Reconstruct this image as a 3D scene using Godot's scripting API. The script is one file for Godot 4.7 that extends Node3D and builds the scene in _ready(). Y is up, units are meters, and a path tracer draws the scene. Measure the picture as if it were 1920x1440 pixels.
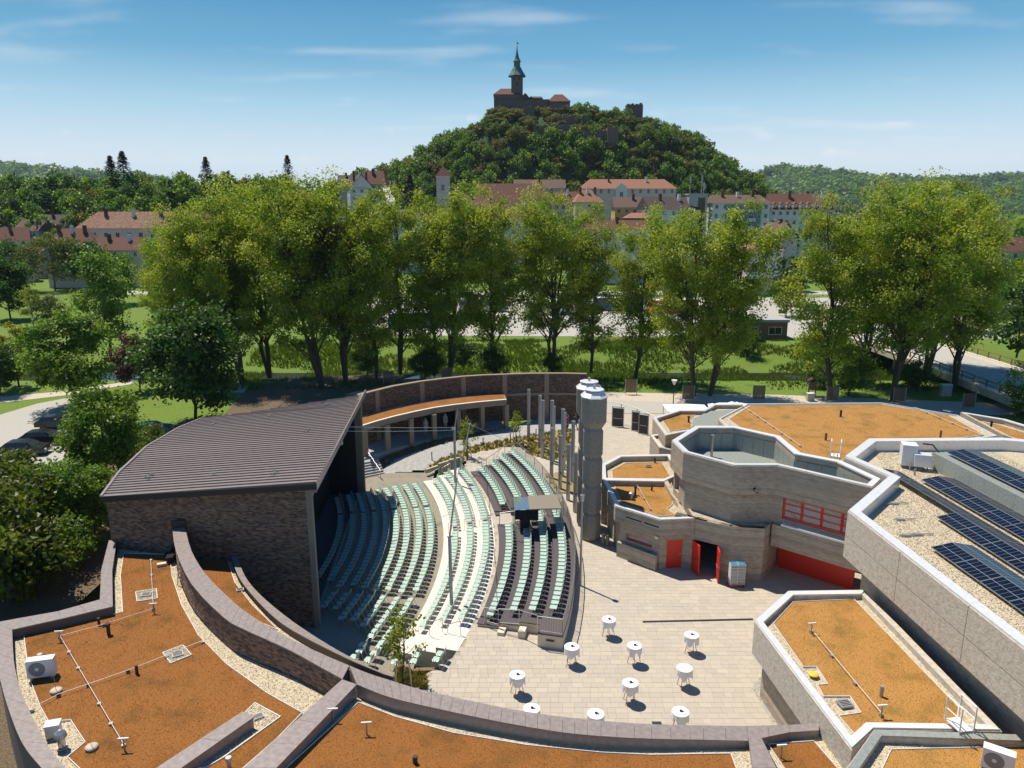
extends Node3D
# An open-air theatre court below a castle hill, built in metres; y is up, the plaza is y = 0.
var M := {}
var used := {}
var rng := RandomNumberGenerator.new()
const RC := Vector2(-46.3, -49.6)   # centre of the seating arcs (x, z)

class MB:
	var v := PackedVector3Array()
	var n := PackedVector3Array()
	var u := PackedVector2Array()
	var c := PackedColorArray()
	var col := Color(1, 1, 1)
	func tri(a: Vector3, b: Vector3, d: Vector3) -> void:
		var m := (b - a).cross(d - a).normalized()
		v.append_array([a, d, b]); n.append_array([m, m, m]); c.append_array([col, col, col])
		u.append_array([Vector2(0, 0), Vector2(1, 1), Vector2(1, 0)])
	func quad(a: Vector3, b: Vector3, d: Vector3, e: Vector3) -> void:   # counter-clockwise seen from its front
		var m := (d - a).cross(e - b).normalized()
		v.append_array([a, d, b, a, e, d]); n.append_array([m, m, m, m, m, m]); c.append_array([col, col, col, col, col, col])
		u.append_array([Vector2(0, 0), Vector2(1, 1), Vector2(1, 0), Vector2(0, 0), Vector2(0, 1), Vector2(1, 1)])
	func hexa(b: Array, t: Array) -> void:   # bottom and top corners, counter-clockwise from above
		quad(t[0], t[1], t[2], t[3]); quad(b[3], b[2], b[1], b[0])
		for i in 4:
			var j := (i + 1) % 4
			quad(b[i], b[j], t[j], t[i])
	func box(o: Vector3, s: Vector3, yaw := 0.0) -> void:   # o: centre of the base
		boxx(Transform3D(Basis(Vector3.UP, yaw), o + Vector3(0, s.y / 2, 0)), s)
	func boxx(x: Transform3D, s: Vector3) -> void:
		var h := s / 2
		var b := []
		var t := []
		for q in [Vector2(-1, 1), Vector2(1, 1), Vector2(1, -1), Vector2(-1, -1)]:
			b.append(x * Vector3(q.x * h.x, -h.y, q.y * h.z)); t.append(x * Vector3(q.x * h.x, h.y, q.y * h.z))
		hexa(b, t)
	func beam(a: Vector3, b: Vector3, w: float, h: float) -> void:
		var d := (b - a)
		var z := d.normalized()
		var up := Vector3.UP if absf(z.y) < 0.95 else Vector3.RIGHT
		var x := up.cross(z).normalized()
		boxx(Transform3D(Basis(x, z.cross(x), z), (a + b) / 2), Vector3(w, h, d.length()))
	func tube(a: Vector3, b: Vector3, r0: float, r1: float, k := 8, caps := true) -> void:
		var d := (b - a).normalized()
		var x := (Vector3.UP if absf(d.y) < 0.9 else Vector3.RIGHT).cross(d).normalized()
		var y := d.cross(x)
		for i in k:
			var p := TAU * i / k
			var q := TAU * (i + 1) / k
			var e := x * cos(p) + y * sin(p)
			var f := x * cos(q) + y * sin(q)
			v.append_array([a + e * r0, b + f * r1, a + f * r0, a + e * r0, b + e * r1, b + f * r1])
			n.append_array([e, f, f, e, e, f]); c.append_array([col, col, col, col, col, col])
			u.append_array([Vector2(0, 0), Vector2(1, 1), Vector2(1, 0), Vector2(0, 0), Vector2(0, 1), Vector2(1, 1)])
			if caps:
				tri(b + e * r1, b + f * r1, b)
				tri(a + f * r0, a + e * r0, a)
	func poly(pts: PackedVector2Array, y: float, up := true) -> void:
		var idx := Geometry2D.triangulate_polygon(pts)
		for i in range(0, idx.size(), 3):
			var a := Vector3(pts[idx[i]].x, y, pts[idx[i]].y)
			var b := Vector3(pts[idx[i + 1]].x, y, pts[idx[i + 1]].y)
			var d := Vector3(pts[idx[i + 2]].x, y, pts[idx[i + 2]].y)
			if ((b - a).cross(d - a).y > 0) == up: tri(a, b, d)
			else: tri(a, d, b)
	func prism(pts: PackedVector2Array, y0: float, y1: float, caps := true) -> void:
		var p := pts
		if Geometry2D.is_polygon_clockwise(p):
			p = p.duplicate(); p.reverse()
		# plan (x, z): counter-clockwise in that frame runs clockwise from above
		for i in p.size():
			var a := p[i]
			var b := p[(i + 1) % p.size()]
			quad(Vector3(b.x, y0, b.y), Vector3(a.x, y0, a.y), Vector3(a.x, y1, a.y), Vector3(b.x, y1, b.y))
		if caps:
			poly(p, y1, true); poly(p, y0, false)
	func ring(prof: Array, o: Vector3, k: int, a0 := 0.0) -> void:   # lathe with flat facets; prof: [radius, height] upwards
		for j in prof.size() - 1:
			for i in k:
				var p := a0 + TAU * i / k
				var q := a0 + TAU * (i + 1) / k
				var r: float = prof[j][0]
				var s: float = prof[j + 1][0]
				var y0: float = prof[j][1]
				var y1: float = prof[j + 1][1]
				var A := o + Vector3(sin(p) * r, y0, cos(p) * r)
				var B := o + Vector3(sin(q) * r, y0, cos(q) * r)
				var C := o + Vector3(sin(q) * s, y1, cos(q) * s)
				var D := o + Vector3(sin(p) * s, y1, cos(p) * s)
				if s < 0.001: tri(A, B, C)
				elif r < 0.001: tri(A, C, D)
				else: quad(A, B, C, D)
	func done(org := Vector3.ZERO, m: Material = null) -> ArrayMesh:
		var w := v
		if org != Vector3.ZERO:
			w = Transform3D(Basis(), -org) * v
		var arr := []
		arr.resize(Mesh.ARRAY_MAX)
		arr[Mesh.ARRAY_VERTEX] = w; arr[Mesh.ARRAY_NORMAL] = n; arr[Mesh.ARRAY_TEX_UV] = u; arr[Mesh.ARRAY_COLOR] = c
		var r := ArrayMesh.new()
		r.add_surface_from_arrays(Mesh.PRIMITIVE_TRIANGLES, arr)
		if m: r.surface_set_material(0, m)
		return r

func numbered(nm: String) -> String:
	if not used.has(nm):
		used[nm] = 0
		return nm
	used[nm] += 1
	return "%s_%03d" % [nm, used[nm]]

func tag(o: Node3D, label := "", category := "", group := "", kind := "") -> Node3D:
	if label: o.set_meta("label", label)
	if category: o.set_meta("category", category)
	if group: o.set_meta("group", group)
	if kind: o.set_meta("kind", kind)
	return o

func thing(nm: String, label: String, category: String, at := Vector3.ZERO, group := "") -> Node3D:
	var o := Node3D.new()
	o.name = numbered(nm); add_child(o); o.position = at
	tag(o, label, category, group)
	return o

func org(o: Node) -> Vector3:
	var s := Vector3.ZERO
	while o != self and o is Node3D:
		s += o.position; o = o.get_parent()
	return s

func part(parent: Node3D, nm: String, b: MB, m: Material, kind := "") -> MeshInstance3D:
	var o := MeshInstance3D.new()
	o.name = numbered(nm) if parent == self else nm
	o.mesh = b.done(Vector3.ZERO if parent == self else org(parent), m)
	parent.add_child(o, true)
	if kind: o.set_meta("kind", kind)
	return o

func put(parent: Node3D, nm: String, mesh: Mesh, t := Transform3D(), m: Material = null) -> MeshInstance3D:   # a shared mesh, placed in its parent's frame
	var o := MeshInstance3D.new()
	o.name = numbered(nm) if parent == self else nm
	o.mesh = mesh; o.transform = t
	if m: o.material_override = m
	parent.add_child(o, true)
	return o

func struct(nm: String, b: MB, m: Material, label := "", category := "") -> MeshInstance3D:
	var o := part(self, nm, b, m, "structure")
	tag(o, label, category)
	return o

func copy(o: Node3D, at: Vector3, yaw := 0.0, label := "", group := "") -> Node3D:
	var base: String = o.get_meta("base_name", o.name)
	var r: Node3D = o.duplicate()
	r.name = numbered(base); add_child(r)
	r.position = at; r.rotation.y = yaw
	tag(r, label, "", group)
	return r

func multi(parent: Node3D, nm: String, mesh: Mesh, xf: Array, cols: Array = [], kind := "stuff") -> MultiMeshInstance3D:
	var mm := MultiMesh.new()
	mm.transform_format = MultiMesh.TRANSFORM_3D
	mm.use_colors = not cols.is_empty()
	mm.mesh = mesh
	mm.instance_count = xf.size()
	var off := Vector3.ZERO if parent == self else org(parent)
	for i in xf.size():
		var t: Transform3D = xf[i]
		t.origin -= off
		mm.set_instance_transform(i, t)
		if mm.use_colors: mm.set_instance_color(i, cols[i])
	var o := MultiMeshInstance3D.new()
	o.name = numbered(nm) if parent == self else nm
	o.multimesh = mm
	parent.add_child(o, true)
	if kind: o.set_meta("kind", kind)
	return o

# ---------------------------------------------------------------- materials
func lin(r: float, g: float, b: float) -> Color:
	return Color(r, g, b).linear_to_srgb()

func noise(freq: float, sd: int, oct := 4, type := FastNoiseLite.TYPE_SIMPLEX_SMOOTH) -> FastNoiseLite:
	var f := FastNoiseLite.new()
	f.noise_type = type; f.frequency = freq; f.seed = sd; f.fractal_octaves = oct
	f.fractal_type = FastNoiseLite.FRACTAL_FBM if oct > 1 else FastNoiseLite.FRACTAL_NONE
	return f

func ntex(f: FastNoiseLite, cols: Array, size := 512) -> ImageTexture:   # cols: linear colours spread evenly over the noise range
	var im := f.get_seamless_image(size, size, false, false, 0.15, true)
	var o := Image.create_empty(size, size, false, Image.FORMAT_RGB8)
	var lut := []
	for i in 256:
		var t := i / 255.0 * (cols.size() - 1)
		var k := mini(int(t), cols.size() - 2)
		lut.append((cols[k] as Color).lerp(cols[k + 1], t - k).linear_to_srgb())
	var d := im.get_data()
	var out := PackedByteArray()
	out.resize(size * size * 3)
	for i in size * size:
		var q: Color = lut[d[i]]
		out[i * 3] = q.r8; out[i * 3 + 1] = q.g8; out[i * 3 + 2] = q.b8
	o.set_data(size, size, false, Image.FORMAT_RGB8, out)
	return ImageTexture.create_from_image(o)

func bump(f: FastNoiseLite, strength := 4.0, size := 512) -> ImageTexture:
	var im := f.get_seamless_image(size, size, false, false, 0.15, true)
	im.convert(Image.FORMAT_RGBA8)
	im.bump_map_to_normal_map(strength)
	return ImageTexture.create_from_image(im)

func mat(nm: String, albedo: Color, rough := 0.9, metal := 0.0) -> StandardMaterial3D:   # albedo: linear
	var m := StandardMaterial3D.new()
	m.resource_name = nm
	m.albedo_color = albedo.linear_to_srgb(); m.roughness = rough; m.metallic = metal
	M[nm] = m
	return m

func tmat(nm: String, tex: Texture2D, metres: float, rough := 0.9, nrm: Texture2D = null, nscale := 1.0, tint := Color(1, 1, 1)) -> StandardMaterial3D:
	var m := mat(nm, tint, rough)
	m.albedo_texture = tex
	m.uv1_triplanar = true; m.uv1_world_triplanar = true
	m.uv1_scale = Vector3.ONE / metres
	if nrm:
		m.normal_enabled = true; m.normal_texture = nrm; m.normal_scale = nscale
	return m

func stained(m: StandardMaterial3D, tex: Texture2D, metres: float) -> void:   # a second, coarser layer of dirt multiplied on
	m.detail_enabled = true
	m.detail_blend_mode = BaseMaterial3D.BLEND_MODE_MUL
	m.detail_albedo = tex
	m.detail_uv_layer = BaseMaterial3D.DETAIL_UV_2
	m.uv2_triplanar = true; m.uv2_world_triplanar = true
	m.uv2_scale = Vector3.ONE / metres

func vmat(nm: String, rough := 0.9, back := Color.BLACK) -> StandardMaterial3D:   # colour from the vertices or the instances
	var m := mat(nm, Color(1, 1, 1), rough)
	m.vertex_color_use_as_albedo = true
	if back != Color.BLACK:
		m.backlight_enabled = true; m.backlight = back.linear_to_srgb()
		m.cull_mode = BaseMaterial3D.CULL_DISABLED
	return m

func board_texture() -> ImageTexture:   # rough-sawn shuttering boards cast into concrete: tone of each board and its streaks
	var S := 512
	var o := Image.create_empty(S, S, false, Image.FORMAT_RGB8)
	var f := noise(0.02, 5, 3)
	var r := RandomNumberGenerator.new(); r.seed = 4
	var out := PackedByteArray(); out.resize(S * S * 3)
	var tone := 0.5
	for y in S:
		var in_b := y % 26
		if in_b == 0: tone = r.randf()
		for x in S:
			var k := 0.8 + 0.22 * tone + 0.34 * f.get_noise_2d(x * 0.45, y * 3.1) + 0.12 * f.get_noise_2d(x * 2.3 + 900, y * 9.0)
			if in_b < 2: k *= 0.68
			var q := Color(0.45 * k, 0.385 * k, 0.305 * k).linear_to_srgb()
			var i := (y * S + x) * 3
			out[i] = q.r8; out[i + 1] = q.g8; out[i + 2] = q.b8
	o.set_data(S, S, false, Image.FORMAT_RGB8, out)
	return ImageTexture.create_from_image(o)

func cell_texture() -> ImageTexture:   # silicon cells printed behind the glass of a solar panel
	var o := Image.create_empty(240, 400, false, Image.FORMAT_RGB8)
	o.fill(Color(0.035, 0.04, 0.085))
	for i in 7: o.fill_rect(Rect2i(i * 40 - 1, 0, 2, 400), Color(0.5, 0.53, 0.62))
	for i in 11: o.fill_rect(Rect2i(0, i * 40 - 1, 240, 1), Color(0.25, 0.28, 0.36))
	o.fill_rect(Rect2i(0, 197, 240, 6), Color(0.66, 0.69, 0.76))
	return ImageTexture.create_from_image(o)

func materials() -> void:
	var fine := noise(0.06, 1, 5)
	var mid := noise(0.02, 2, 4)
	var cell := noise(0.09, 3, 1, FastNoiseLite.TYPE_CELLULAR)
	cell.cellular_return_type = FastNoiseLite.RETURN_CELL_VALUE
	var stain := ntex(mid, [Color(0.72, 0.7, 0.66), Color(0.92, 0.91, 0.9), Color(1, 1, 1), Color(1, 1, 1)])
	var bfine := bump(fine, 3.0)
	var bcell := bump(noise(0.07, 8, 2, FastNoiseLite.TYPE_CELLULAR), 5.0)
	tmat("sedum", ntex(fine, [Color(0.155, 0.058, 0.011), Color(0.195, 0.073, 0.014), Color(0.24, 0.094, 0.018), Color(0.28, 0.117, 0.025), Color(0.2, 0.108, 0.024)]), 3.0, 1.0, bump(noise(0.11, 6, 4), 3.0), 0.5)
	tmat("sedum_ochre", ntex(fine, [Color(0.22, 0.105, 0.027), Color(0.3, 0.15, 0.038), Color(0.37, 0.19, 0.05), Color(0.42, 0.225, 0.062), Color(0.32, 0.2, 0.055)]), 3.0, 1.0, bump(noise(0.11, 7, 4), 3.0), 0.5)
	for q in [M.sedum, M.sedum_ochre]: stained(q, ntex(noise(0.012, 9, 6), [Color(0.5, 0.62, 0.42), Color(0.8, 0.82, 0.72), Color(1, 0.98, 0.95), Color(1, 1, 1), Color(1, 0.9, 0.8)]), 13.0)
	tmat("gravel", ntex(cell, [Color(0.19, 0.16, 0.12), Color(0.5, 0.43, 0.31), Color(0.62, 0.55, 0.41), Color(0.42, 0.35, 0.24)]), 1.6, 1.0, bcell, 1.5)
	tmat("grey_gravel", ntex(cell, [Color(0.14, 0.13, 0.12), Color(0.34, 0.33, 0.3), Color(0.46, 0.44, 0.4), Color(0.3, 0.28, 0.25)]), 1.6, 1.0, bcell, 1.5)
	tmat("concrete", board_texture(), 2.6, 0.92, bfine, 0.7)
	stained(M.concrete, stain, 7.0)
	tmat("smooth_concrete", ntex(mid, [Color(0.42, 0.37, 0.305), Color(0.48, 0.43, 0.355), Color(0.53, 0.475, 0.395)]), 4.0, 0.9, bfine, 0.4)
	stained(M.smooth_concrete, stain, 5.3)
	tmat("white_concrete", ntex(mid, [Color(0.56, 0.52, 0.45), Color(0.66, 0.62, 0.55), Color(0.7, 0.66, 0.6)]), 3.0, 0.9, bfine, 0.3)
	tmat("court_gravel", ntex(noise(0.014, 11, 6), [Color(0.22, 0.21, 0.185), Color(0.265, 0.245, 0.205), Color(0.3, 0.26, 0.19), Color(0.27, 0.25, 0.215)]), 9.0, 1.0, bump(noise(0.2, 6, 3), 4.0), 0.8)
	stained(M.court_gravel, ntex(noise(0.12, 21, 3), [Color(0.7, 0.7, 0.68), Color(1, 1, 1), Color(1, 1, 1)]), 1.7)
	tmat("path_concrete", ntex(noise(0.02, 12, 5), [Color(0.24, 0.25, 0.24), Color(0.34, 0.34, 0.33), Color(0.4, 0.39, 0.37)]), 5.0, 0.95, bfine, 0.5)
	tmat("dry_bed", ntex(noise(0.05, 13, 5), [Color(0.1, 0.075, 0.03), Color(0.25, 0.19, 0.08), Color(0.33, 0.26, 0.11), Color(0.16, 0.15, 0.05)]), 3.0, 1.0, bcell, 1.0)
	tmat("soil", ntex(noise(0.05, 14, 5), [Color(0.05, 0.04, 0.025), Color(0.12, 0.09, 0.055), Color(0.2, 0.15, 0.1)]), 4.0, 1.0, bcell, 1.0)
	tmat("grass", ntex(noise(0.05, 15, 5), [Color(0.045, 0.09, 0.012), Color(0.09, 0.165, 0.02), Color(0.15, 0.22, 0.03), Color(0.2, 0.24, 0.05)]), 6.0, 1.0, bcell, 1.0)
	stained(M.grass, ntex(noise(0.02, 16, 5), [Color(0.5, 0.66, 0.4), Color(0.95, 1, 0.85), Color(1, 0.96, 0.8), Color(1, 0.9, 0.7)]), 47.0)
	tmat("asphalt", ntex(noise(0.06, 17, 4), [Color(0.1, 0.1, 0.1), Color(0.15, 0.145, 0.14), Color(0.2, 0.195, 0.185)]), 4.0, 0.95)
	tmat("light_asphalt", ntex(noise(0.05, 18, 4), [Color(0.3, 0.29, 0.27), Color(0.38, 0.37, 0.34), Color(0.44, 0.42, 0.39)]), 6.0, 0.95)
	tmat("joint_sand", ntex(fine, [Color(0.29, 0.255, 0.2), Color(0.36, 0.32, 0.255)]), 2.0, 1.0)
	tmat("coping", ntex(mid, [Color(0.22, 0.185, 0.175), Color(0.27, 0.23, 0.218), Color(0.33, 0.285, 0.27)]), 3.0, 0.38)
	M.coping.metallic = 0.1
	tmat("roof_tray", ntex(mid, [Color(0.18, 0.15, 0.146), Color(0.21, 0.176, 0.172), Color(0.235, 0.198, 0.194)]), 5.0, 0.45)
	M.roof_tray.metallic = 0.1
	tmat("zinc", ntex(mid, [Color(0.6, 0.62, 0.64), Color(0.7, 0.72, 0.74), Color(0.77, 0.78, 0.79)]), 2.5, 0.32)
	M.zinc.metallic = 0.2
	tmat("duct_zinc", ntex(mid, [Color(0.22, 0.25, 0.24), Color(0.3, 0.33, 0.31), Color(0.36, 0.38, 0.36)]), 2.2, 0.5)
	M.duct_zinc.metallic = 0.3
	tmat("dark_cladding", ntex(mid, [Color(0.13, 0.14, 0.14), Color(0.18, 0.19, 0.19)]), 2.2, 0.55)
	mat("steel", Color(0.45, 0.46, 0.47), 0.35, 0.8)
	mat("galvanised", Color(0.36, 0.37, 0.38), 0.5, 0.55)
	mat("chrome", Color(0.5, 0.5, 0.5), 0.3, 0.8)
	mat("white_metal", Color(0.7, 0.7, 0.69), 0.45)
	mat("black_fabric", Color(0.012, 0.012, 0.014), 1.0)
	mat("black_plastic", Color(0.02, 0.02, 0.022), 0.5)
	mat("dark_door", Color(0.035, 0.033, 0.035), 0.6)
	mat("red_paint", Color(0.66, 0.03, 0.015), 0.45)
	mat("yellow_plastic", Color(0.7, 0.5, 0.04), 0.5)
	mat("mint", Color(0.36, 0.5, 0.44), 0.5)
	mat("linen", Color(0.8, 0.8, 0.82), 0.95)
	mat("deck", Color(0.075, 0.062, 0.068), 0.75)
	M.deck.albedo_texture = ntex(noise(0.04, 31, 4), [Color(0.75, 0.75, 0.75), Color(1, 1, 1), Color(1, 1, 1)], 256); M.deck.uv1_triplanar = true; M.deck.uv1_world_triplanar = true; M.deck.uv1_scale = Vector3.ONE / 2.0
	mat("plywood", Color(0.62, 0.55, 0.44), 0.7)
	tmat("timber", ntex(noise(0.05, 19, 4), [Color(0.13, 0.075, 0.045), Color(0.2, 0.12, 0.075), Color(0.26, 0.16, 0.1)]), 1.2, 0.85)
	tmat("pale_concrete", ntex(noise(0.03, 41, 5), [Color(0.4, 0.365, 0.31), Color(0.5, 0.46, 0.4), Color(0.56, 0.52, 0.45)]), 5.0, 0.9, bfine, 0.4)
	stained(M.pale_concrete, stain, 3.7)
	var pn := mat("pane", Color(0.5, 0.55, 0.58), 0.05)
	pn.transparency = BaseMaterial3D.TRANSPARENCY_ALPHA; pn.albedo_color.a = 0.35
	tmat("pale_brick", ntex(noise(0.09, 42, 4), [Color(0.17, 0.125, 0.093), Color(0.28, 0.21, 0.155), Color(0.36, 0.275, 0.205)]), 1.6, 0.95, bfine, 0.6)
	mat("paint_blue", Color(0.02, 0.13, 0.3), 0.35)
	mat("car_black", Color(0.015, 0.015, 0.017), 0.2)
	mat("car_teal", Color(0.02, 0.13, 0.15), 0.25)
	tmat("pillar_concrete", ntex(noise(0.04, 43, 5), [Color(0.22, 0.195, 0.165), Color(0.3, 0.27, 0.23), Color(0.35, 0.315, 0.27)]), 2.2, 0.92, bfine, 0.6)
	stained(M.pillar_concrete, stain, 3.1)
	mat("grille", Color(0.22, 0.22, 0.22), 0.6)
	mat("bronze", Color(0.35, 0.25, 0.13), 0.4, 0.6)
	mat("blue_film", Color(0.05, 0.2, 0.35), 0.3)
	mat("glassware", Color(0.45, 0.48, 0.5), 0.15)
	mat("glass_dark", Color(0.03, 0.035, 0.04), 0.08)
	mat("mirror_glass", Color(0.75, 0.8, 0.85), 0.06, 0.9)
	mat("bark", Color(0.11, 0.09, 0.065), 0.95)
	M.bark.albedo_texture = ntex(noise(0.05, 22, 4), [Color(0.4, 0.38, 0.35), Color(0.8, 0.78, 0.74), Color(1, 1, 1)], 256); M.bark.uv1_triplanar = true; M.bark.uv1_scale = Vector3.ONE / 1.5
	vmat("brick", 0.92)
	vmat("paver", 0.93)
	vmat("leaf", 0.48, Color(0.95, 1.0, 0.4))
	vmat("stone_bit", 1.0)
	vmat("paint", 0.7)
	mat("mortar", Color(0.15, 0.12, 0.1), 1.0)
	tmat("canvas", ntex(mid, [Color(0.19, 0.165, 0.13), Color(0.24, 0.21, 0.17)]), 1.5, 0.95)
	mat("white_canvas", Color(0.8, 0.8, 0.8), 0.9)
	var cm := mat("solar", Color(1, 1, 1), 0.16)
	cm.albedo_texture = cell_texture()
	mat("solar_back", Color(0.5, 0.5, 0.5), 0.6)
	tmat("tile_red", ntex(noise(0.12, 23, 3), [Color(0.0816, 0.0313, 0.0204), Color(0.119, 0.0476, 0.0306), Color(0.15, 0.0626, 0.0408)]), 6.0, 0.9)
	tmat("tile_bright", ntex(noise(0.12, 24, 3), [Color(0.216, 0.096, 0.06), Color(0.264, 0.12, 0.076), Color(0.296, 0.144, 0.092)]), 6.0, 0.9)
	tmat("tile_brown", ntex(noise(0.12, 25, 3), [Color(0.072, 0.044, 0.0336), Color(0.112, 0.068, 0.052), Color(0.152, 0.092, 0.068)]), 6.0, 0.9)
	tmat("tile_mottled", ntex(cell, [Color(0.09, 0.0413, 0.0263), Color(0.225, 0.105, 0.0638), Color(0.315, 0.203, 0.135), Color(0.15, 0.06, 0.0375)]), 11.0, 0.9)
	tmat("tile_dark", ntex(noise(0.12, 26, 3), [Color(0.05, 0.036, 0.033), Color(0.085, 0.06, 0.055)]), 6.0, 0.9)
	for q in [["plaster_white", Color(0.6, 0.59, 0.58)], ["plaster_pink", Color(0.55, 0.44, 0.42)], ["plaster_cream", Color(0.55, 0.47, 0.3)], ["plaster_yellow", Color(0.55, 0.37, 0.11)], ["plaster_grey", Color(0.36, 0.36, 0.36)], ["plaster_green", Color(0.16, 0.22, 0.17)]]:
		tmat(q[0], ntex(noise(0.02, 27, 4), [q[1] * 0.82, q[1], q[1] * 1.06]), 8.0, 0.95)
	tmat("rubble", ntex(noise(0.06, 28, 4), [Color(0.06, 0.042, 0.036), Color(0.13, 0.095, 0.08), Color(0.2, 0.15, 0.125)]), 8.0, 1.0)
	mat("copper_green", Color(0.035, 0.11, 0.105), 0.6)
	tmat("far_wood", ntex(noise(0.06, 29, 5), [Color(0.016, 0.034, 0.009), Color(0.032, 0.06, 0.014), Color(0.055, 0.09, 0.02)]), 60.0, 1.0)

# ---------------------------------------------------------------- sky, sun, camera
func sky_texture() -> ImageTexture:
	var W := 2048
	var Hh := 1024
	var im := Image.create_empty(W, Hh, false, Image.FORMAT_RGBF)
	var f := noise(1.0, 77, 5)
	var g := noise(1.0, 78, 3)
	var stops := [[-1.0, Color(0.16, 0.17, 0.15)], [-0.02, Color(0.5, 0.55, 0.58)], [0.0, Color(0.8, 0.88, 0.95)], [0.06, Color(0.74, 0.86, 0.95)], [0.12, Color(0.44, 0.69, 0.86)], [0.18, Color(0.18, 0.45, 0.69)], [0.27, Color(0.07, 0.28, 0.54)], [0.45, Color(0.02, 0.15, 0.4)], [1.0, Color(0.02, 0.11, 0.33)]]
	for j in Hh:
		var el := PI / 2 - (j + 0.5) / Hh * PI
		var s := sin(el)
		var k := 0
		while k < stops.size() - 2 and s > stops[k + 1][0]: k += 1
		var base: Color = (stops[k][1] as Color).lerp(stops[k + 1][1], clampf((s - stops[k][0]) / (stops[k + 1][0] - stops[k][0]), 0, 1))
		for i in W:
			var c := base
			if el > 0.0:
				var az := (i + 0.5) / W * TAU
				var d := Vector3(sin(az), 0, cos(az)) * cos(el)
				# a high sheet of thin ice cloud, sampled where the ray meets its plane
				var p := Vector2(d.x, d.z) / maxf(s + 0.06, 0.02)
				var w := f.get_noise_2d(p.x * 0.55 + 3.0, p.y * 1.7) + 0.55 * g.get_noise_2d(p.x * 0.2, p.y * 0.3 + 9.0)
				var a := smoothstep(0.26, 0.85, w) * 0.34
				var q := f.get_noise_3d(d.x * 9.0 + 40.0, s * 60.0, d.z * 9.0)
				a = maxf(a, smoothstep(0.42, 0.65, q) * smoothstep(0.02, 0.05, s) * smoothstep(0.16, 0.09, s) * 0.7)
				c = base.lerp(Color(0.9, 0.93, 0.96), a)
			im.set_pixel(i, j, c * 0.74)
	return ImageTexture.create_from_image(im)

func daylight() -> void:
	var cam := Camera3D.new()
	cam.name = "camera"
	cam.position = Vector3(0, 24, 0)
	cam.rotation.x = -0.23149
	cam.fov = 54.44
	cam.near = 0.1; cam.far = 9000.0
	add_child(cam)
	var e := Environment.new()
	e.background_mode = Environment.BG_SKY
	var sm := PanoramaSkyMaterial.new()
	sm.panorama = sky_texture()
	e.sky = Sky.new(); e.sky.sky_material = sm
	e.tonemap_mode = Environment.TONE_MAPPER_LINEAR
	e.tonemap_exposure = 1.35
	e.fog_enabled = true; e.fog_density = 0.00006; e.fog_light_color = Color(0.72, 0.82, 0.92)
	e.sdfgi_enabled = true; e.ssao_enabled = true; e.ssil_enabled = true
	var w := WorldEnvironment.new()
	w.name = "environment"; w.environment = e
	add_child(w)
	var sun := DirectionalLight3D.new()
	sun.name = "sun"
	sun.light_energy = 1.5; sun.light_color = Color(1.0, 0.955, 0.88); sun.light_angular_distance = 0.5; sun.shadow_enabled = true
	add_child(sun)
	sun.look_at_from_position(Vector3.ZERO, Vector3(0.33, -1.0, 0.32), Vector3.RIGHT)

# ---------------------------------------------------------------- ground
func sst(a: float, b: float, x: float) -> float:
	return smoothstep(a, b, x) if a < b else 1.0 - smoothstep(b, a, x)

func castle_h(x: float, z: float) -> float:   # the volcanic cone under the castle
	var prof := [[-190.0, 0.0], [-140.0, 18.0], [-112.0, 27.0], [-89.0, 36.0], [-66.0, 42.0], [-42.0, 55.0], [-23.0, 68.0], [-11.0, 78.0], [36.0, 79.0], [60.0, 76.0], [78.0, 73.0], [96.0, 64.0], [111.0, 57.0], [121.0, 49.0], [142.0, 36.0], [160.0, 20.0], [185.0, 0.0]]
	var h := 0.0
	for i in prof.size() - 1:
		if x >= prof[i][0] and x < prof[i + 1][0]:
			h = lerpf(prof[i][1], prof[i + 1][1], smoothstep(0, 1, (x - prof[i][0]) / (prof[i + 1][0] - prof[i][0])))
	var f := sst(-388.0, -472.0, z) if z > -500 else sst(-640.0, -510.0, z)
	f = pow(f, 0.85)
	return h * f

func ridge_h(x: float, z: float) -> float:
	return 27.0 * sst(-40.0, -110.0, x) * sst(-265.0, -340.0, z) * sst(-620.0, -440.0, z) + 8.0 * sst(-300.0, -380.0, z) * sst(-60, -20, x) * sst(260, 190, x) * sst(-620.0, -440.0, z)

func ground_h(x: float, z: float) -> float:
	var h := 0.0
	h -= 1.7 * sst(-32, -27, x) * sst(50, 44, x) * sst(-88.5, -85.5, z)
	h -= 2.6 * sst(-103.0, -113.0, z) * sst(-133.0, -119.0, z)
	h += ridge_h(x, z)
	return h

func lines(near: float, step: float, a: float, b: float, grow: float) -> Array:
	var r := []
	var p := 0.0
	while p < near:
		r.append(p); p += step
	var s := step
	while p < b:
		r.append(p); s *= grow; p += s
	r.append(b)
	return r

func grid(mb: MB, xs: Array, zs: Array, hf: Callable) -> void:
	var nx := xs.size()
	var hs := PackedFloat32Array()
	for z in zs:
		for x in xs: hs.append(hf.call(x, z))
	for j in zs.size() - 1:
		for i in nx - 1:
			var a := Vector3(xs[i], hs[j * nx + i], zs[j])
			var b := Vector3(xs[i + 1], hs[j * nx + i + 1], zs[j])
			var c := Vector3(xs[i + 1], hs[(j + 1) * nx + i + 1], zs[j + 1])
			var d := Vector3(xs[i], hs[(j + 1) * nx + i], zs[j + 1])
			mb.quad(a, d, c, b) if zs[j + 1] > zs[j] else mb.quad(a, b, c, d)

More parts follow.
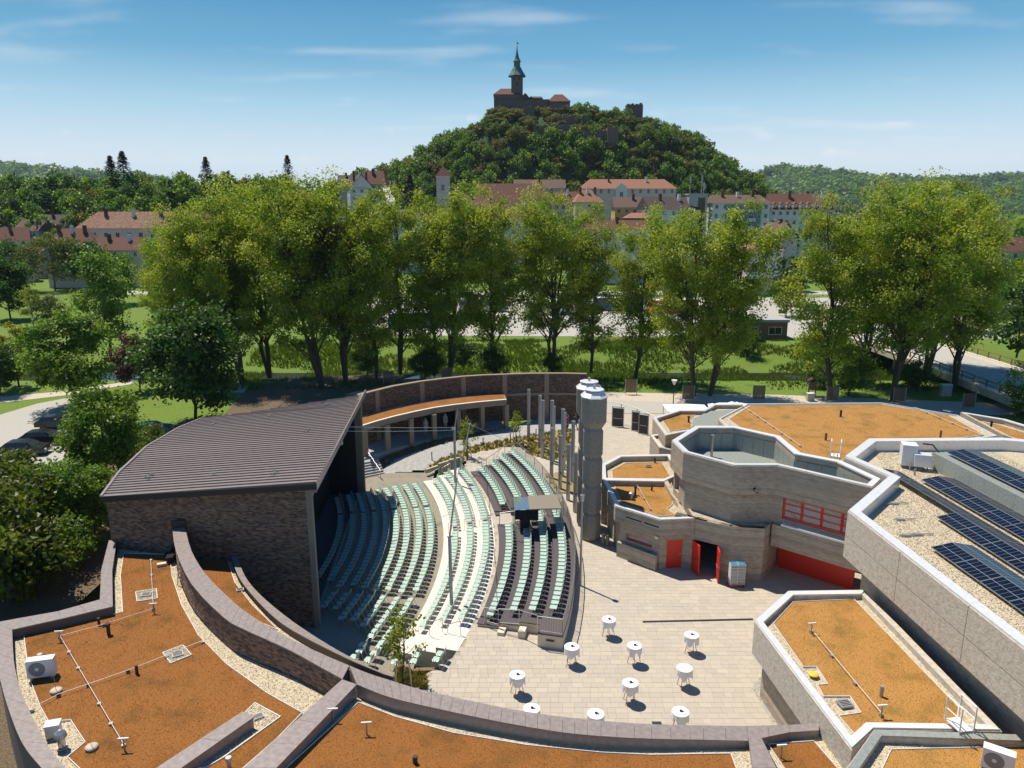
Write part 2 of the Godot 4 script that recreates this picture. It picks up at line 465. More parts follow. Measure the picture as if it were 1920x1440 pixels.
func sheet(nm: String, pts: PackedVector2Array, hf: Callable, step: float, m: Material, parent: Node3D = null) -> MeshInstance3D:
	var mb := MB.new()
	var lo := pts[0]
	var hi := pts[0]
	for p in pts:
		lo = lo.min(p); hi = hi.max(p)
	var x := lo.x
	while x < hi.x:
		var z := lo.y
		while z < hi.y:
			if Geometry2D.is_point_in_polygon(Vector2(x + step / 2, z + step / 2), pts):
				mb.quad(Vector3(x, hf.call(x, z), z), Vector3(x, hf.call(x, z + step), z + step), Vector3(x + step, hf.call(x + step, z + step), z + step), Vector3(x + step, hf.call(x + step, z), z))
			z += step
		x += step
	return struct(nm, mb, m) if parent == null else part(parent, nm, mb, m)

func arc(r: float, deg: float) -> Vector2:
	return RC + Vector2(cos(deg_to_rad(deg)), sin(deg_to_rad(deg))) * r

func arcslab(mb: MB, r0: float, r1: float, a0: float, a1: float, y0: float, y1: float, k := 24) -> void:
	for i in k:
		var p := lerpf(a0, a1, float(i) / k)
		var q := lerpf(a0, a1, float(i + 1) / k)
		var c := [arc(r0, q), arc(r1, q), arc(r1, p), arc(r0, p)]
		var b := []
		var t := []
		for s in c:
			b.append(Vector3(s.x, y0, s.y)); t.append(Vector3(s.x, y1, s.y))
		if i > 0 and i < k - 1:
			mb.quad(t[0], t[1], t[2], t[3])
			mb.quad(b[1], b[2], t[2], t[1]); mb.quad(b[3], b[0], t[0], t[3])
		else: mb.hexa(b, t)

func court_h(x: float, z: float) -> float:
	return -1.05 + 1.0 * sst(-66.0, -78.0, z)

var plaza_poly := PackedVector2Array()

func grounds() -> void:
	var xs := []
	for v in lines(130.0, 5.0, 0, 4500.0, 1.17):
		xs.append(v)
		if v > 0: xs.push_front(-v)
	var zs := []
	for v in lines(250.0, 3.0, 0, 5200.0, 1.1): zs.append(30.0 - v)
	var g := MB.new()
	grid(g, xs, zs, ground_h)
	struct("ground", g, M.grass)
	# plaza: a bed of sand with slabs on it
	var a := PackedVector2Array()
	for i in 21: a.append(arc(45.0, lerpf(17.0, -22.0, i / 20.0)))
	for p in [Vector2(-4.27, -71.11), Vector2(-0.77, -73.51), Vector2(0.66, -73.51), Vector2(1.91, -70.78), Vector2(3.36, -69.8), Vector2(5.7, -68.85), Vector2(6.61, -74.95), Vector2(6.52, -79.6), Vector2(7.9, -85.28), Vector2(12.61, -95.1), Vector2(18.43, -90.72), Vector2(24, -78), Vector2(24, -25), Vector2(6, -25), Vector2(-3, -27), Vector2(-6.2, -31), Vector2(-4.52, -33.75), Vector2(-4.52, -35.02)]: a.append(p)
	plaza_poly = a
	var pz := MB.new()
	pz.poly(a, -0.03)
	var plaza := struct("plaza", pz, M.joint_sand)
	var slab := []
	for w in [0.591, 0.391]:
		var b := MB.new()
		var h := 0.194
		var t := [Vector3(-w / 2, 0, h), Vector3(w / 2, 0, h), Vector3(w / 2, 0, -h), Vector3(-w / 2, 0, -h)]
		var o := []
		for q in t: o.append(q * Vector3(1.01, 1, 1.01) + Vector3(0, -0.028, 0))
		b.quad(t[0], t[1], t[2], t[3])
		for i in 4: b.quad(o[i], o[(i + 1) % 4], t[(i + 1) % 4], t[i])
		slab.append(b.done(Vector3.ZERO, M.paver))
	rng.seed = 11
	var tones := [Color(0.415, 0.375, 0.315), Color(0.43, 0.388, 0.322), Color(0.41, 0.37, 0.312), Color(0.445, 0.398, 0.328), Color(0.425, 0.382, 0.32), Color(0.4, 0.362, 0.307)]
	var pm := []
	for tcol in tones:
		var m2: StandardMaterial3D = M.paver.duplicate()
		m2.vertex_color_use_as_albedo = false
		m2.albedo_color = (tcol as Color).linear_to_srgb()
		pm.append(m2)
	var near := []
	var xf := [[], []]
	var cl := [[], []]
	var tot := 0
	var z := -25.2
	var row := 0
	while z > -91.0:
		var x := -10.0 + (0.29 if row % 2 else 0.0) + rng.randf() * 0.2
		while x < 24.0:
			var k := 0 if rng.randf() < 0.72 else 1
			var w: float = 0.6 if k == 0 else 0.4
			var c := Vector2(x + w / 2, z)
			if Geometry2D.is_point_in_polygon(c, a):
				var t := Transform3D(Basis(Vector3.UP, rng.randf_range(-0.004, 0.004)), Vector3(c.x, rng.randf_range(-0.003, 0.003), c.y))
				var tone := rng.randi() % 6
				if z < -28.5 and z > -36.5 and x > -2.0 and x < 12.4 and near.size() < 300 and (row % 1 == 0): near.append([k, t, tone])
				else:
					xf[k].append(t); cl[k].append((tones[tone] as Color) * rng.randf_range(0.97, 1.03))
			x += w
		z -= 0.4
		row += 1
	for q in near:
		put(plaza, "paving_slab", slab[q[0]], q[1], pm[q[2]])
	for k in 2: multi(plaza, "paving", slab[k], xf[k], cl[k])
	var dr := MB.new()
	dr.beam(Vector3(7.78, 0.012, -40.03), Vector3(14.45, 0.012, -40.32), 0.16, 0.03)
	part(plaza, "drain_channel", dr, M.black_plastic)
	var dr2 := MB.new()
	dr2.box(Vector3(6.93, 0, -30.98), Vector3(0.45, 0.02, 0.35))
	part(plaza, "drain_grate", dr2, M.black_plastic)
	# sunken court of rolled gravel, and the path that climbs out of it
	var cp := PackedVector2Array([Vector2(-16, -30), Vector2(-3, -30), Vector2(-4.4, -36.6)])
	for i in 13: cp.append(arc(42.0, lerpf(17.0, -23.0, i / 12.0)))
	for p in [Vector2(-7.63, -69.91), Vector2(-8.6, -68.6), Vector2(-14.5, -68.6)]: cp.append(p)
	sheet("court", cp, court_h, 0.5, M.court_gravel)
	var pp := PackedVector2Array([Vector2(-14.5, -67.5), Vector2(-8.34, -69.07), Vector2(-7.16, -71), Vector2(-4.22, -74.02), Vector2(-0.79, -75.76), Vector2(6.25, -79.19), Vector2(7.86, -84.82), Vector2(8.22, -88.92), Vector2(2.49, -83.91), Vector2(-0.3, -80.85), Vector2(-4.6, -77.01), Vector2(-8.9, -74.17), Vector2(-11.82, -71.4), Vector2(-13.3, -67.69)])
	sheet("path", pp, func(x, z): return court_h(x, z) + 0.02, 0.4, M.path_concrete)
	# strip of planting between path and arcade, and the dry beds round the posts
	var strip := PackedVector2Array([Vector2(-13.73, -67.25), Vector2(-11.8, -71.24), Vector2(-8.88, -74), Vector2(-4.59, -76.82), Vector2(-0.3, -80.64), Vector2(2.48, -83.68), Vector2(-0.6, -80.22), Vector2(-3.32, -79.6), Vector2(-8.28, -75.88), Vector2(-10.5, -74.22), Vector2(-12.6, -72.12), Vector2(-14.23, -70.13)])
	sheet("planting_bed", strip, func(x, z): return court_h(x, z) + 0.05, 0.3, M.soil)
	var bed1 := PackedVector2Array([Vector2(-8.35, -69.23), Vector2(-7.17, -71.17), Vector2(-4.22, -74.2), Vector2(-0.79, -75.95), Vector2(6.27, -79.4), Vector2(6.8, -77.21), Vector2(5.91, -68.85), Vector2(3.36, -69.8), Vector2(1.91, -70.78), Vector2(0.66, -73.51), Vector2(-0.77, -73.69), Vector2(-3.53, -71.28), Vector2(-5.39, -70.29), Vector2(-7.03, -69.62)])
	sheet("flower_bed", bed1, func(x, z): return court_h(x, z) + 0.14, 0.3, M.dry_bed)
	var bed2 := PackedVector2Array([Vector2(3.06, -65.28), Vector2(5.68, -65.99), Vector2(5.43, -60.51), Vector2(4.05, -60.51)])
	sheet("flower_bed", bed2, func(_x, _z): return 0.09, 0.3, M.dry_bed)
	var bed3 := PackedVector2Array([Vector2(-6.22, -35.31), Vector2(-4.49, -34.74), Vector2(-4.37, -33.66), Vector2(-6.01, -33.66)])
	sheet("flower_bed", bed3, func(_x, _z): return 0.05, 0.2, M.dry_bed)
	var tuft := MB.new()
	rng.seed = 5
	for i in 9:
		var d := Vector3(rng.randf_range(-1, 1), rng.randf_range(0.7, 1.6), rng.randf_range(-1, 1)).normalized() * rng.randf_range(0.14, 0.3)
		var sd := Vector3(rng.randf_range(-1, 1), 0, rng.randf_range(-1, 1)).normalized() * 0.05
		tuft.tri(-sd, sd, d)
	var tm := tuft.done(Vector3.ZERO, M.leaf)
	var tx := []
	var tc := []
	for bd in [[bed1, 900], [bed2, 160], [strip, 260], [bed3, 70]]:
		var ps: PackedVector2Array = bd[0]
		var lo := ps[0]
		var hi := ps[0]
		for p in ps:
			lo = lo.min(p); hi = hi.max(p)
		for i in int(bd[1]) * 3:
			var p := Vector2(rng.randf_range(lo.x, hi.x), rng.randf_range(lo.y, hi.y))
			if not Geometry2D.is_point_in_polygon(p, ps): continue
			tx.append(Transform3D(Basis(Vector3.UP, rng.randf() * TAU).scaled(Vector3.ONE * rng.randf_range(0.6, 1.5)), Vector3(p.x, court_h(p.x, p.y) + 0.12 if p.y < -60 else 0.06, p.y)))
			tc.append(Color(0.14, 0.14, 0.03).lerp(Color(0.3, 0.24, 0.08), rng.randf()) * rng.randf_range(0.7, 1.2))
	tag(multi(self, "ground_cover", tm, tx, tc), "low dry perennials planted in the gravel beds", "plants")
	# white concrete steps that carry three rows of seats
	for q in [[41.2, 42.55, -0.7], [42.55, 43.75, -0.35], [43.75, 45.05, 0.006]]:
		var s := MB.new()
		arcslab(s, q[0], q[1], -22.6, 16.2, -1.4, q[2], 30)
		struct("terrace_step", s, M.white_concrete)
	for q in [[Vector3(-8.25, -0.3, -67.56), Vector3(-7.15, -0.3, -68.77)], [Vector3(-7.1, -0, -68.39), Vector3(-6.15, 0, -69.33)], [Vector3(-6.09, 0.3, -68.62), Vector3(-5.11, 0.3, -69.41)]]:
		var s := MB.new()
		var f: Vector3 = q[0]
		var h: Vector3 = q[1]
		s.beam(Vector3(f.x, -0.5, f.z), Vector3(h.x, -0.5, h.z), 0.22, (f.y + 0.5) * 2.0)
		struct("retaining_wall", s, M.smooth_concrete)
	var rw := MB.new()
	rw.hexa([Vector3(-5.3, -1, -36.47), Vector3(-3.95, -1, -36.47), Vector3(-3.97, -1, -36.72), Vector3(-5.33, -1, -36.72)], [Vector3(-5.14, 0.02, -35.17), Vector3(-3.81, 0.02, -35.27), Vector3(-3.83, 0.02, -35.51), Vector3(-5.17, 0.02, -35.46)])
	struct("retaining_wall", rw, M.timber)
	# far side: riverside path, car park, park lanes
	var lay := func(nm: String, pts: Array, m: Material, up: float):
		var s := MB.new()
		s.poly(PackedVector2Array(pts), up)
		struct(nm, s, m)
	lay.call("riverside_path", [Vector2(-40, -97), Vector2(10, -93), Vector2(35, -89.5), Vector2(80, -84), Vector2(80, -88), Vector2(35, -95.5), Vector2(10, -97), Vector2(-40, -101)], M.smooth_concrete, 0.03)
	lay.call("riverside_path", [Vector2(5, -86.5), Vector2(60, -85.5), Vector2(60, -89), Vector2(36, -89.4), Vector2(12, -92.8), Vector2(5, -93)], M.light_asphalt, 0.035)
	lay.call("car_park", [Vector2(-32, -143), Vector2(95, -139), Vector2(110, -205), Vector2(-40, -205)], M.light_asphalt, 0.03)
	lay.call("road", [Vector2(-120, -213), Vector2(160, -213), Vector2(160, -222), Vector2(-120, -222)], M.light_asphalt, 0.03)
	lay.call("road", [Vector2(-45.09, -61.9), Vector2(-43.09, -63.21), Vector2(-44.07, -69.8), Vector2(-48.71, -80.85), Vector2(-53.24, -95.1), Vector2(-56.74, -95.1), Vector2(-59.8, -90.98), Vector2(-61.01, -85.75), Vector2(-61.34, -80.85), Vector2(-49.32, -63.89)], M.light_asphalt, 0.03)
	lay.call("footpath", [Vector2(-64.68, -91.25), Vector2(-58.84, -95.1), Vector2(-53.05, -101.82), Vector2(-54.03, -103.81), Vector2(-60.21, -97.44), Vector2(-66.87, -94.53)], M.smooth_concrete, 0.034)
	lay.call("footpath", [Vector2(-143.36, -200.55), Vector2(-146.36, -223.16), Vector2(-151.23, -230.79), Vector2(-149.44, -209.29)], M.smooth_concrete, 0.04)
	lay.call("court_soil", [Vector2(-44, -34), Vector2(-27, -34), Vector2(-27, -84), Vector2(-38, -84)], M.soil, 0.04)
	lay.call("court_soil", [Vector2(-40, -12), Vector2(-15, -12), Vector2(-20, -33.9), Vector2(-40, -33.9)], M.soil, 0.05)
	lay.call("lawn", [Vector2(-28.18, -95.68), Vector2(9.57, -104.49), Vector2(9.85, -107.66), Vector2(-30.25, -103.14)], M.dry_bed, 0.03)
	lay.call("woodland_floor", [Vector2(-33.68, -80.85), Vector2(-36.39, -101.17), Vector2(-28.09, -106.58), Vector2(-13.44, -108.02), Vector2(-17.82, -101.17), Vector2(-21.08, -97.15), Vector2(-26.3, -88.92)], M.soil, 0.05)
	# river water in its dip
	var w := MB.new()
	w.poly(PackedVector2Array([Vector2(-200, -121), Vector2(200, -121), Vector2(200, -113), Vector2(-200, -113)]), -2.5)
	struct("river", w, M.glass_dark)

# ---------------------------------------------------------------- masonry helpers
func side(a: Vector2, b: Vector2) -> Vector2:   # unit normal to the right of a -> b in plan (x, z)
	var d := (b - a).normalized()
	return Vector2(-d.y, d.x)

func off_path(p: PackedVector2Array, d: float, closed := false) -> PackedVector2Array:   # mitred offset
	var r := PackedVector2Array()
	var k := p.size()
	for i in k:
		var n0 := Vector2.ZERO
		var n1 := Vector2.ZERO
		if i > 0 or closed: n0 = side(p[(i - 1 + k) % k], p[i])
		if i < k - 1 or closed: n1 = side(p[i], p[(i + 1) % k])
		if n0 == Vector2.ZERO: n0 = n1
		if n1 == Vector2.ZERO: n1 = n0
		var m := (n0 + n1).normalized()
		r.append(p[i] + m * d / maxf(0.35, m.dot(n0)))
	return r

func at3(p: Vector2, y: float) -> Vector3:
	return Vector3(p.x, y, p.y)

func ribbon(mb: MB, a: PackedVector2Array, b: PackedVector2Array, ya: Array, yb: Array, th: float) -> void:   # slab between two paths (b to the right of a)
	for i in a.size() - 1:
		var t := [at3(b[i], yb[i]), at3(b[i + 1], yb[i + 1]), at3(a[i + 1], ya[i + 1]), at3(a[i], ya[i])]
		var n := (t[1] - t[0] as Vector3).cross(t[3] - t[0])
		if n.y < 0: t.reverse()
		var o := []
		for q in t: o.append(q - Vector3(0, th, 0))
		mb.hexa(o, t)

func panels(parent: Node3D, nm: String, a: Array, b: Array, th: float, m: Material, length := 1.0, gap := 0.012, lip := 0.0) -> void:   # a metal coping cut in lengths; a, b: Vector3 edges
	for i in a.size() - 1:
		var l: float = ((a[i + 1] - a[i]).length() + (b[i + 1] - b[i]).length()) / 2
		var k := maxi(1, roundi(l / length))
		for j in k:
			var s := float(j) / k + gap / l / 2
			var e := float(j + 1) / k - gap / l / 2
			var dv := Vector3(0, rng.randf_range(-0.003, 0.003), 0)
			var t := [(a[i] as Vector3).lerp(a[i + 1], s) + dv, (a[i] as Vector3).lerp(a[i + 1], e) + dv, (b[i] as Vector3).lerp(b[i + 1], e) + dv, (b[i] as Vector3).lerp(b[i + 1], s) + dv]
			var n := (t[1] - t[0] as Vector3).cross(t[3] - t[0])
			if n.y < 0: t.reverse()
			var o := []
			for q in t: o.append(q - Vector3(0, th, 0))
			var mb := MB.new()
			mb.hexa(o, t)
			part(parent, nm, mb, m)

func wall_open(mb: MB, p: Vector2, q: Vector2, y0: float, y1: float, th: float, holes: Array = []) -> void:   # wall along p -> q, its mass to the right; holes: [s0, s1, ya, yb] in metres
	var L := p.distance_to(q)
	var d := (q - p) / L
	var n := side(p, q) * th
	var ss := [0.0, L]
	var ys := [y0, y1]
	for h in holes:
		ss.append_array([h[0], h[1]]); ys.append_array([h[2], h[3]])
	ss.sort(); ys.sort()
	for i in ss.size() - 1:
		for j in ys.size() - 1:
			if ss[i + 1] - ss[i] < 0.001 or ys[j + 1] - ys[j] < 0.001: continue
			var cs: float = (ss[i] + ss[i + 1]) / 2
			var cy: float = (ys[j] + ys[j + 1]) / 2
			var skip := false
			for h in holes:
				if cs > h[0] and cs < h[1] and cy > h[2] and cy < h[3]: skip = true
			if skip: continue
			var c := [p + d * ss[i], p + d * ss[i + 1], p + d * ss[i + 1] + n, p + d * ss[i] + n]
			var b := []
			var t := []
			for k in [3, 2, 1, 0]:
				b.append(at3(c[k], ys[j])); t.append(at3(c[k], ys[j + 1]))
			var nn := (t[1] - t[0] as Vector3).cross(t[3] - t[0])
			if nn.y < 0:
				b.reverse(); t.reverse()
			mb.hexa(b, t)

var brick_tones := [Color(0.194, 0.11, 0.0713), Color(0.246, 0.149, 0.0972), Color(0.143, 0.0878, 0.0648), Color(0.311, 0.194, 0.13), Color(0.22, 0.143, 0.104), Color(0.0907, 0.0674, 0.0583), Color(0.272, 0.156, 0.0972)]

func brick_mesh(l: float, h: float, d: float) -> ArrayMesh:
	var b := MB.new()
	var e := 0.006
	var f := []
	var g := []
	for q in [Vector2(-1, -1), Vector2(1, -1), Vector2(1, 1), Vector2(-1, 1)]:
		f.append(Vector3(q.x * (l / 2 - e), q.y * (h / 2 - e), d)); g.append(Vector3(q.x * l / 2, q.y * h / 2, 0))
	b.quad(f[0], f[1], f[2], f[3])
	for i in 4: b.quad(g[i], g[(i + 1) % 4], f[(i + 1) % 4], f[i])
	return b.done(Vector3.ZERO, M.brick)

func lay_bricks(parent: Node3D, path: PackedVector2Array, y0f: Callable, y1f: Callable, gap := 0.0, depth := 0.012) -> void:   # brick face on the right of the path
	var l := 0.24
	var h := 0.068
	var mesh := brick_mesh(l, h, depth)
	var xf := []
	var cl := []
	var total := 0.0
	for i in path.size() - 1: total += path[i].distance_to(path[i + 1])
	var row := 0
	var ylo := 1e9
	var yhi := -1e9
	for i in 20:
		ylo = minf(ylo, y0f.call(i / 19.0)); yhi = maxf(yhi, y1f.call(i / 19.0))
	var y := ylo + h / 2
	while y < yhi:
		var s := (l + gap + 0.012) * (0.5 if row % 2 else 0.0) + 0.13
		var seg := 0
		var acc := 0.0
		while s < total - 0.13:
			while seg < path.size() - 2 and s > acc + path[seg].distance_to(path[seg + 1]):
				acc += path[seg].distance_to(path[seg + 1]); seg += 1
			var f := s / total
			if y - h / 2 >= y0f.call(f) and y + h / 2 <= y1f.call(f):
				var a := path[seg]
				var b := path[seg + 1]
				var p := a.lerp(b, (s - acc) / a.distance_to(b))
				var n := side(a, b)
				var N := Vector3(n.x, 0, n.y)
				var X := Vector3.UP.cross(N)
				xf.append(Transform3D(Basis(X, Vector3.UP, N), at3(p, y) + N * rng.randf_range(-0.002, 0.004)))
				cl.append((brick_tones[rng.randi() % 7] as Color) * rng.randf_range(0.8, 1.25))
			s += l + gap + 0.012
		y += h + (0.012 if gap == 0.0 else 0.02)
		row += 1
	multi(parent, "bricks", mesh, xf, cl)

func scatter(parent: Node3D, nm: String, mesh: Mesh, poly: PackedVector2Array, yf: Callable, count: int, tones: Array, s0: float, s1: float, hole := PackedVector2Array()) -> void:
	var lo := poly[0]
	var hi := poly[0]
	for p in poly:
		lo = lo.min(p); hi = hi.max(p)
	var xf := []
	var cl := []
	for i in count:
		var p := Vector2(rng.randf_range(lo.x, hi.x), rng.randf_range(lo.y, hi.y))
		if not Geometry2D.is_point_in_polygon(p, poly): continue
		if hole.size() and Geometry2D.is_point_in_polygon(p, hole): continue
		var b := Basis(Vector3(rng.randf_range(-1, 1), rng.randf_range(-1, 1), rng.randf_range(-1, 1)).normalized(), rng.randf() * TAU) if s1 < 0.2 else Basis(Vector3.UP, rng.randf() * TAU)
		xf.append(Transform3D(b.scaled(Vector3.ONE * rng.randf_range(s0, s1)), at3(p, yf.call(p))))
		cl.append((tones[rng.randi() % tones.size()] as Color) * rng.randf_range(0.8, 1.2))
	multi(parent, nm, mesh, xf, cl)

var pebble: ArrayMesh
var sprig: ArrayMesh
var pebble_tones := [Color(0.55, 0.47, 0.34), Color(0.66, 0.6, 0.47), Color(0.42, 0.36, 0.27), Color(0.6, 0.5, 0.32), Color(0.35, 0.32, 0.28)]
var ochre_tones := [Color(0.4, 0.19, 0.045), Color(0.46, 0.23, 0.06), Color(0.34, 0.15, 0.035), Color(0.4, 0.25, 0.07), Color(0.24, 0.2, 0.05)]
var sedum_tones := [Color(0.3, 0.12, 0.03), Color(0.35, 0.155, 0.04), Color(0.24, 0.095, 0.026), Color(0.34, 0.19, 0.055), Color(0.22, 0.165, 0.04)]

func bits() -> void:
	var b := MB.new()
	var o := [Vector3(1, 0, 0), Vector3(0, 0.7, 0.1), Vector3(-1, 0.1, 0), Vector3(0, -0.7, 0), Vector3(0.1, 0, 0.9), Vector3(0, 0.1, -0.9)]
	for q in [[0, 1, 4], [1, 2, 4], [2, 3, 4], [3, 0, 4], [1, 0, 5], [2, 1, 5], [3, 2, 5], [0, 3, 5]]: b.tri(o[q[0]], o[q[1]], o[q[2]])
	pebble = b.done(Vector3.ZERO, M.stone_bit)
	var s := MB.new()
	for i in 4:
		var d := Vector3.UP * 0.6 + Vector3(cos(i * 1.7), 0, sin(i * 1.7)) * 0.6
		var e := Vector3(-sin(i * 1.7), 0, cos(i * 1.7)) * 0.35
		s.tri(e, -e, d)
	sprig = s.done(Vector3.ZERO, M.stone_bit)

# a green roof: gravel margin, steel edging, sedum mat; yf gives the height of the gravel at a plan point
func green_roof(parent: Node3D, outer: PackedVector2Array, inner: PackedVector2Array, yf: Callable, dens := 1.0) -> void:
	var ochre := parent.name.begins_with("arts")
	var g := MB.new()
	var idx := Geometry2D.triangulate_polygon(outer)
	for i in range(0, idx.size(), 3):
		var t := []
		for k in 3: t.append(at3(outer[idx[i + k]], yf.call(outer[idx[i + k]])))
		if (t[1] - t[0] as Vector3).cross(t[2] - t[0]).y > 0: g.tri(t[0], t[1], t[2])
		else: g.tri(t[0], t[2], t[1])
	part(parent, "gravel_margin", g, M.gravel)
	var sd := MB.new()
	idx = Geometry2D.triangulate_polygon(inner)
	for i in range(0, idx.size(), 3):
		var t := []
		for k in 3: t.append(at3(inner[idx[i + k]], yf.call(inner[idx[i + k]]) + 0.05))
		if (t[1] - t[0] as Vector3).cross(t[2] - t[0]).y > 0: sd.tri(t[0], t[1], t[2])
		else: sd.tri(t[0], t[2], t[1])
	part(parent, "sedum_mat", sd, M.sedum_ochre if ochre else M.sedum)
	var ed := MB.new()
	for i in inner.size():
		var p := inner[i]
		var q := inner[(i + 1) % inner.size()]
		ed.beam(at3(p, yf.call(p) + 0.045), at3(q, yf.call(q) + 0.045), 0.022, 0.09)
	part(parent, "edging_strip", ed, M.white_metal)
	var area := 0.0
	var lo := inner[0]
	var hi := inner[0]
	for p in inner:
		lo = lo.min(p); hi = hi.max(p)
	area = (hi.x - lo.x) * (hi.y - lo.y)
	scatter(parent, "sedum", sprig, inner, func(p): return yf.call(p) + 0.05, int(area * 170 * dens), ochre_tones if ochre else sedum_tones, 0.016, 0.042)
	lo = outer[0]; hi = outer[0]
	for p in outer:
		lo = lo.min(p); hi = hi.max(p)
	area = (hi.x - lo.x) * (hi.y - lo.y)
	scatter(parent, "pebbles", pebble, outer, func(p): return yf.call(p) + 0.008, int(area * 55 * dens), pebble_tones, 0.018, 0.042, inner)

# ---------------------------------------------------------------- stage house
func stage_house() -> void:
	var A := Vector2(-24.84, -42.84)
	var B := Vector2(-11.95, -41.1)
	var C := Vector2(-13.5, -63.9)
	var D := Vector2(-26.3, -61.5)
	var rear := [A, Vector2(-26.33, -47.82), Vector2(-27.31, -53.71), Vector2(-27.05, -58.71), D]
	var hof := func(p: Vector2) -> float:   # the roof falls away from the open side
		var t := clampf((B - p).dot((B - A).normalized()) / 13.0, 0, 1.25)
		return lerpf(8.35, 6.85, t)
	var o := thing("stage_house", "dark brick stage house with a grey metal roof and one wide open side", "stage", at3(B, -1.05))
	# walls
	var w := MB.new()
	var ring := [B, A] + rear.slice(1) + [C]
	for i in ring.size() - 1:
		var p: Vector2 = ring[i]
		var q: Vector2 = ring[i + 1]
		var n := side(p, q) * 0.4
		var c := [p, q, q + n, p + n]
		if i == 0: c = [p + Vector2(-0.05, -0.02), q, q + n, p + n]
		var b := []
		var t := []
		for k in 4:
			b.append(at3(c[k], -1.5)); t.append(at3(c[k], hof.call(c[k]) - 0.32))
		if (t[1] - t[0] as Vector3).cross(t[3] - t[0]).y < 0:
			b.reverse(); t.reverse()
		w.hexa(b, t)
	part(o, "wall", w, M.mortar)
	rng.seed = 21
	lay_bricks(o, PackedVector2Array([A + Vector2(0, 0.002), B + Vector2(0, 0.002)]), func(_f): return -1.0, func(f): return lerpf(6.5, 8.0, f))
	for p in [B, C]:
		var jamb := MB.new()
		jamb.box(at3(p + (Vector2(0.03, -0.12) if p == B else Vector2(0.03, 0.15)), -1.05), Vector3(0.34, 9.05, 0.34))
		part(o, "jamb", jamb, M.canvas)
	# black lined interior
	var inn := MB.new()
	var inset := [B + Vector2(-0.5, -0.5), A + Vector2(1.0, -0.45), Vector2(-25.7, -48), Vector2(-26.7, -53.7), Vector2(-26.4, -58.6), D + Vector2(0.7, 0.5), C + Vector2(-0.4, 0.6)]
	for i in inset.size() - 1:
		var p: Vector2 = inset[i]
		var q: Vector2 = inset[i + 1]
		inn.quad(at3(p, -1.0), at3(q, -1.0), at3(q, hof.call(q) - 0.5), at3(p, hof.call(p) - 0.5))
	part(o, "black_lining", inn, M.black_fabric)
	var fl := MB.new()
	fl.prism(PackedVector2Array(inset), -1.2, -0.98)
	part(o, "stage_floor", fl, M.deck)
	var lip := MB.new()
	lip.beam(at3(B + Vector2(-0.3, -0.6), -0.97), at3(C + Vector2(-0.2, 0.8), -0.97), 0.12, 0.1)
	part(o, "stage_edge", lip, M.galvanised)
	var cur := MB.new()   # a dark backdrop hung a little way in, in folds
	var b0 := B + Vector2(-3.2, -0.6)
	var c0 := C + Vector2(-3.0, 0.7)
	for i in 60:
		var p := b0.lerp(c0, i / 60.0) + Vector2(0.16 * (i % 2), 0)
		var q := b0.lerp(c0, (i + 1) / 60.0) + Vector2(0.16 * ((i + 1) % 2), 0)
		cur.quad(at3(p, -0.98), at3(q, -0.98), at3(q, 7.6), at3(p, 7.6))
	part(o, "backdrop_curtain", cur, M.black_fabric)
	# roof: trays with standing seams running with the fall
	var dirx := (B - A).normalized()
	var lefts := PackedVector2Array([A] + rear.slice(1))
	var roof := Node3D.new()
	roof.name = "roof"
	o.add_child(roof)
	var K := 46
	var edge := PackedVector2Array([A + Vector2(-0.2, 0.6), A + Vector2(-0.25, 0.0), Vector2(-26.58, -47.8), Vector2(-27.56, -53.7), Vector2(-27.3, -58.8), D + Vector2(-0.25, -0.25), C + Vector2(0.56, -0.3)])
	var b1 := B + Vector2(0.55, 0.12)
	var c1 := C + Vector2(0.55, -0.25)
	for i in K:
		var e := []
		for k in 2:
			var r := b1.lerp(c1, (i + k) / float(K))
			var far := r - dirx * 40.0
			var lft := r - dirx * 13.2
			var near := 40.0
			for j in edge.size() - 1:
				var hit = Geometry2D.segment_intersects_segment(r, far, edge[j], edge[j + 1])
				if hit != null and r.distance_to(hit) < near and r.distance_to(hit) > 0.05:
					near = r.distance_to(hit); lft = hit
			if i == 0 and k == 0: lft = A + Vector2(-0.2, 0.12)
			if i == K - 1 and k == 1: lft = r - dirx * 0.05
			e.append_array([r, lft])
		var t := [at3(e[0], hof.call(e[0]) + 0.1), at3(e[2], hof.call(e[2]) + 0.1), at3(e[3], hof.call(e[3])), at3(e[1], hof.call(e[1]))]
		var u := []
		for q in t: u.append(q - Vector3(0, 0.1, 0))
		var mb := MB.new()
		mb.hexa(u, t)
		mb.beam(t[0] + Vector3(0, 0.03, 0), t[3] + Vector3(0, 0.03, 0), 0.045, 0.085)
		part(roof, "roof_panel", mb, M.roof_tray)
	var fa := MB.new()
	fa.beam(at3(b1, 8.18), at3(c1, 8.18), 0.08, 0.42)
	part(roof, "fascia", fa, M.coping)
	var fb := MB.new()
	fb.beam(at3(b1 + Vector2(0, 0.04), 8.22), at3(A + Vector2(-0.25, 0.16), 6.72), 0.1, 0.36)
	part(roof, "fascia", fb, M.black_plastic)
	var so := MB.new()
	so.beam(at3(b1 + Vector2(-0.25, 0), 7.9), at3(c1 + Vector2(-0.25, 0), 7.9), 0.42, 0.2)
	part(roof, "soffit", so, M.canvas)
	var gt := MB.new()
	for j in lefts.size() - 1:
		gt.beam(at3(lefts[j] + Vector2(-0.28, 0), hof.call(lefts[j]) - 0.02), at3(lefts[j + 1] + Vector2(-0.28, 0), hof.call(lefts[j + 1]) - 0.02), 0.16, 0.16)
	part(roof, "gutter", gt, M.coping)
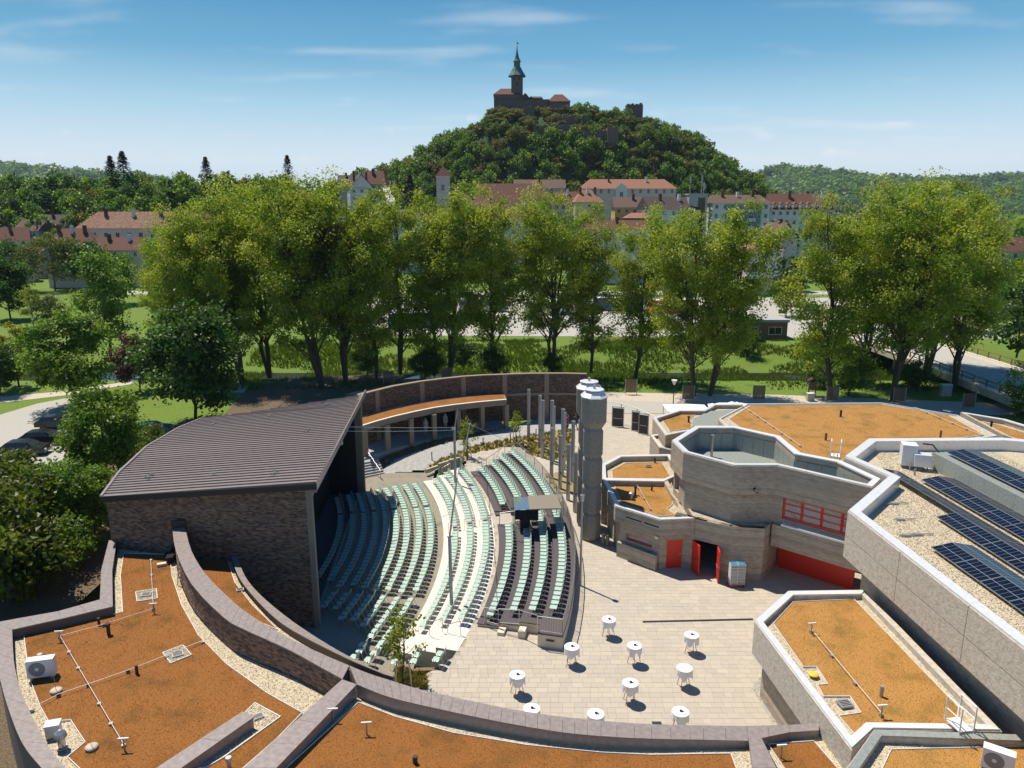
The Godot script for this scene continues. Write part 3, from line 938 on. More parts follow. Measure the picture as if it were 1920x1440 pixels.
	for q in [Vector3(-14.62, 8.2, -43.54), Vector3(-19.02, 7.6, -45), Vector3(-23.49, 6.95, -45.68), Vector3(-15.73, 8.25, -61.3), Vector3(-20.03, 7.6, -59.58), Vector3(-24.45, 7, -58.8), Vector3(-15.13, 8.2, -52.81)]:   # safety anchors on the seams
		var t := thing("roof_anchor", "small steel safety anchor clamped to the seams of the stage roof", "roof anchor", q, "safety anchors on the stage roof")
		var y: float = hof.call(Vector2(q.x, q.z))
		t.position.y = y + 0.08
		var mb := MB.new()
		for k in [-0.25, 0.25]: mb.beam(t.position + Vector3(-0.2, 0.09, k), t.position + Vector3(0.2, 0.09, k), 0.05, 0.05)
		mb.beam(t.position + Vector3(0, 0.12, -0.3), t.position + Vector3(0, 0.12, 0.3), 0.06, 0.04)
		part(t, "clamp", mb, M.steel)
		var st := MB.new()
		st.tube(t.position + Vector3(0, 0.1, 0), t.position + Vector3(0, 0.32, 0), 0.03, 0.03, 6)
		part(t, "eyelet_post", st, M.steel)
	var spk := thing("loudspeaker", "grey loudspeaker bracketed under the roof edge of the stage", "loudspeaker", Vector3(-12.91, 7.2, -53.51))
	var sp := MB.new()
	sp.boxx(Transform3D(Basis(Vector3.UP, 1.4), spk.position), Vector3(0.35, 1.0, 0.35))
	part(spk, "cabinet", sp, M.galvanised)
	var sb := MB.new()
	sb.beam(spk.position + Vector3(0, 0.5, 0), spk.position + Vector3(-0.1, 0.95, 0), 0.06, 0.06)
	part(spk, "bracket", sb, M.steel)
	var spp := thing("loudspeaker", "small white loudspeaker fixed to the brick corner of the stage", "loudspeaker", Vector3(-11.97, 7.6, -41.69))
	var sq := MB.new()
	sq.boxx(Transform3D(Basis(Vector3.UP, 1.2), spp.position), Vector3(0.22, 0.5, 0.22))
	part(spp, "cabinet", sq, M.white_metal)
	var sr := MB.new()
	sr.beam(spp.position + Vector3(0, 0.1, 0), spp.position + Vector3(-0.35, 0.1, 0), 0.05, 0.05)
	part(spp, "bracket", sr, M.steel)

# ---------------------------------------------------------------- curved brick building in the foreground
func lift(px: Array) -> PackedVector2Array:
	var r := PackedVector2Array()
	for p in px: r.append(Vector2(p.x, p.z))
	return r

func smooth(a: Array, k := 3) -> Array:   # Catmull-Rom points through the given ones
	var r := []
	for i in a.size() - 1:
		for j in k:
			r.append((a[i] as Vector3).cubic_interpolate(a[i + 1], a[maxi(i - 1, 0)], a[mini(i + 2, a.size() - 1)], float(j) / k))
	r.append(a[-1])
	return r

func pull(a: Array, b: Array) -> PackedVector2Array:   # one edge of a coping drawn in under it
	var r := PackedVector2Array()
	for i in a.size():
		var d := Vector2(b[i].x - a[i].x, b[i].z - a[i].z)
		r.append(Vector2(a[i].x, a[i].z) + d.normalized() * 0.06)
	return r

func ring_building() -> void:
	var o := thing("brick_building", "curved low brick building with grey coping and sedum roofs", "building", Vector3(-10, 0, -28))
	var tl := [Vector3(-20.47, 5.2, -41.8), Vector3(-18.99, 5.14, -38.9), Vector3(-16.59, 5.06, -35.24), Vector3(-13.81, 4.95, -32.21), Vector3(-12.54, 4.9, -31.27), Vector3(-11.19, 4.84, -30.48), Vector3(-9.81, 4.78, -29.65), Vector3(-8.3, 4.7, -28.61), Vector3(-7.16, 4.65, -27.82)]
	var tr := [Vector3(-19.77, 5.2, -41.95), Vector3(-18.11, 5.14, -38.9), Vector3(-16.26, 5.06, -36.28), Vector3(-13.87, 4.95, -33.66), Vector3(-12.67, 4.9, -32.54), Vector3(-11.31, 4.84, -31.46), Vector3(-9.84, 4.78, -30.41), Vector3(-8.33, 4.7, -29.49), Vector3(-7.07, 4.65, -28.77)]
	tl = smooth(tl); tr = smooth(tr)
	rng.seed = 31
	panels(o, "coping_panel", tl, tr, 0.06, M.coping, 1.05)
	var w := MB.new()
	ribbon(w, pull(tl, tr), pull(tr, tl), tl.map(func(q): return q.y - 0.07), tr.map(func(q): return q.y - 0.07), 3.2)
	part(o, "tall_wall", w, M.mortar)
	lay_bricks(o, pull(tl, tr), func(_f): return 3.42, func(f): return lerpf(5.1, 4.56, f))
	for q in [[tl[0], tr[0], "upstand"]]:
		var up := MB.new()
		up.beam(q[0] + Vector3(-0.05, 0.22, -0.02), q[1] + Vector3(0.05, 0.22, -0.02), 0.1, 0.5)
		part(o, "upstand", up, M.black_plastic)
	# outer ring: right part of the coping
	var ro := [Vector3(-7.07, 4.65, -28.77), Vector3(-6.17, 4.6, -28.3), Vector3(-5.19, 4.55, -27.89), Vector3(-3.78, 4.48, -27.34), Vector3(-2.41, 4.42, -26.94), Vector3(-0.87, 4.32, -26.57), Vector3(0.54, 4.22, -26.3), Vector3(2.03, 4.12, -26.11), Vector3(3.57, 4.02, -26), Vector3(5.6, 3.86, -26), Vector3(7.73, 3.68, -26.17), Vector3(9.53, 3.52, -26.34), Vector3(11.34, 3.44, -26.51), Vector3(12.62, 3.4, -26.66)]
	var ri := [Vector3(-6.48, 4.65, -27.46), Vector3(-5.72, 4.6, -27.07), Vector3(-4.85, 4.55, -26.69), Vector3(-3.66, 4.48, -26.35), Vector3(-2.49, 4.42, -26.04), Vector3(-0.95, 4.32, -25.69), Vector3(0.52, 4.22, -25.41), Vector3(1.97, 4.12, -25.2), Vector3(3.46, 4.02, -25.11), Vector3(5.45, 3.86, -25.16), Vector3(7.52, 3.68, -25.33), Vector3(9.35, 3.52, -25.47), Vector3(11.17, 3.44, -26.06), Vector3(12.45, 3.4, -26.24)]
	ro = smooth(ro.slice(0, 11)) + ro.slice(11); ri = smooth(ri.slice(0, 11)) + ri.slice(11)
	panels(o, "coping_panel", ro, ri, 0.06, M.coping, 1.15)
	var w2 := MB.new()
	ribbon(w2, pull(ro, ri), pull(ri, ro), ro.map(func(q): return q.y - 0.07), ri.map(func(q): return q.y - 0.07), 3.3)
	part(o, "ring_wall", w2, M.coping)
	# inner low parapet beside the stage
	var sl := [Vector3(-17.19, 3.4, -41.98), Vector3(-15.73, 3.42, -39.23), Vector3(-14.12, 3.44, -36.95), Vector3(-12.11, 3.46, -34.55), Vector3(-10.26, 3.5, -32.89), Vector3(-7.54, 3.55, -30.86), Vector3(-5.76, 3.6, -29.68)]
	var sr := [Vector3(-16.72, 3.4, -41.84), Vector3(-15.35, 3.42, -39.23), Vector3(-13.66, 3.44, -36.95), Vector3(-11.26, 3.46, -34.38), Vector3(-8.72, 3.5, -32.05), Vector3(-6.75, 3.55, -30.48), Vector3(-5.24, 3.6, -29.45)]
	sl = smooth(sl, 4); sr = smooth(sr, 4)
	panels(o, "coping_panel", sl, sr, 0.06, M.coping, 0.95)
	var w3 := MB.new()
	ribbon(w3, pull(sl, sr), pull(sr, sl), sl.map(func(q): return q.y - 0.07), sr.map(func(q): return q.y - 0.07), 4.4)
	part(o, "low_parapet", w3, M.mortar)
	# narrow roof between the tall wall and the low parapet
	var so := PackedVector2Array()
	for q in tr.slice(0, 22): so.append(Vector2(q.x, q.z))
	for i in range(20, -1, -1): so.append(Vector2(sl[i].x, sl[i].z))
	var si := PackedVector2Array([Vector2(-19.42, -42.12), Vector2(-17.5, -42.12), Vector2(-15.89, -39.03), Vector2(-14.02, -36.5), Vector2(-11.95, -34.14), Vector2(-13.65, -35.15), Vector2(-15.98, -37.64), Vector2(-17.88, -39.8)])
	green_roof(o, so, si, func(_p): return 3.05, 1.0)
	# left roof
	var lo := [Vector3(-25, 3.95, -42.83), Vector3(-23.37, 3.95, -38.91), Vector3(-21.69, 3.95, -35.64)]
	var li := [Vector3(-24.5, 3.95, -42.83), Vector3(-22.75, 3.95, -38.91), Vector3(-20.65, 3.95, -34.94)]
	panels(o, "coping_panel", lo, li, 0.06, M.coping, 0.95)
	var lo2 := [Vector3(-21.69, 3.95, -35.64), Vector3(-23.19, 3.95, -34.47), Vector3(-25.79, 3.95, -33.36)]
	var li2 := [Vector3(-20.65, 3.95, -34.94), Vector3(-22.61, 3.95, -33.75), Vector3(-24.43, 3.95, -32.76)]
	panels(o, "coping_panel", lo2, li2, 0.06, M.coping, 1.3)
	var lo3 := [Vector3(-25.79, 3.95, -33.36), Vector3(-24.12, 3.95, -30.97), Vector3(-22.4, 3.95, -28.83), Vector3(-20.83, 3.95, -26.96), Vector3(-18.95, 3.95, -24.9), Vector3(-17.3, 3.95, -23.49), Vector3(-14.15, 3.95, -21.04)]
	var li3 := [Vector3(-24.43, 3.95, -32.76), Vector3(-22.73, 3.95, -30.26), Vector3(-21.18, 3.95, -28.27), Vector3(-19.58, 3.95, -26.5), Vector3(-17.9, 3.95, -24.79), Vector3(-16.46, 3.95, -23.52), Vector3(-13.64, 3.95, -21.26)]
	lo3 = smooth(lo3); li3 = smooth(li3)
	panels(o, "coping_panel", lo3, li3, 0.06, M.coping, 0.95)
	var w4 := MB.new()
	for q in [[lo, li], [lo2, li2], [lo3, li3]]:
		ribbon(w4, pull(q[0], q[1]), pull(q[1], q[0]), q[0].map(func(p): return p.y - 0.07), q[1].map(func(p): return p.y - 0.07), 5.5)
	part(o, "outer_wall", w4, M.mortar)
	var LO := PackedVector2Array()
	for q in li: LO.append(Vector2(q.x, q.z))
	for q in li2.slice(1): LO.append(Vector2(q.x, q.z))
	for q in li3.slice(1): LO.append(Vector2(q.x, q.z))
	for p in [Vector2(-10.13, -21.16), Vector2(-7.16, -27.53)]: LO.append(p)
	for i in range(tl.size() - 1, -1, -1): LO.append(Vector2(tl[i].x, tl[i].z))
	var LI := PackedVector2Array([Vector2(-23.72, -42.02), Vector2(-20.85, -41.88), Vector2(-19.52, -39.17), Vector2(-17.57, -35.92), Vector2(-15.48, -33.02), Vector2(-13.2, -30.63), Vector2(-10.67, -28.53), Vector2(-8.78, -27.22), Vector2(-9.34, -25.68), Vector2(-10.75, -22.76), Vector2(-14.59, -22.76), Vector2(-17.08, -24.64), Vector2(-16.86, -25.46), Vector2(-18.21, -26.79), Vector2(-18.99, -26.63), Vector2(-19.98, -27.64), Vector2(-21.66, -29.59), Vector2(-24.09, -33.02), Vector2(-20.33, -35.22), Vector2(-22.46, -39.17)])
	green_roof(o, LO, LI, func(_p): return 3.4, 1.0)
	var PADS := [[Vector2(-20.68, -37.3), Vector2(-19.7, -37.65), Vector2(-19.16, -36.61), Vector2(-20.09, -36.27)], [Vector2(-16.57, -31.54), Vector2(-15.87, -32.16), Vector2(-15.13, -31.36), Vector2(-15.81, -30.69)], [Vector2(-10.96, -27.85), Vector2(-9.6, -26.96), Vector2(-11.06, -24.62), Vector2(-11.55, -24.06), Vector2(-12.05, -24.06), Vector2(-11.13, -27.3)]]
	for p in PADS:
		var mb := MB.new()
		mb.prism(PackedVector2Array(p), 3.4, 3.475)
		part(o, "gravel_pad", mb, M.gravel)
		var ed := MB.new()
		for i in p.size(): ed.beam(at3(p[i], 3.47), at3(p[(i + 1) % p.size()], 3.47), 0.035, 0.06)
		part(o, "edging_strip", ed, M.white_metal)
		scatter(o, "pebbles", pebble, PackedVector2Array(p), func(_q): return 3.485, 1400, pebble_tones, 0.018, 0.04)
	# stub wall and dividing wall
	panels(o, "coping_panel", [Vector3(-11.01, 4, -26.59), Vector3(-13.07, 4, -23.43), Vector3(-13.82, 4, -22.15)], [Vector3(-10.39, 4, -26.3), Vector3(-12.15, 4, -23.43), Vector3(-12.89, 4, -22.15)], 0.06, M.coping, 1.6)
	var w5 := MB.new()
	ribbon(w5, lift([Vector3(-11.02, 4, -26.5), Vector3(-13.03, 4, -23.43), Vector3(-13.79, 4, -22.15)]), lift([Vector3(-10.44, 4, -26.23), Vector3(-12.21, 4, -23.43), Vector3(-12.95, 4, -22.15)]), [3.93, 3.93, 3.93], [3.93, 3.93, 3.93], 0.7)
	part(o, "stub_wall", w5, M.coping)
	panels(o, "coping_panel", [Vector3(-7.16, 4.65, -27.8), Vector3(-9.54, 4.65, -22.67), Vector3(-10.31, 4.65, -21.02)], [Vector3(-6.48, 4.65, -27.46), Vector3(-8.37, 4.65, -22.67), Vector3(-9.19, 4.65, -20.86)], 0.06, M.coping, 1.35)
	var w6 := MB.new()
	ribbon(w6, lift([Vector3(-7.09, 4.65, -27.71), Vector3(-9.49, 4.65, -22.67), Vector3(-10.26, 4.65, -21.02)]), lift([Vector3(-6.54, 4.65, -27.42), Vector3(-8.43, 4.65, -22.67), Vector3(-9.24, 4.65, -20.86)]), [4.58, 4.58, 4.58], [4.58, 4.58, 4.58], 1.6)
	part(o, "dividing_wall", w6, M.coping)
	# middle roof
	var MO := PackedVector2Array()
	for q in ri.slice(0, ri.size() - 2): MO.append(Vector2(q.x, q.z))
	for p in [Vector2(9.3, -24.49), Vector2(8.63, -21.47), Vector2(-9.18, -20.65), Vector2(-8.59, -23.09)]: MO.append(p)
	var MI := PackedVector2Array([Vector2(-6.36, -27.07), Vector2(-4.74, -26.3), Vector2(-2.31, -25.51), Vector2(0.52, -25.03), Vector2(3.44, -24.81), Vector2(5.4, -24.81), Vector2(8.55, -25.09), Vector2(8.53, -23.94), Vector2(7.87, -21.7), Vector2(-8.52, -20.82), Vector2(-8.18, -23.32)])
	green_roof(o, MO, MI, func(p): return lerpf(4.15, 3.1, clampf((p.x + 9.0) / 19.0, 0, 1)), 1.0)
	# small roof before the annexe
	panels(o, "coping_panel", [Vector3(9.35, 3.52, -25.47), Vector3(9.07, 3.5, -24.02), Vector3(8.77, 3.48, -22.48)], [Vector3(9.9, 3.52, -25.93), Vector3(9.95, 3.5, -24.02), Vector3(10.07, 3.48, -22.48)], 0.06, M.coping, 1.2)
	var w7 := MB.new()
	ribbon(w7, lift([Vector3(9.37, 3.5, -25.46), Vector3(9.11, 3.5, -24.02), Vector3(8.81, 3.48, -22.48)]), lift([Vector3(9.87, 3.5, -25.89), Vector3(9.91, 3.5, -24.02), Vector3(10.01, 3.48, -22.48)]), [3.43, 3.42, 3.4], [3.43, 3.42, 3.4], 1.0)
	part(o, "cross_wall", w7, M.coping)
	green_roof(o, PackedVector2Array([Vector2(10.15, -26.52), Vector2(12.76, -26.68), Vector2(12.83, -23.01), Vector2(10.3, -23.01)]), PackedVector2Array([Vector2(10.27, -25.84), Vector2(12.18, -26.02), Vector2(12.55, -24.27), Vector2(12.41, -22.95), Vector2(10.67, -22.95)]), func(_p): return 3.0)

# ---------------------------------------------------------------- concrete arts centre
func inward(p: PackedVector2Array, d: float) -> PackedVector2Array:   # closed outline moved inside by d
	var r := off_path(p, d, true)
	var f := func(q: PackedVector2Array) -> float:
		var s := 0.0
		for i in q.size():
			s += q[i].cross(q[(i + 1) % q.size()])
		return absf(s)
	return r if f.call(r) < f.call(p) else off_path(p, -d, true)

func closed_ring(mb: MB, a: PackedVector2Array, b: PackedVector2Array, y0: float, y1: float) -> void:   # wall between outline a and inner outline b
	for i in a.size():
		var j := (i + 1) % a.size()
		var t := [at3(a[i], y1), at3(a[j], y1), at3(b[j], y1), at3(b[i], y1)]
		if (t[1] - t[0] as Vector3).cross(t[3] - t[0]).y < 0: t.reverse()
		var o := []
		for q in t: o.append(Vector3(q.x, y0, q.z))
		mb.hexa(o, t)

func zinc_cap(parent: Node3D, p: PackedVector2Array, w: float, top: float, lip := 0.04, length := 2.2, m: Material = null, skip: Array = []) -> void:
	var a := inward(p, -lip)
	var b := inward(p, w + lip)
	for i in p.size():
		if i in skip: continue
		var j := (i + 1) % p.size()
		panels(parent, "coping_panel", [at3(a[i], top), at3(a[j], top)], [at3(b[i], top - 0.03), at3(b[j], top - 0.03)], 0.09, m if m else M.zinc, length, 0.008)

func vent(at: Vector3, h: float, r: float, label: String, m: Material, cowl := true) -> void:
	var t := thing("vent_pipe", label, "vent pipe", at, "vent pipes on the roofs")
	var b := MB.new()
	b.tube(at - Vector3(0, 0.05, 0), at + Vector3(0, h, 0), r, r, 10)
	part(t, "pipe", b, m)
	if cowl:
		var c := MB.new()
		c.tube(at + Vector3(0, h, 0), at + Vector3(0, h + 0.12, 0), r * 1.5, r * 1.45, 10)
		part(t, "cowl", c, m)

func wire_run(label: String, pts: Array, lift_h := 0.14) -> void:   # lightning conductor on little blocks
	var t := thing("lightning_conductor", label, "conductor", pts[0], "lightning conductors on the roofs")
	var w := MB.new()
	for i in pts.size() - 1: w.tube(pts[i] + Vector3(0, lift_h, 0), pts[i + 1] + Vector3(0, lift_h, 0), 0.014, 0.014, 5)
	part(t, "wire", w, M.white_metal)
	for i in pts.size() - 1:
		var l: float = (pts[i + 1] - pts[i] as Vector3).length()
		var k := maxi(1, int(l / 1.6))
		for j in k + 1:
			var b := MB.new()
			b.box((pts[i] as Vector3).lerp(pts[i + 1], float(j) / k), Vector3(0.14, 0.1, 0.14), 0.4)
			part(t, "block", b, M.galvanised)

func roof_post(at: Vector3, label: String) -> void:
	var t := thing("roof_anchor", label, "roof anchor", at, "steel anchor posts on the green roofs")
	var b := MB.new()
	b.tube(at, at + Vector3(0, 0.55, 0), 0.035, 0.03, 8)
	part(t, "post", b, M.galvanised)
	var c := MB.new()
	c.beam(at + Vector3(-0.2, 0.55, 0.02), at + Vector3(0.2, 0.55, -0.02), 0.06, 0.06)
	part(t, "eye_bar", c, M.white_metal)

func hatch(at: Vector3, label: String, s := 0.5, yaw := 0.2) -> void:
	var t := thing("roof_drain", label, "roof drain", at, "roof drain covers")
	var b := MB.new()
	b.box(at, Vector3(s, 0.08, s * 0.8), yaw)
	part(t, "cover", b, M.galvanised)
	for k in 4:
		var c := MB.new()
		c.boxx(Transform3D(Basis(Vector3.UP, yaw), at) * Transform3D(Basis(), Vector3(0, 0.085, (k - 1.5) * s * 0.17)), Vector3(s * 0.8, 0.015, s * 0.06))
		part(t, "slot", c, M.black_plastic)

func aircon(at: Vector3, s: Vector3, yaw: float, label: String) -> void:
	var t := thing("air_conditioner", label, "air conditioner", at)
	var x := Transform3D(Basis(Vector3.UP, yaw), at + Vector3(0, 0.12 + s.y / 2, 0))
	var b := MB.new()
	b.boxx(x, s)
	part(t, "casing", b, M.white_metal)
	var g := MB.new()
	var q := x * Transform3D(Basis(Vector3.RIGHT, PI / 2), Vector3(-s.x * 0.12, 0, s.z / 2 + 0.002))
	for i in 24:
		var a := TAU * i / 24
		var e := TAU * (i + 1) / 24
		var R := s.y * 0.4
		g.quad(q * Vector3(cos(a) * R, 0, sin(a) * R), q * Vector3(cos(e) * R, 0, sin(e) * R), q * Vector3(cos(e) * R * 0.25, 0.01, sin(e) * R * 0.25), q * Vector3(cos(a) * R * 0.25, 0.01, sin(a) * R * 0.25))
	part(t, "fan_grille", g, M.grille)
	for k in [-1, 1]:
		var f := MB.new()
		f.boxx(x * Transform3D(Basis(), Vector3(k * s.x * 0.36, -s.y / 2 - 0.06, 0)), Vector3(0.07, 0.12, s.z * 1.15))
		part(t, "foot", f, M.galvanised)

func arts_centre() -> void:
	rng.seed = 41
	var o := thing("arts_centre", "angular raw concrete arts centre with red doors and zinc capped parapets", "building", Vector3(16, 0, -45))
	# ---- tower block, octagonal, with a sunken roof
	var T := PackedVector2Array([Vector2(11.43, -51.15), Vector2(11.7, -48.52), Vector2(14.33, -45.8), Vector2(17.19, -45.8), Vector2(21.5, -41.9), Vector2(22.7, -43.3), Vector2(21.7, -46.8), Vector2(19.6, -48.4), Vector2(19.6, -52.2), Vector2(17.0, -54.8), Vector2(14.0, -54.8)])
	var Ti := inward(T, 0.38)
	var f := MB.new()
	closed_ring(f, T, Ti, 5.78, 7.74)
	part(o, "tower_fascia", f, M.concrete)
	zinc_cap(o, T, 0.38, 7.82, 0.05, 2.6)
	var fl := MB.new()
	fl.poly(Ti, 6.05)
	part(o, "sunken_roof", fl, M.duct_zinc)
	var lin2 := inward(T, 0.40)
	for i in T.size():   # dark sheet lining of the well, sheet by sheet
		var p := lin2[i]
		var q := lin2[(i + 1) % T.size()]
		var k := maxi(1, roundi(p.distance_to(q) / 0.9))
		for j in k:
			var mb := MB.new()
			var a := p.lerp(q, (j + 0.015) / k)
			var b := p.lerp(q, (j + 0.985) / k)
			var n := side(p, q) * 0.02
			if not Geometry2D.is_point_in_polygon(a.lerp(b, 0.5) + n, lin2): n = -n
			var t := [at3(a, 7.3), at3(b, 7.3), at3(b + n, 7.3), at3(a + n, 7.3)]
			if (t[1] - t[0] as Vector3).cross(t[3] - t[0]).y < 0: t.reverse()
			var u := []
			for w in t: u.append(Vector3(w.x, 6.05, w.z))
			mb.hexa(u, t)
			part(o, "lining_sheet", mb, M.duct_zinc)
	green_roof(o, PackedVector2Array([Vector2(13.2, -49.8), Vector2(16.8, -47.4), Vector2(17.6, -50.6), Vector2(15.2, -51.6)]), PackedVector2Array([Vector2(13.6, -49.7), Vector2(16.5, -47.8), Vector2(17.1, -50.3), Vector2(15.2, -51.2)]), func(_p): return 6.1)
	# middle storey, set back under the fascia
	var S := inward(T, 0.28)
	var mid := MB.new()
	for i in [0, 1, 2]:
		var q := [S[i], S[i + 1]]
		wall_open(mb_side(mid), q[0], q[1], 3.74, 5.78, 0.35 * inside_sign(S, q[0], q[1]), [[0.25, 1.2, 4.25, 5.6]] if i == 0 else [])
	part(o, "middle_wall", mid, M.concrete)
	# ground storey with the double door
	var L := [Vector2(11.1, -47.4), Vector2(12.05, -46.75), Vector2(14.27, -45.3), Vector2(16.42, -45.0), Vector2(18.2, -47.3)]
	var gw := MB.new()
	var len12: float = L[1].distance_to(L[2])
	wall_open(gw, L[0], L[1], 0, 3.74, -0.4)
	wall_open(gw, L[1], L[2], 0, 3.74, -0.4, [[0.2, len12 - 0.75, 0.0, 2.25]])
	wall_open(gw, L[2], L[3], 0, 3.74, -0.4)
	wall_open(gw, L[3], L[4], 0, 3.74, -0.4)
	gw.poly(PackedVector2Array([L[0], L[1], L[2], L[3], L[4], Vector2(17, -50), Vector2(12, -50)]), 3.74)
	part(o, "ground_wall", gw, M.concrete)
	var room := MB.new()   # foyer behind the doors: floor, back and side walls
	var rp0 := [Vector2(11.5, -47.0), Vector2(12.0, -52.0), Vector2(17.4, -52.0), Vector2(17.4, -47.0)]
	room.poly(PackedVector2Array([rp0[0], rp0[1], rp0[2], rp0[3], Vector2(15.9, -45.5), Vector2(14.2, -45.75)]), 0.02)
	for i in 3: wall_open(room, rp0[i], rp0[i + 1], 0.0, 3.7, 0.15)
	part(o, "foyer", room, M.smooth_concrete)
	var ceil2 := MB.new()
	ceil2.prism(PackedVector2Array([Vector2(11.6, -52.1), Vector2(17.6, -52.1), Vector2(17.6, -47.6), Vector2(15.9, -45.5), Vector2(14.2, -45.75), Vector2(11.8, -47.2)]), 3.5, 3.7)
	part(o, "foyer_ceiling", ceil2, M.smooth_concrete)
	var dv := (L[2] - L[1] as Vector2).normalized()
	for q in [[L[1] + dv * 0.2, Vector2(0.25, 1.0)], [L[2] - dv * 0.75, Vector2(-0.12, 1.0)]]:
		var hinge: Vector2 = q[0]
		var e: Vector2 = hinge + (q[1] as Vector2).normalized() * 1.0
		var mb := MB.new()
		mb.beam(at3(hinge, 1.12), at3(e, 1.12), 0.07, 2.18)
		var leaf := part(o, "door", mb, M.red_paint)
		var hb := MB.new()
		for s in [0.08, -0.08]:
			var nn: Vector2 = side(hinge, e) * s
			hb.beam(at3(hinge.lerp(e, 0.3) + nn, 1.05), at3(hinge.lerp(e, 0.9) + nn, 1.05), 0.04, 0.04)
		part(leaf, "push_bar", hb, M.steel)
	# ---- wing with the red-framed window band
	var wg := MB.new()
	var W0 := S[3]
	var W1 := S[4]
	var n := side(W0, W1)
	if Geometry2D.is_point_in_polygon(W0.lerp(W1, 0.5) + n * 0.3, T) == false: n = -n
	var wl := W0.distance_to(W1)
	wall_open(wg, W0, W1, 3.74, 5.78, 0.35 * inside_sign(S, W0, W1), [[0.55, wl - 0.05, 4.15, 5.6]])
	part(o, "wing_wall", wg, M.concrete)
	var band := MB.new()
	var O0 := T[3] - n * 0.1
	var O1 := T[4] - n * 0.1
	var bt := [at3(O0, 3.75), at3(O1, 3.75), at3(O1 + n * 0.9, 3.75), at3(O0 + n * 0.9, 3.75)]
	if (bt[1] - bt[0] as Vector3).cross(bt[3] - bt[0]).y < 0: bt.reverse()
	var bb := []
	for q in bt: bb.append(Vector3(q.x, 2.25, q.z))
	band.hexa(bb, bt)
	part(o, "spandrel_beam", band, M.concrete)
	var sill := MB.new()
	sill.beam(at3(O0.lerp(O1, 0.1) + n * 0.28, 3.86), at3(O0.lerp(O1, 0.97) + n * 0.28, 3.86), 0.6, 0.14)
	part(o, "window_sill", sill, M.zinc)
	var dwin := (W1 - W0).normalized()
	var g0 := W0 + dwin * 0.55 + n * 0.12
	var gl := wl - 0.62
	var win := MB.new()
	win.beam(at3(g0, 4.23), at3(g0 + dwin * gl, 4.23), 0.14, 0.16)
	var wn := part(o, "window", win, M.red_paint)
	for k in 5:
		var mb := MB.new()
		var s := gl * k / 4.0
		mb.beam(at3(g0 + dwin * clampf(s, 0.06, gl - 0.06), 4.15), at3(g0 + dwin * clampf(s, 0.06, gl - 0.06), 5.6), 0.13, 0.14)
		part(wn, "mullion", mb, M.red_paint)
	for y in [4.72, 5.2, 5.56]:
		var mb := MB.new()
		mb.beam(at3(g0, y), at3(g0 + dwin * gl, y), 0.09, 0.08)
		part(wn, "transom", mb, M.red_paint)
	for k in 4:
		for y in [[4.3, 4.68], [4.76, 5.16], [5.24, 5.53]]:
			var mb := MB.new()
			var p := g0 + dwin * (gl * k / 4.0 + 0.07)
			var q := g0 + dwin * (gl * (k + 1) / 4.0 - 0.07)
			mb.beam(at3(p, (y[0] + y[1]) / 2), at3(q, (y[0] + y[1]) / 2), 0.02, y[1] - y[0])
			part(wn, "pane", mb, M.pane)
	var bk := MB.new()
	bk.quad(at3(W0 + n * 1.6, 3.7), at3(W1 + n * 1.6, 3.7), at3(W1 + n * 1.6, 5.8), at3(W0 + n * 1.6, 5.8))
	part(o, "room_wall", bk, M.smooth_concrete)
	var red := MB.new()
	red.beam(Vector3(18.3, 1.15, -47.2), Vector3(22.0, 1.15, -43.9), 0.2, 2.3)
	part(o, "red_panel_wall", red, M.red_paint)
	var soff := MB.new()
	soff.poly(PackedVector2Array([O0, O1, Vector2(23, -44), Vector2(18.3, -48.0)]), 2.26, false)
	part(o, "soffit", soff, M.concrete)
	for k in 2:
		var mb := MB.new()
		var c := Vector3(18.3, 1.9, -47.2).lerp(Vector3(22.0, 1.9, -43.9), 0.2 + 0.5 * k) + Vector3(-0.1, 0, 0.12)
		mb.ring([[0.0, 0.0], [0.12, 0.02], [0.12, 0.08], [0.0, 0.1]], c, 10)
		part(o, "wall_light", mb, M.white_metal)
	# ---- low wing at the plaza
	var Q := PackedVector2Array([Vector2(6.88, -54.12), Vector2(7.2, -48.64), Vector2(9.86, -46.27), Vector2(12.23, -46.53), Vector2(12.2, -48.6), Vector2(11.9, -50.9), Vector2(11.9, -53.9)])
	var Qi := inward(Q, 0.32)
	var qf := MB.new()
	closed_ring(qf, Q, Qi, 2.67, 3.74)
	part(o, "low_fascia", qf, M.concrete)
	zinc_cap(o, Q, 0.32, 3.82, 0.04, 2.4, null, [3, 4, 5])
	var slots := MB.new()
	for q in [[0, 0.55, 0.9], [1, 0.25, 0.6], [1, 0.66, 0.98]]:
		var p0: Vector2 = Q[q[0] + 0].lerp(Q[q[0] + 1], q[1])
		var p1: Vector2 = Q[q[0] + 0].lerp(Q[q[0] + 1], q[2])
		slots.beam(at3(p0, 3.25), at3(p1, 3.25), 0.03, 0.09)
	part(o, "overflow_slot", slots, M.black_plastic)
	green_roof(o, Qi, PackedVector2Array([Vector2(7.82, -54.97), Vector2(12.32, -55.2), Vector2(12.2, -53.26), Vector2(11.54, -50.12), Vector2(10.89, -49.14), Vector2(11.34, -48.11), Vector2(10.09, -47.93), Vector2(7.84, -50.12)]), func(_p): return 3.3)
	var qs := inward(Q, 0.45)
	var qw := MB.new()
	wall_open(qw, qs[0], qs[1], 0, 2.67, 0.3 * inside_sign(qs, qs[0], qs[1]))
	var l12 := qs[1].distance_to(qs[2])
	wall_open(qw, qs[1], qs[2], 0, 2.67, 0.3 * inside_sign(qs, qs[1], qs[2]), [[0.5, l12 - 0.6, 1.35, 1.85]])
	var l23 := qs[2].distance_to(qs[3])
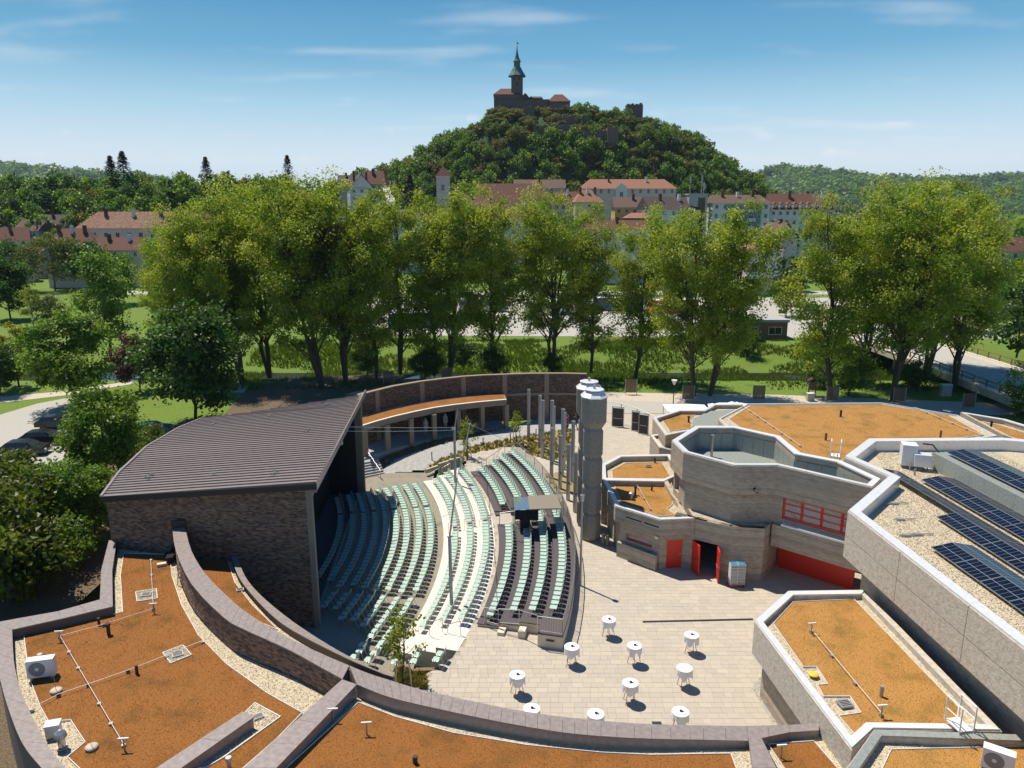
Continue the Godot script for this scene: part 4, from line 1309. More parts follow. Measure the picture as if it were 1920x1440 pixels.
	wall_open(qw, qs[2], qs[3], 0, 2.67, 0.3 * inside_sign(qs, qs[2], qs[3]), [[0.5, 1.6, 0.0, 2.1]])
	part(o, "low_wall", qw, M.concrete)
	var plinth := MB.new()
	wall_open(plinth, qs[1] + Vector2(-0.25, 0.2), qs[2] + Vector2(-0.3, 0.3), 0, 1.1, 0.25 * inside_sign(qs, qs[1], qs[2]))
	part(o, "plinth", plinth, M.concrete)
	var rd := MB.new()
	var dd := (qs[3] - qs[2]).normalized()
	rd.beam(at3(qs[2] + dd * 0.5 + Vector2(0, -0.08), 1.05), at3(qs[2] + dd * 1.6 + Vector2(0, -0.08), 1.05), 0.07, 2.08)
	var rdo := part(o, "door", rd, M.red_paint)
	var rh := MB.new()
	rh.beam(at3(qs[2] + dd * 1.4, 1.05), at3(qs[2] + dd * 1.54, 1.05), 0.05, 0.04)
	part(rdo, "handle", rh, M.steel)
	var rw := MB.new()
	var dw := (qs[2] - qs[1]).normalized()
	for y in [1.38, 1.82]: rw.beam(at3(qs[1] + dw * 0.5 + Vector2(0.08, -0.08), y), at3(qs[1] + dw * (l12 - 0.6) + Vector2(0.08, -0.08), y), 0.08, 0.1)
	var rwo := part(o, "window", rw, M.red_paint)
	var rp := MB.new()
	rp.beam(at3(qs[1] + dw * 0.5 + Vector2(0.12, -0.12), 1.6), at3(qs[1] + dw * (l12 - 0.6) + Vector2(0.12, -0.12), 1.6), 0.02, 0.4)
	part(rwo, "pane", rp, M.pane)
	var em := MB.new()
	em.beam(at3(qs[1].lerp(qs[2], 0.9) + Vector2(-0.1, 0.12), 2.3), at3(qs[1].lerp(qs[2], 0.98) + Vector2(-0.1, 0.12), 2.3), 0.08, 0.18)
	part(o, "wall_lamp", em, M.white_metal)
	var Q2 := PackedVector2Array([Vector2(6.95, -54.3), Vector2(11.9, -54.1), Vector2(13.4, -55.6), Vector2(13.43, -60.27), Vector2(9.05, -60.0), Vector2(7.29, -57.69)])
	var Q2i := inward(Q2, 0.28)
	var q2 := MB.new()
	closed_ring(q2, Q2, Q2i, 0.0, 3.64)
	part(o, "low_fascia", q2, M.concrete)
	zinc_cap(o, Q2, 0.28, 3.7, 0.04, 2.4)
	green_roof(o, Q2i, inward(Q2, 0.85), func(_p): return 3.2)
	# ---- low wings behind
	var B1 := PackedVector2Array([Vector2(13.8, -70.49), Vector2(13.89, -64.67), Vector2(16.46, -66.16), Vector2(19.4, -61.5), Vector2(25.5, -69.0), Vector2(24.36, -75.82), Vector2(21.16, -75.82), Vector2(19.46, -73.48), Vector2(16.96, -73.48)])
	var B1i := inward(B1, 0.3)
	var b1 := MB.new()
	closed_ring(b1, B1, B1i, 0.0, 3.94)
	part(o, "low_fascia", b1, M.concrete)
	zinc_cap(o, B1, 0.3, 4.0, 0.04, 2.6)
	green_roof(o, B1i, PackedVector2Array([Vector2(14.84, -71.13), Vector2(16.77, -73.49), Vector2(18.78, -73.49), Vector2(17.68, -71.32), Vector2(17.1, -68.19), Vector2(14.84, -67.31)]), func(_p): return 3.55)
	var mem := MB.new()
	mem.prism(PackedVector2Array([Vector2(17.19, -68.38), Vector2(17.95, -71.16), Vector2(20.25, -73.95), Vector2(23.45, -74.58), Vector2(20.44, -70.21), Vector2(19.84, -68.38)]), 3.56, 3.72)
	part(o, "membrane_roof", mem, M.duct_zinc)
	var B2 := PackedVector2Array([Vector2(13.09, -67.75), Vector2(13.23, -64.01), Vector2(14.28, -63.1), Vector2(15.5, -60.6), Vector2(17.5, -65.0), Vector2(14.76, -68.26)])
	var B2i := inward(B2, 0.25)
	var b2 := MB.new()
	closed_ring(b2, B2, B2i, 0.0, 3.04)
	part(o, "low_fascia", b2, M.concrete)
	zinc_cap(o, B2, 0.25, 3.1, 0.04, 2.4)
	green_roof(o, B2i, inward(B2, 0.8), func(_p): return 2.75)
	# ---- main hall roof
	var R := PackedVector2Array([Vector2(17.31, -60.29), Vector2(21.23, -65.2), Vector2(33.55, -65.58), Vector2(38.02, -61.29), Vector2(37.65, -55.33), Vector2(25.6, -51.3), Vector2(22.1, -47.5), Vector2(20.0, -49.2), Vector2(20.0, -52.5), Vector2(17.3, -55.2)])
	var rr := MB.new()
	rr.prism(R, 0.0, 6.7)
	part(o, "hall_wall", rr, M.concrete)
	var re := MB.new()
	closed_ring(re, inward(R, -0.06), inward(R, 0.16), 6.5, 6.84)
	part(o, "roof_edge", re, M.zinc)
	green_roof(o, R, PackedVector2Array([Vector2(18.16, -60.13), Vector2(21.4, -64.64), Vector2(33.13, -65.02), Vector2(37.25, -61.29), Vector2(36.8, -55.75), Vector2(26.0, -52.2), Vector2(22.6, -49.2), Vector2(20.9, -50.2), Vector2(20.8, -53.2), Vector2(18.6, -55.6)]), func(_p): return 6.72, 0.7)
	var R2 := PackedVector2Array([Vector2(39.49, -63.43), Vector2(41.93, -61.08), Vector2(42.93, -57.55), Vector2(39.76, -52.99), Vector2(38.95, -56.69)])
	var r2 := MB.new()
	closed_ring(r2, R2, inward(R2, 0.25), 0.0, 6.5)
	part(o, "low_fascia", r2, M.concrete)
	zinc_cap(o, R2, 0.25, 6.56, 0.04, 2.6, null, [3, 4])
	green_roof(o, inward(R2, 0.25), inward(R2, 0.9), func(_p): return 6.1)
	# ---- wing with the solar roof
	var P := PackedVector2Array([Vector2(18.2, -37.8), Vector2(23.0, -43.1), Vector2(21.9, -46.8), Vector2(25.3, -50.7), Vector2(34.8, -50.9), Vector2(46.0, -47.5), Vector2(46.0, -18.0), Vector2(19.5, -18.0)])
	var Pi := inward(P, 0.55)
	var pf := MB.new()
	closed_ring(pf, inward(P, 0.06), Pi, 5.37, 8.0)
	part(o, "solar_wing_wall", pf, M.smooth_concrete)
	for e in [[0, 1], [7, 0], [1, 2], [2, 3]]:   # cast panels with open joints
		var p := P[e[0]]
		var q := P[e[1]]
		var k := maxi(1, roundi(p.distance_to(q) / 5.2))
		for j in k:
			for y in [[5.37, 6.58], [6.625, 8.0]]:
				var a := p.lerp(q, float(j) / k + 0.02 / p.distance_to(q) * (1 if j > 0 else 0))
				var b := p.lerp(q, float(j + 1) / k - 0.02 / p.distance_to(q) * (1 if j < k - 1 else 0))
				var mb := MB.new()
				wall_open(mb, a, b, y[0], y[1], 0.07 * inside_sign(P, p, q))
				part(o, "concrete_panel", mb, M.pale_concrete)
	zinc_cap(o, P, 0.55, 8.1, 0.05, 3.0)
	var ln := MB.new()
	closed_ring(ln, inward(P, 0.56), inward(P, 0.58), 7.2, 7.98)
	part(o, "parapet_lining", ln, M.zinc)
	var pr := MB.new()
	pr.poly(Pi, 7.3); pr.poly(P, 5.36, false)
	part(o, "gravel_roof", pr, M.gravel)
	scatter(o, "pebbles", pebble, PackedVector2Array([Vector2(19, -37.5), Vector2(23.0, -42.4), Vector2(25.5, -50), Vector2(34, -50), Vector2(34, -26), Vector2(19.5, -26)]), func(_p): return 7.31, 34000, pebble_tones, 0.022, 0.05)
	var pl := inward(P, 0.95)
	var pw := MB.new()
	for i in [7, 0]:
		wall_open(pw, pl[i], pl[(i + 1) % 8], 0.0, 5.37, 0.4 * inside_sign(pl, pl[i], pl[(i + 1) % 8]))
	part(o, "recessed_wall", pw, M.concrete)
	# ---- annexe in front
	var X := PackedVector2Array([Vector2(11.97, -33.19), Vector2(14.65, -36.09), Vector2(18.81, -36.2), Vector2(19.1, -25.2), Vector2(14.15, -25.31), Vector2(12.77, -24.16)])
	var Xi := inward(X, 0.34)
	var xf := MB.new()
	closed_ring(xf, X, Xi, 2.4, 4.14)
	part(o, "annexe_fascia", xf, M.pale_concrete)
	zinc_cap(o, X, 0.34, 4.22, 0.04, 2.6, null, [2])
	var xl := inward(X, 0.5)
	var xw := MB.new()
	for i in [0, 1, 5]: wall_open(xw, xl[i], xl[(i + 1) % 6], 0.0, 2.4, 0.3 * inside_sign(xl, xl[i], xl[(i + 1) % 6]))
	xw.poly(X, 2.41, false)
	part(o, "annexe_wall", xw, M.concrete)
	green_roof(o, Xi, PackedVector2Array([Vector2(14.75, -35.46), Vector2(18.06, -35.73), Vector2(18.45, -26.96), Vector2(17.81, -26.01), Vector2(13.48, -25), Vector2(13.28, -26.43), Vector2(14.28, -26.63), Vector2(14.29, -27.69), Vector2(13.17, -27.69), Vector2(13.22, -28.45), Vector2(13.69, -28.52), Vector2(13.7, -29.78), Vector2(13.1, -29.78), Vector2(12.98, -33.36)]), func(_p): return 3.85, 1.0)
	var gs := MB.new()
	gs.poly(PackedVector2Array([Vector2(12.33, -33.75), Vector2(13.35, -35.02), Vector2(13.2, -31.21), Vector2(12.48, -31.13)]), 0.02)
	part(o, "gravel_strip", gs, M.grey_gravel)
	var Y := PackedVector2Array([Vector2(12.14, -23.16), Vector2(14.08, -25.18), Vector2(19.2, -24.9), Vector2(24, -24.8), Vector2(24, -18.5), Vector2(11.6, -18.5)])
	var Yi := inward(Y, 0.3)
	var yf := MB.new()
	closed_ring(yf, Y, Yi, 1.0, 4.24)
	part(o, "annexe_fascia", yf, M.pale_concrete)
	zinc_cap(o, Y, 0.3, 4.3, 0.04, 2.2, M.duct_zinc)
	green_roof(o, Yi, PackedVector2Array([Vector2(14.42, -24.44), Vector2(20.42, -24.64), Vector2(17.61, -20.6), Vector2(11.27, -20.6)]), func(_p): return 3.9, 1.0)
	solar_roof()

func mb_side(m: MB) -> MB:
	return m

func inside_sign(poly: PackedVector2Array, p: Vector2, q: Vector2) -> float:
	return 1.0 if Geometry2D.is_point_in_polygon(p.lerp(q, 0.5) + side(p, q) * 0.15, poly) else -1.0

func solar_roof() -> void:
	var y := 7.32
	var u := (Vector2(28.3, -38.47) - Vector2(27.66, -46.74)).normalized()
	var w := Vector2(-u.y, u.x)
	if w.x < 0: w = -w
	# insulated air duct clad in zinc sheets
	var d := thing("air_duct", "long zinc clad air duct on the gravel roof under solar panels", "air duct", Vector3(27.66, 7.3, -46.74))
	var d0 := Vector2(d.position.x, d.position.z)
	var dw := 3.2
	for k in 16:
		var a := d0 + u * (k * 1.25 + 0.006)
		var b := d0 + u * ((k + 1) * 1.25 - 0.006)
		var t := [at3(a, y + 1.05), at3(b, y + 1.05), at3(b + w * dw, y + 1.05), at3(a + w * dw, y + 1.05)]
		if (t[1] - t[0] as Vector3).cross(t[3] - t[0]).y < 0: t.reverse()
		var o := []
		for q in t:
			var s := Vector2(q.x, q.z)
			var mid := (a + b) / 2 + w * dw / 2
			o.append(at3(s + w * signf((s - mid).dot(w)) * 0.12, y))
		var mb := MB.new()
		mb.hexa(o, t)
		part(d, "cladding_sheet", mb, M.duct_zinc)
	# one panel, then copies
	var ang := deg_to_rad(11.0)
	var mk := func(blue: bool) -> Node3D:
		var t := Node3D.new()
		var gl := MB.new()
		gl.quad(Vector3(-0.87, 0.036, 0.54), Vector3(0.87, 0.036, 0.54), Vector3(0.87, 0.036, -0.54), Vector3(-0.87, 0.036, -0.54))
		var fr := MB.new()
		for s in [-1, 1]:
			fr.boxx(Transform3D(Basis(), Vector3(0, 0.018, s * 0.545)), Vector3(1.76, 0.04, 0.025))
			fr.boxx(Transform3D(Basis(), Vector3(s * 0.872, 0.018, 0)), Vector3(0.025, 0.04, 1.08))
		var bk := MB.new()
		bk.boxx(Transform3D(Basis(), Vector3(0, 0.01, 0)), Vector3(1.72, 0.012, 1.06))
		for q in [["glass", gl, M.solar], ["frame", fr, M.steel], ["backsheet", bk, M.solar_back]]:
			var m := MeshInstance3D.new()
			m.name = q[0]; m.mesh = q[1].done(Vector3.ZERO, q[2])
			t.add_child(m)
		return t
	var proto: Node3D = mk.call(true)
	var rows := [[Vector2(20.95, -34.48), -1, 14, 0, 7.45, "solar panel in the row next to the white parapet"], [Vector2(23.3, -38.24), -1, 16, -4, 7.45, "solar panel in the middle double row on the gravel roof"], [Vector2(25.55, -44), -1, 16, 0, 7.45, "solar panel in the row beside the zinc duct"], [d0 + w * 0.55 + u * 0.6, -1, 12, 0, 8.5, "solar panel on top of the zinc air duct"]]
	for r in rows:
		for sdn in [0, 1]:
			var k0: int = r[3] if sdn == 1 else 0
			for k in range(k0, r[2]):
				var c: Vector2 = r[0] + u * (k * 1.785 + 0.9) + w * (0.54 + sdn * 1.1)
				if c.x > 33 and c.y > -40: continue
				if c.x > 40: continue
				if sdn == 1 and r[4] < 8 and Vector2(c.x, c.y).x < 19.5: continue
				var t: Node3D = proto.duplicate()
				t.name = numbered("solar_panel"); add_child(t)
				var tilt := ang if sdn == 0 else -ang
				var X := Vector3(u.x, 0, u.y)
				var Z := Vector3(-w.x, 0, -w.y)
				var yy: float = r[4] + 0.13
				t.transform = Transform3D(Basis(X, Vector3.UP, X.cross(Vector3.UP)).orthonormalized(), at3(c, yy))
				if t.transform.basis.z.dot(Z) < 0: tilt = -tilt
				t.transform.basis = t.transform.basis * Basis(Vector3.RIGHT, tilt)
				tag(t, ("dark blue " if sdn == 0 else "far slope ") + str(r[5]), "solar panel", "solar panels on the gravel roof")
	proto.free()
	for q in [Vector3(21.43, 7.33, -38.18), Vector3(20.69, 7.33, -36.13), Vector3(22.22, 7.33, -40.46), Vector3(21.37, 7.33, -36.26)]:
		var t := thing("mounting_rail", "bare metal mounting rail with ballast block lying on gravel", "mounting rail", q, "bare rails beside the solar panels")
		var b := MB.new()
		b.beam(q + Vector3(-0.5, 0.05, 0.02), q + Vector3(0.75, 0.05, -0.05), 0.05, 0.05)
		part(t, "rail", b, M.steel)
		var c := MB.new()
		c.box(q + Vector3(-0.1, 0, 0), Vector3(0.4, 0.1, 0.2))
		part(t, "ballast_block", c, M.galvanised)
	var big := thing("ventilation_unit", "white box ventilation unit on feet beside the zinc duct", "ventilation unit", Vector3(26.44, 7.3, -46.64))
	var p := big.position
	var b1 := MB.new()
	b1.boxx(Transform3D(Basis(Vector3.UP, -0.3), p + Vector3(-0.25, 0.9, -0.3)), Vector3(0.9, 1.4, 0.9))
	part(big, "cabinet", b1, M.white_metal)
	var b2 := MB.new()
	b2.boxx(Transform3D(Basis(Vector3.UP, -0.3), p + Vector3(0.35, 0.7, 0.3)), Vector3(1.0, 0.8, 0.7))
	part(big, "fan_section", b2, M.zinc)
	for k in 4:
		var b3 := MB.new()
		b3.tube(p + Vector3(-0.5 + (k % 2) * 1.2, 0.0, -0.6 + (k / 2) * 1.1), p + Vector3(-0.4 + (k % 2) * 1.0, 0.5, -0.5 + (k / 2) * 0.9), 0.04, 0.04, 6)
		part(big, "leg", b3, M.galvanised)
	var hose := MB.new()
	var hp := [p + Vector3(0.8, 1.5, -0.6), p + Vector3(1.4, 1.45, -0.5), p + Vector3(1.7, 0.9, 0.1), p + Vector3(1.8, 0.15, 0.4)]
	for i in 3: hose.tube(hp[i], hp[i + 1], 0.05, 0.05, 6)
	part(big, "hose", hose, M.black_plastic)
	# roof ladders
	var lad := func(at: Vector3, yaw: float, label: String):
		var t := thing("roof_ladder", label, "ladder", at)
		var x := Transform3D(Basis(Vector3.UP, yaw), at)
		for s in [-0.3, 0.3]:
			var b := MB.new()
			b.tube(x * Vector3(s, -1.0, 0.1), x * Vector3(s, 1.1, 0.1), 0.03, 0.03, 6)
			b.tube(x * Vector3(s, 1.1, 0.1), x * Vector3(s, 1.1, -0.7), 0.03, 0.03, 6)
			b.tube(x * Vector3(s, 1.1, -0.7), x * Vector3(s, 0.05, -0.7), 0.03, 0.03, 6)
			b.tube(x * Vector3(s, 0.6, 0.1), x * Vector3(s, 0.6, -0.7), 0.025, 0.025, 6)
			part(t, "side_rail", b, M.white_metal)
		for k in 4:
			var b := MB.new()
			b.tube(x * Vector3(-0.3, -0.9 + k * 0.3, 0.1), x * Vector3(0.3, -0.9 + k * 0.3, 0.1), 0.02, 0.02, 6)
			part(t, "rung", b, M.white_metal)
		var pf := MB.new()
		pf.boxx(x * Transform3D(Basis(), Vector3(0, 0.08, -0.3)), Vector3(0.58, 0.04, 0.8))
		part(t, "platform", pf, M.white_metal)
	lad.call(Vector3(17.48, 4.3, -25), 0.15, "white tubular ladder stepping over the parapet between two sedum roofs")
	lad.call(Vector3(21.62, 7.75, -47.48), -0.4, "white ladder hooked over the tower parapet onto the hall roof")

func roof_things() -> void:
	vent(Vector3(-19.95, 3.45, -33.12), 0.5, 0.09, "black capped vent pipe on the sedum roof by the brick stage", M.black_plastic)
	vent(Vector3(-16.98, 3.45, -29.9), 0.45, 0.07, "slim dark vent pipe beside the conductor on sedum", M.black_plastic, false)
	vent(Vector3(-20.9, 3.45, -33.99), 0.4, 0.07, "short dark vent pipe near the angled coping", M.black_plastic, false)
	vent(Vector3(-21.8, 3.45, -30.67), 0.4, 0.08, "small grey vent pipe behind the air conditioner", M.galvanised)
	vent(Vector3(-3.6, 3.7, -23.79), 0.5, 0.09, "dark vent pipe on the large sedum roof along the curved coping", M.black_plastic, false)
	vent(Vector3(-10.66, 3.45, -24.08), 0.35, 0.08, "short grey vent pipe between stub wall and dividing wall", M.galvanised)
	vent(Vector3(15.6, 3.9, -27.69), 0.5, 0.08, "dark vent pipe standing alone on the annexe sedum", M.galvanised, false)
	vent(Vector3(9.11, 3.35, -51.85), 0.55, 0.08, "black capped vent on the low wing sedum", M.black_plastic)
	vent(Vector3(10.49, 3.35, -52.71), 0.45, 0.07, "short black vent on the low wing sedum", M.black_plastic, false)
	vent(Vector3(11.95, 3.25, -59.26), 0.45, 0.07, "black vent on the small roof behind the low wing", M.black_plastic, false)
	vent(Vector3(14.79, 6.1, -52.67), 1.5, 0.1, "tall steel flue standing in the sunken tower roof", M.steel)
	vent(Vector3(23.9, 6.75, -54.4), 0.6, 0.09, "brown vent pipe on the hall roof near the ladder", M.timber, false)
	vent(Vector3(27.85, 6.75, -60.96), 0.6, 0.09, "dark vent pipe in the middle of the hall roof", M.black_plastic, false)
	vent(Vector3(33.02, 6.75, -55.08), 0.6, 0.08, "brown vent pipe at the hall roof edge by the solar wing", M.timber, false)
	vent(Vector3(17.26, 3.6, -70.18), 0.5, 0.09, "black capped vent by the pale membrane roof", M.black_plastic)
	vent(Vector3(39.76, 6.2, -59.5), 0.5, 0.09, "black capped vent on the narrow strip roof", M.black_plastic)
	vent(Vector3(25.83, 7.35, -45.29), 0.4, 0.06, "short dark pipe in gravel beside the ventilation unit", M.galvanised, false)
	hatch(Vector3(-19.92, 3.48, -36.93), "grey drain cover on the gravel pad near the stage wall")
	hatch(Vector3(-15.77, 3.48, -31.35), "grey drain cover on the gravel pad beside the conductor", 0.5, 0.5)
	hatch(Vector3(-10.49, 3.48, -26.92), "grey drain cover at the end of the stub wall", 0.4, 0.6)
	hatch(Vector3(13.83, 3.92, -27.14), "dark drain cover on the annexe gravel pad", 0.55, 0.2)
	hatch(Vector3(11.24, 3.28, -58.25), "dark drain cover on the small roof behind the low wing", 0.5, 0.0)
	hatch(Vector3(-15.27, 3.1, -38.15), "small drain cover in gravel by the low parapet", 0.4, 0.5)
	for q in [[Vector3(-19.88, 3.47, -28.61), "round grey concrete foot on sedum next to the air conditioner"], [Vector3(-16.41, 3.47, -25.11), "round grey concrete foot on sedum near the gravel corner"]]:
		var t := thing("concrete_foot", q[1], "concrete foot", q[0])
		var b := MB.new()
		b.ring([[0.24, 0.0], [0.24, 0.09], [0.19, 0.13], [0.0, 0.13]], q[0], 16)
		part(t, "weight", b, M.smooth_concrete)
		var r := MB.new()
		r.tube(q[0] + Vector3(0, 0.1, 0), q[0] + Vector3(0, 0.9, 0), 0.012, 0.008, 5)
		part(t, "rod", r, M.steel)
	var yl := thing("roof_outlet", "round yellow cap on the annexe gravel pad", "roof outlet", Vector3(13.29, 3.9, -29.09))
	var yb := MB.new()
	yb.ring([[0.0, 0.06], [0.2, 0.06], [0.22, 0.12], [0.16, 0.16], [0.0, 0.16]], yl.position, 18)
	part(yl, "cap", yb, M.yellow_plastic)
	var ys := MB.new()
	ys.tube(yl.position, yl.position + Vector3(0, 0.07, 0), 0.12, 0.12, 12)
	part(yl, "socket", ys, M.galvanised)
	wire_run("white conductor wire along the sedum roof toward the stage wall", [Vector3(-21.59, 3.45, -41.03), Vector3(-18.79, 3.45, -35.38), Vector3(-20.58, 3.45, -33.84), Vector3(-22.16, 3.45, -32.79), Vector3(-18.69, 3.45, -29.01), Vector3(-15.22, 3.45, -25.22)])
	wire_run("white conductor wire crossing the sedum roof past the drain pad", [Vector3(-20.15, 3.45, -27.36), Vector3(-19.57, 3.45, -28.27), Vector3(-17.43, 3.45, -29.98), Vector3(-15.01, 3.45, -32.37)])
	wire_run("white conductor wire lengthways on the annexe sedum roof", [Vector3(14.56, 3.92, -32.59), Vector3(15, 3.92, -26.44)])
	wire_run("white conductor wire crossing the low wing roof", [Vector3(9.46, 3.36, -55.06), Vector3(9.72, 3.36, -48.93)])
	wire_run("white conductor wire across the large hall roof", [Vector3(20.53, 6.78, -63.98), Vector3(21.33, 6.78, -52.74)])
	wire_run("white conductor wire at the far corner of the hall roof", [Vector3(35.52, 6.78, -63.62), Vector3(36.38, 6.78, -55.4)])
	for q in [[Vector3(-18.64, 3.45, -35.11), "bent steel anchor post where the sedum narrows toward the stage"], [Vector3(-22, 3.45, -32.51), "steel anchor post near the corner of the left sedum roof"], [Vector3(-15.06, 3.45, -24.99), "steel anchor post beside the stub wall"], [Vector3(14.5, 3.92, -32.45), "steel anchor post at the upper end of the annexe roof"], [Vector3(14.95, 3.92, -26.34), "steel anchor post at the lower end of the annexe roof"], [Vector3(10.52, 3.08, -25.08), "steel anchor post on the small sedum roof before the annexe"], [Vector3(-7.12, 4.1, -25.88), "thin steel anchor post near the dividing wall"], [Vector3(-5.66, 4, -25.2), "thin steel anchor post on the large curved sedum roof"]]: roof_post(q[0], q[1])
	aircon(Vector3(-21.09, 3.45, -29.67), Vector3(1.1, 0.85, 0.4), 0.25, "white air conditioner with one fan on the left sedum roof")
	aircon(Vector3(17.71, 3.95, -23.33), Vector3(1.0, 0.8, 0.4), -0.6, "white air conditioner on the sedum roof below the ladder")
	var bx := thing("junction_box", "white equipment box on the gravel corner", "equipment box", Vector3(-18.34, 3.45, -25.89))
	var b := MB.new()
	b.box(bx.position, Vector3(0.5, 0.5, 0.4), 0.3)
	part(bx, "case", b, M.white_metal)
	var l := MB.new()
	l.box(bx.position + Vector3(0, 0.5, 0), Vector3(0.56, 0.06, 0.46), 0.3)
	part(bx, "lid", l, M.zinc)
	var lt := thing("steel_cowl", "shiny steel exhaust cowl on the gravel corner", "exhaust cowl", Vector3(-17.59, 3.45, -25.16))
	var lb := MB.new()
	lb.ring([[0.14, 0.0], [0.14, 0.45], [0.24, 0.5], [0.2, 0.68], [0.06, 0.8], [0.0, 0.8]], lt.position, 12)
	part(lt, "cowl", lb, M.steel)
	var lc := MB.new()
	lc.ring([[0.2, 0.0], [0.2, 0.05], [0.0, 0.05]], lt.position, 12)
	part(lt, "flange", lc, M.galvanised)
	var blue := thing("steel_cowl", "blue capped exhaust cowl on the low wing sedum", "exhaust cowl", Vector3(8.67, 3.35, -51.02))
	var bb := MB.new()
	bb.ring([[0.12, 0.0], [0.12, 0.3], [0.22, 0.36], [0.2, 0.5], [0.0, 0.58]], blue.position, 12)
	part(blue, "cowl", bb, M.steel)
	var bf := MB.new()
	bf.ring([[0.18, 0.0], [0.18, 0.05], [0.0, 0.05]], blue.position, 12)
	part(blue, "flange", bf, M.galvanised)
	var ts := thing("folded_tarpaulin", "crumpled dark tarpaulin with pale end by the tall brick wall", "tarpaulin", Vector3(-20.41, 3.45, -41.17))
	rng.seed = 3
	var tb := MB.new()
	var tb2 := MB.new()
	for i in 10:
		var c := ts.position + Vector3(rng.randf_range(-0.2, 0.25), 0.12 + 0.06 * (i % 5), rng.randf_range(-0.7, 0.5))
		tb.boxx(Transform3D(Basis(Vector3(rng.randf(), rng.randf(), rng.randf()).normalized(), rng.randf() * 1.5), c), Vector3(0.45, 0.2, 0.4))
	part(ts, "tarpaulin", tb, M.black_fabric)
	tb2.boxx(Transform3D(Basis(Vector3.UP, 0.4), ts.position + Vector3(-0.25, 0.1, 0.75)), Vector3(0.5, 0.14, 0.25))
	part(ts, "pale_sheet", tb2, M.plywood)
	var ld := thing("wall_ladder", "short steel ladder leaning on the tall brick wall", "ladder", Vector3(-18.74, 3.45, -38.29))
	for s in [-0.16, 0.16]:
		var r := MB.new()
		r.tube(ld.position + Vector3(0.0, 0, s), ld.position + Vector3(0.25, 1.5, s), 0.03, 0.03, 6)
		part(ld, "side_rail", r, M.plywood)
	for k in 5:
		var r := MB.new()
		var t := (k + 0.7) / 5.5
		r.tube(ld.position + Vector3(0.25 * t, 1.5 * t, -0.16), ld.position + Vector3(0.25 * t, 1.5 * t, 0.16), 0.02, 0.02, 6)
		part(ld, "rung", r, M.plywood)

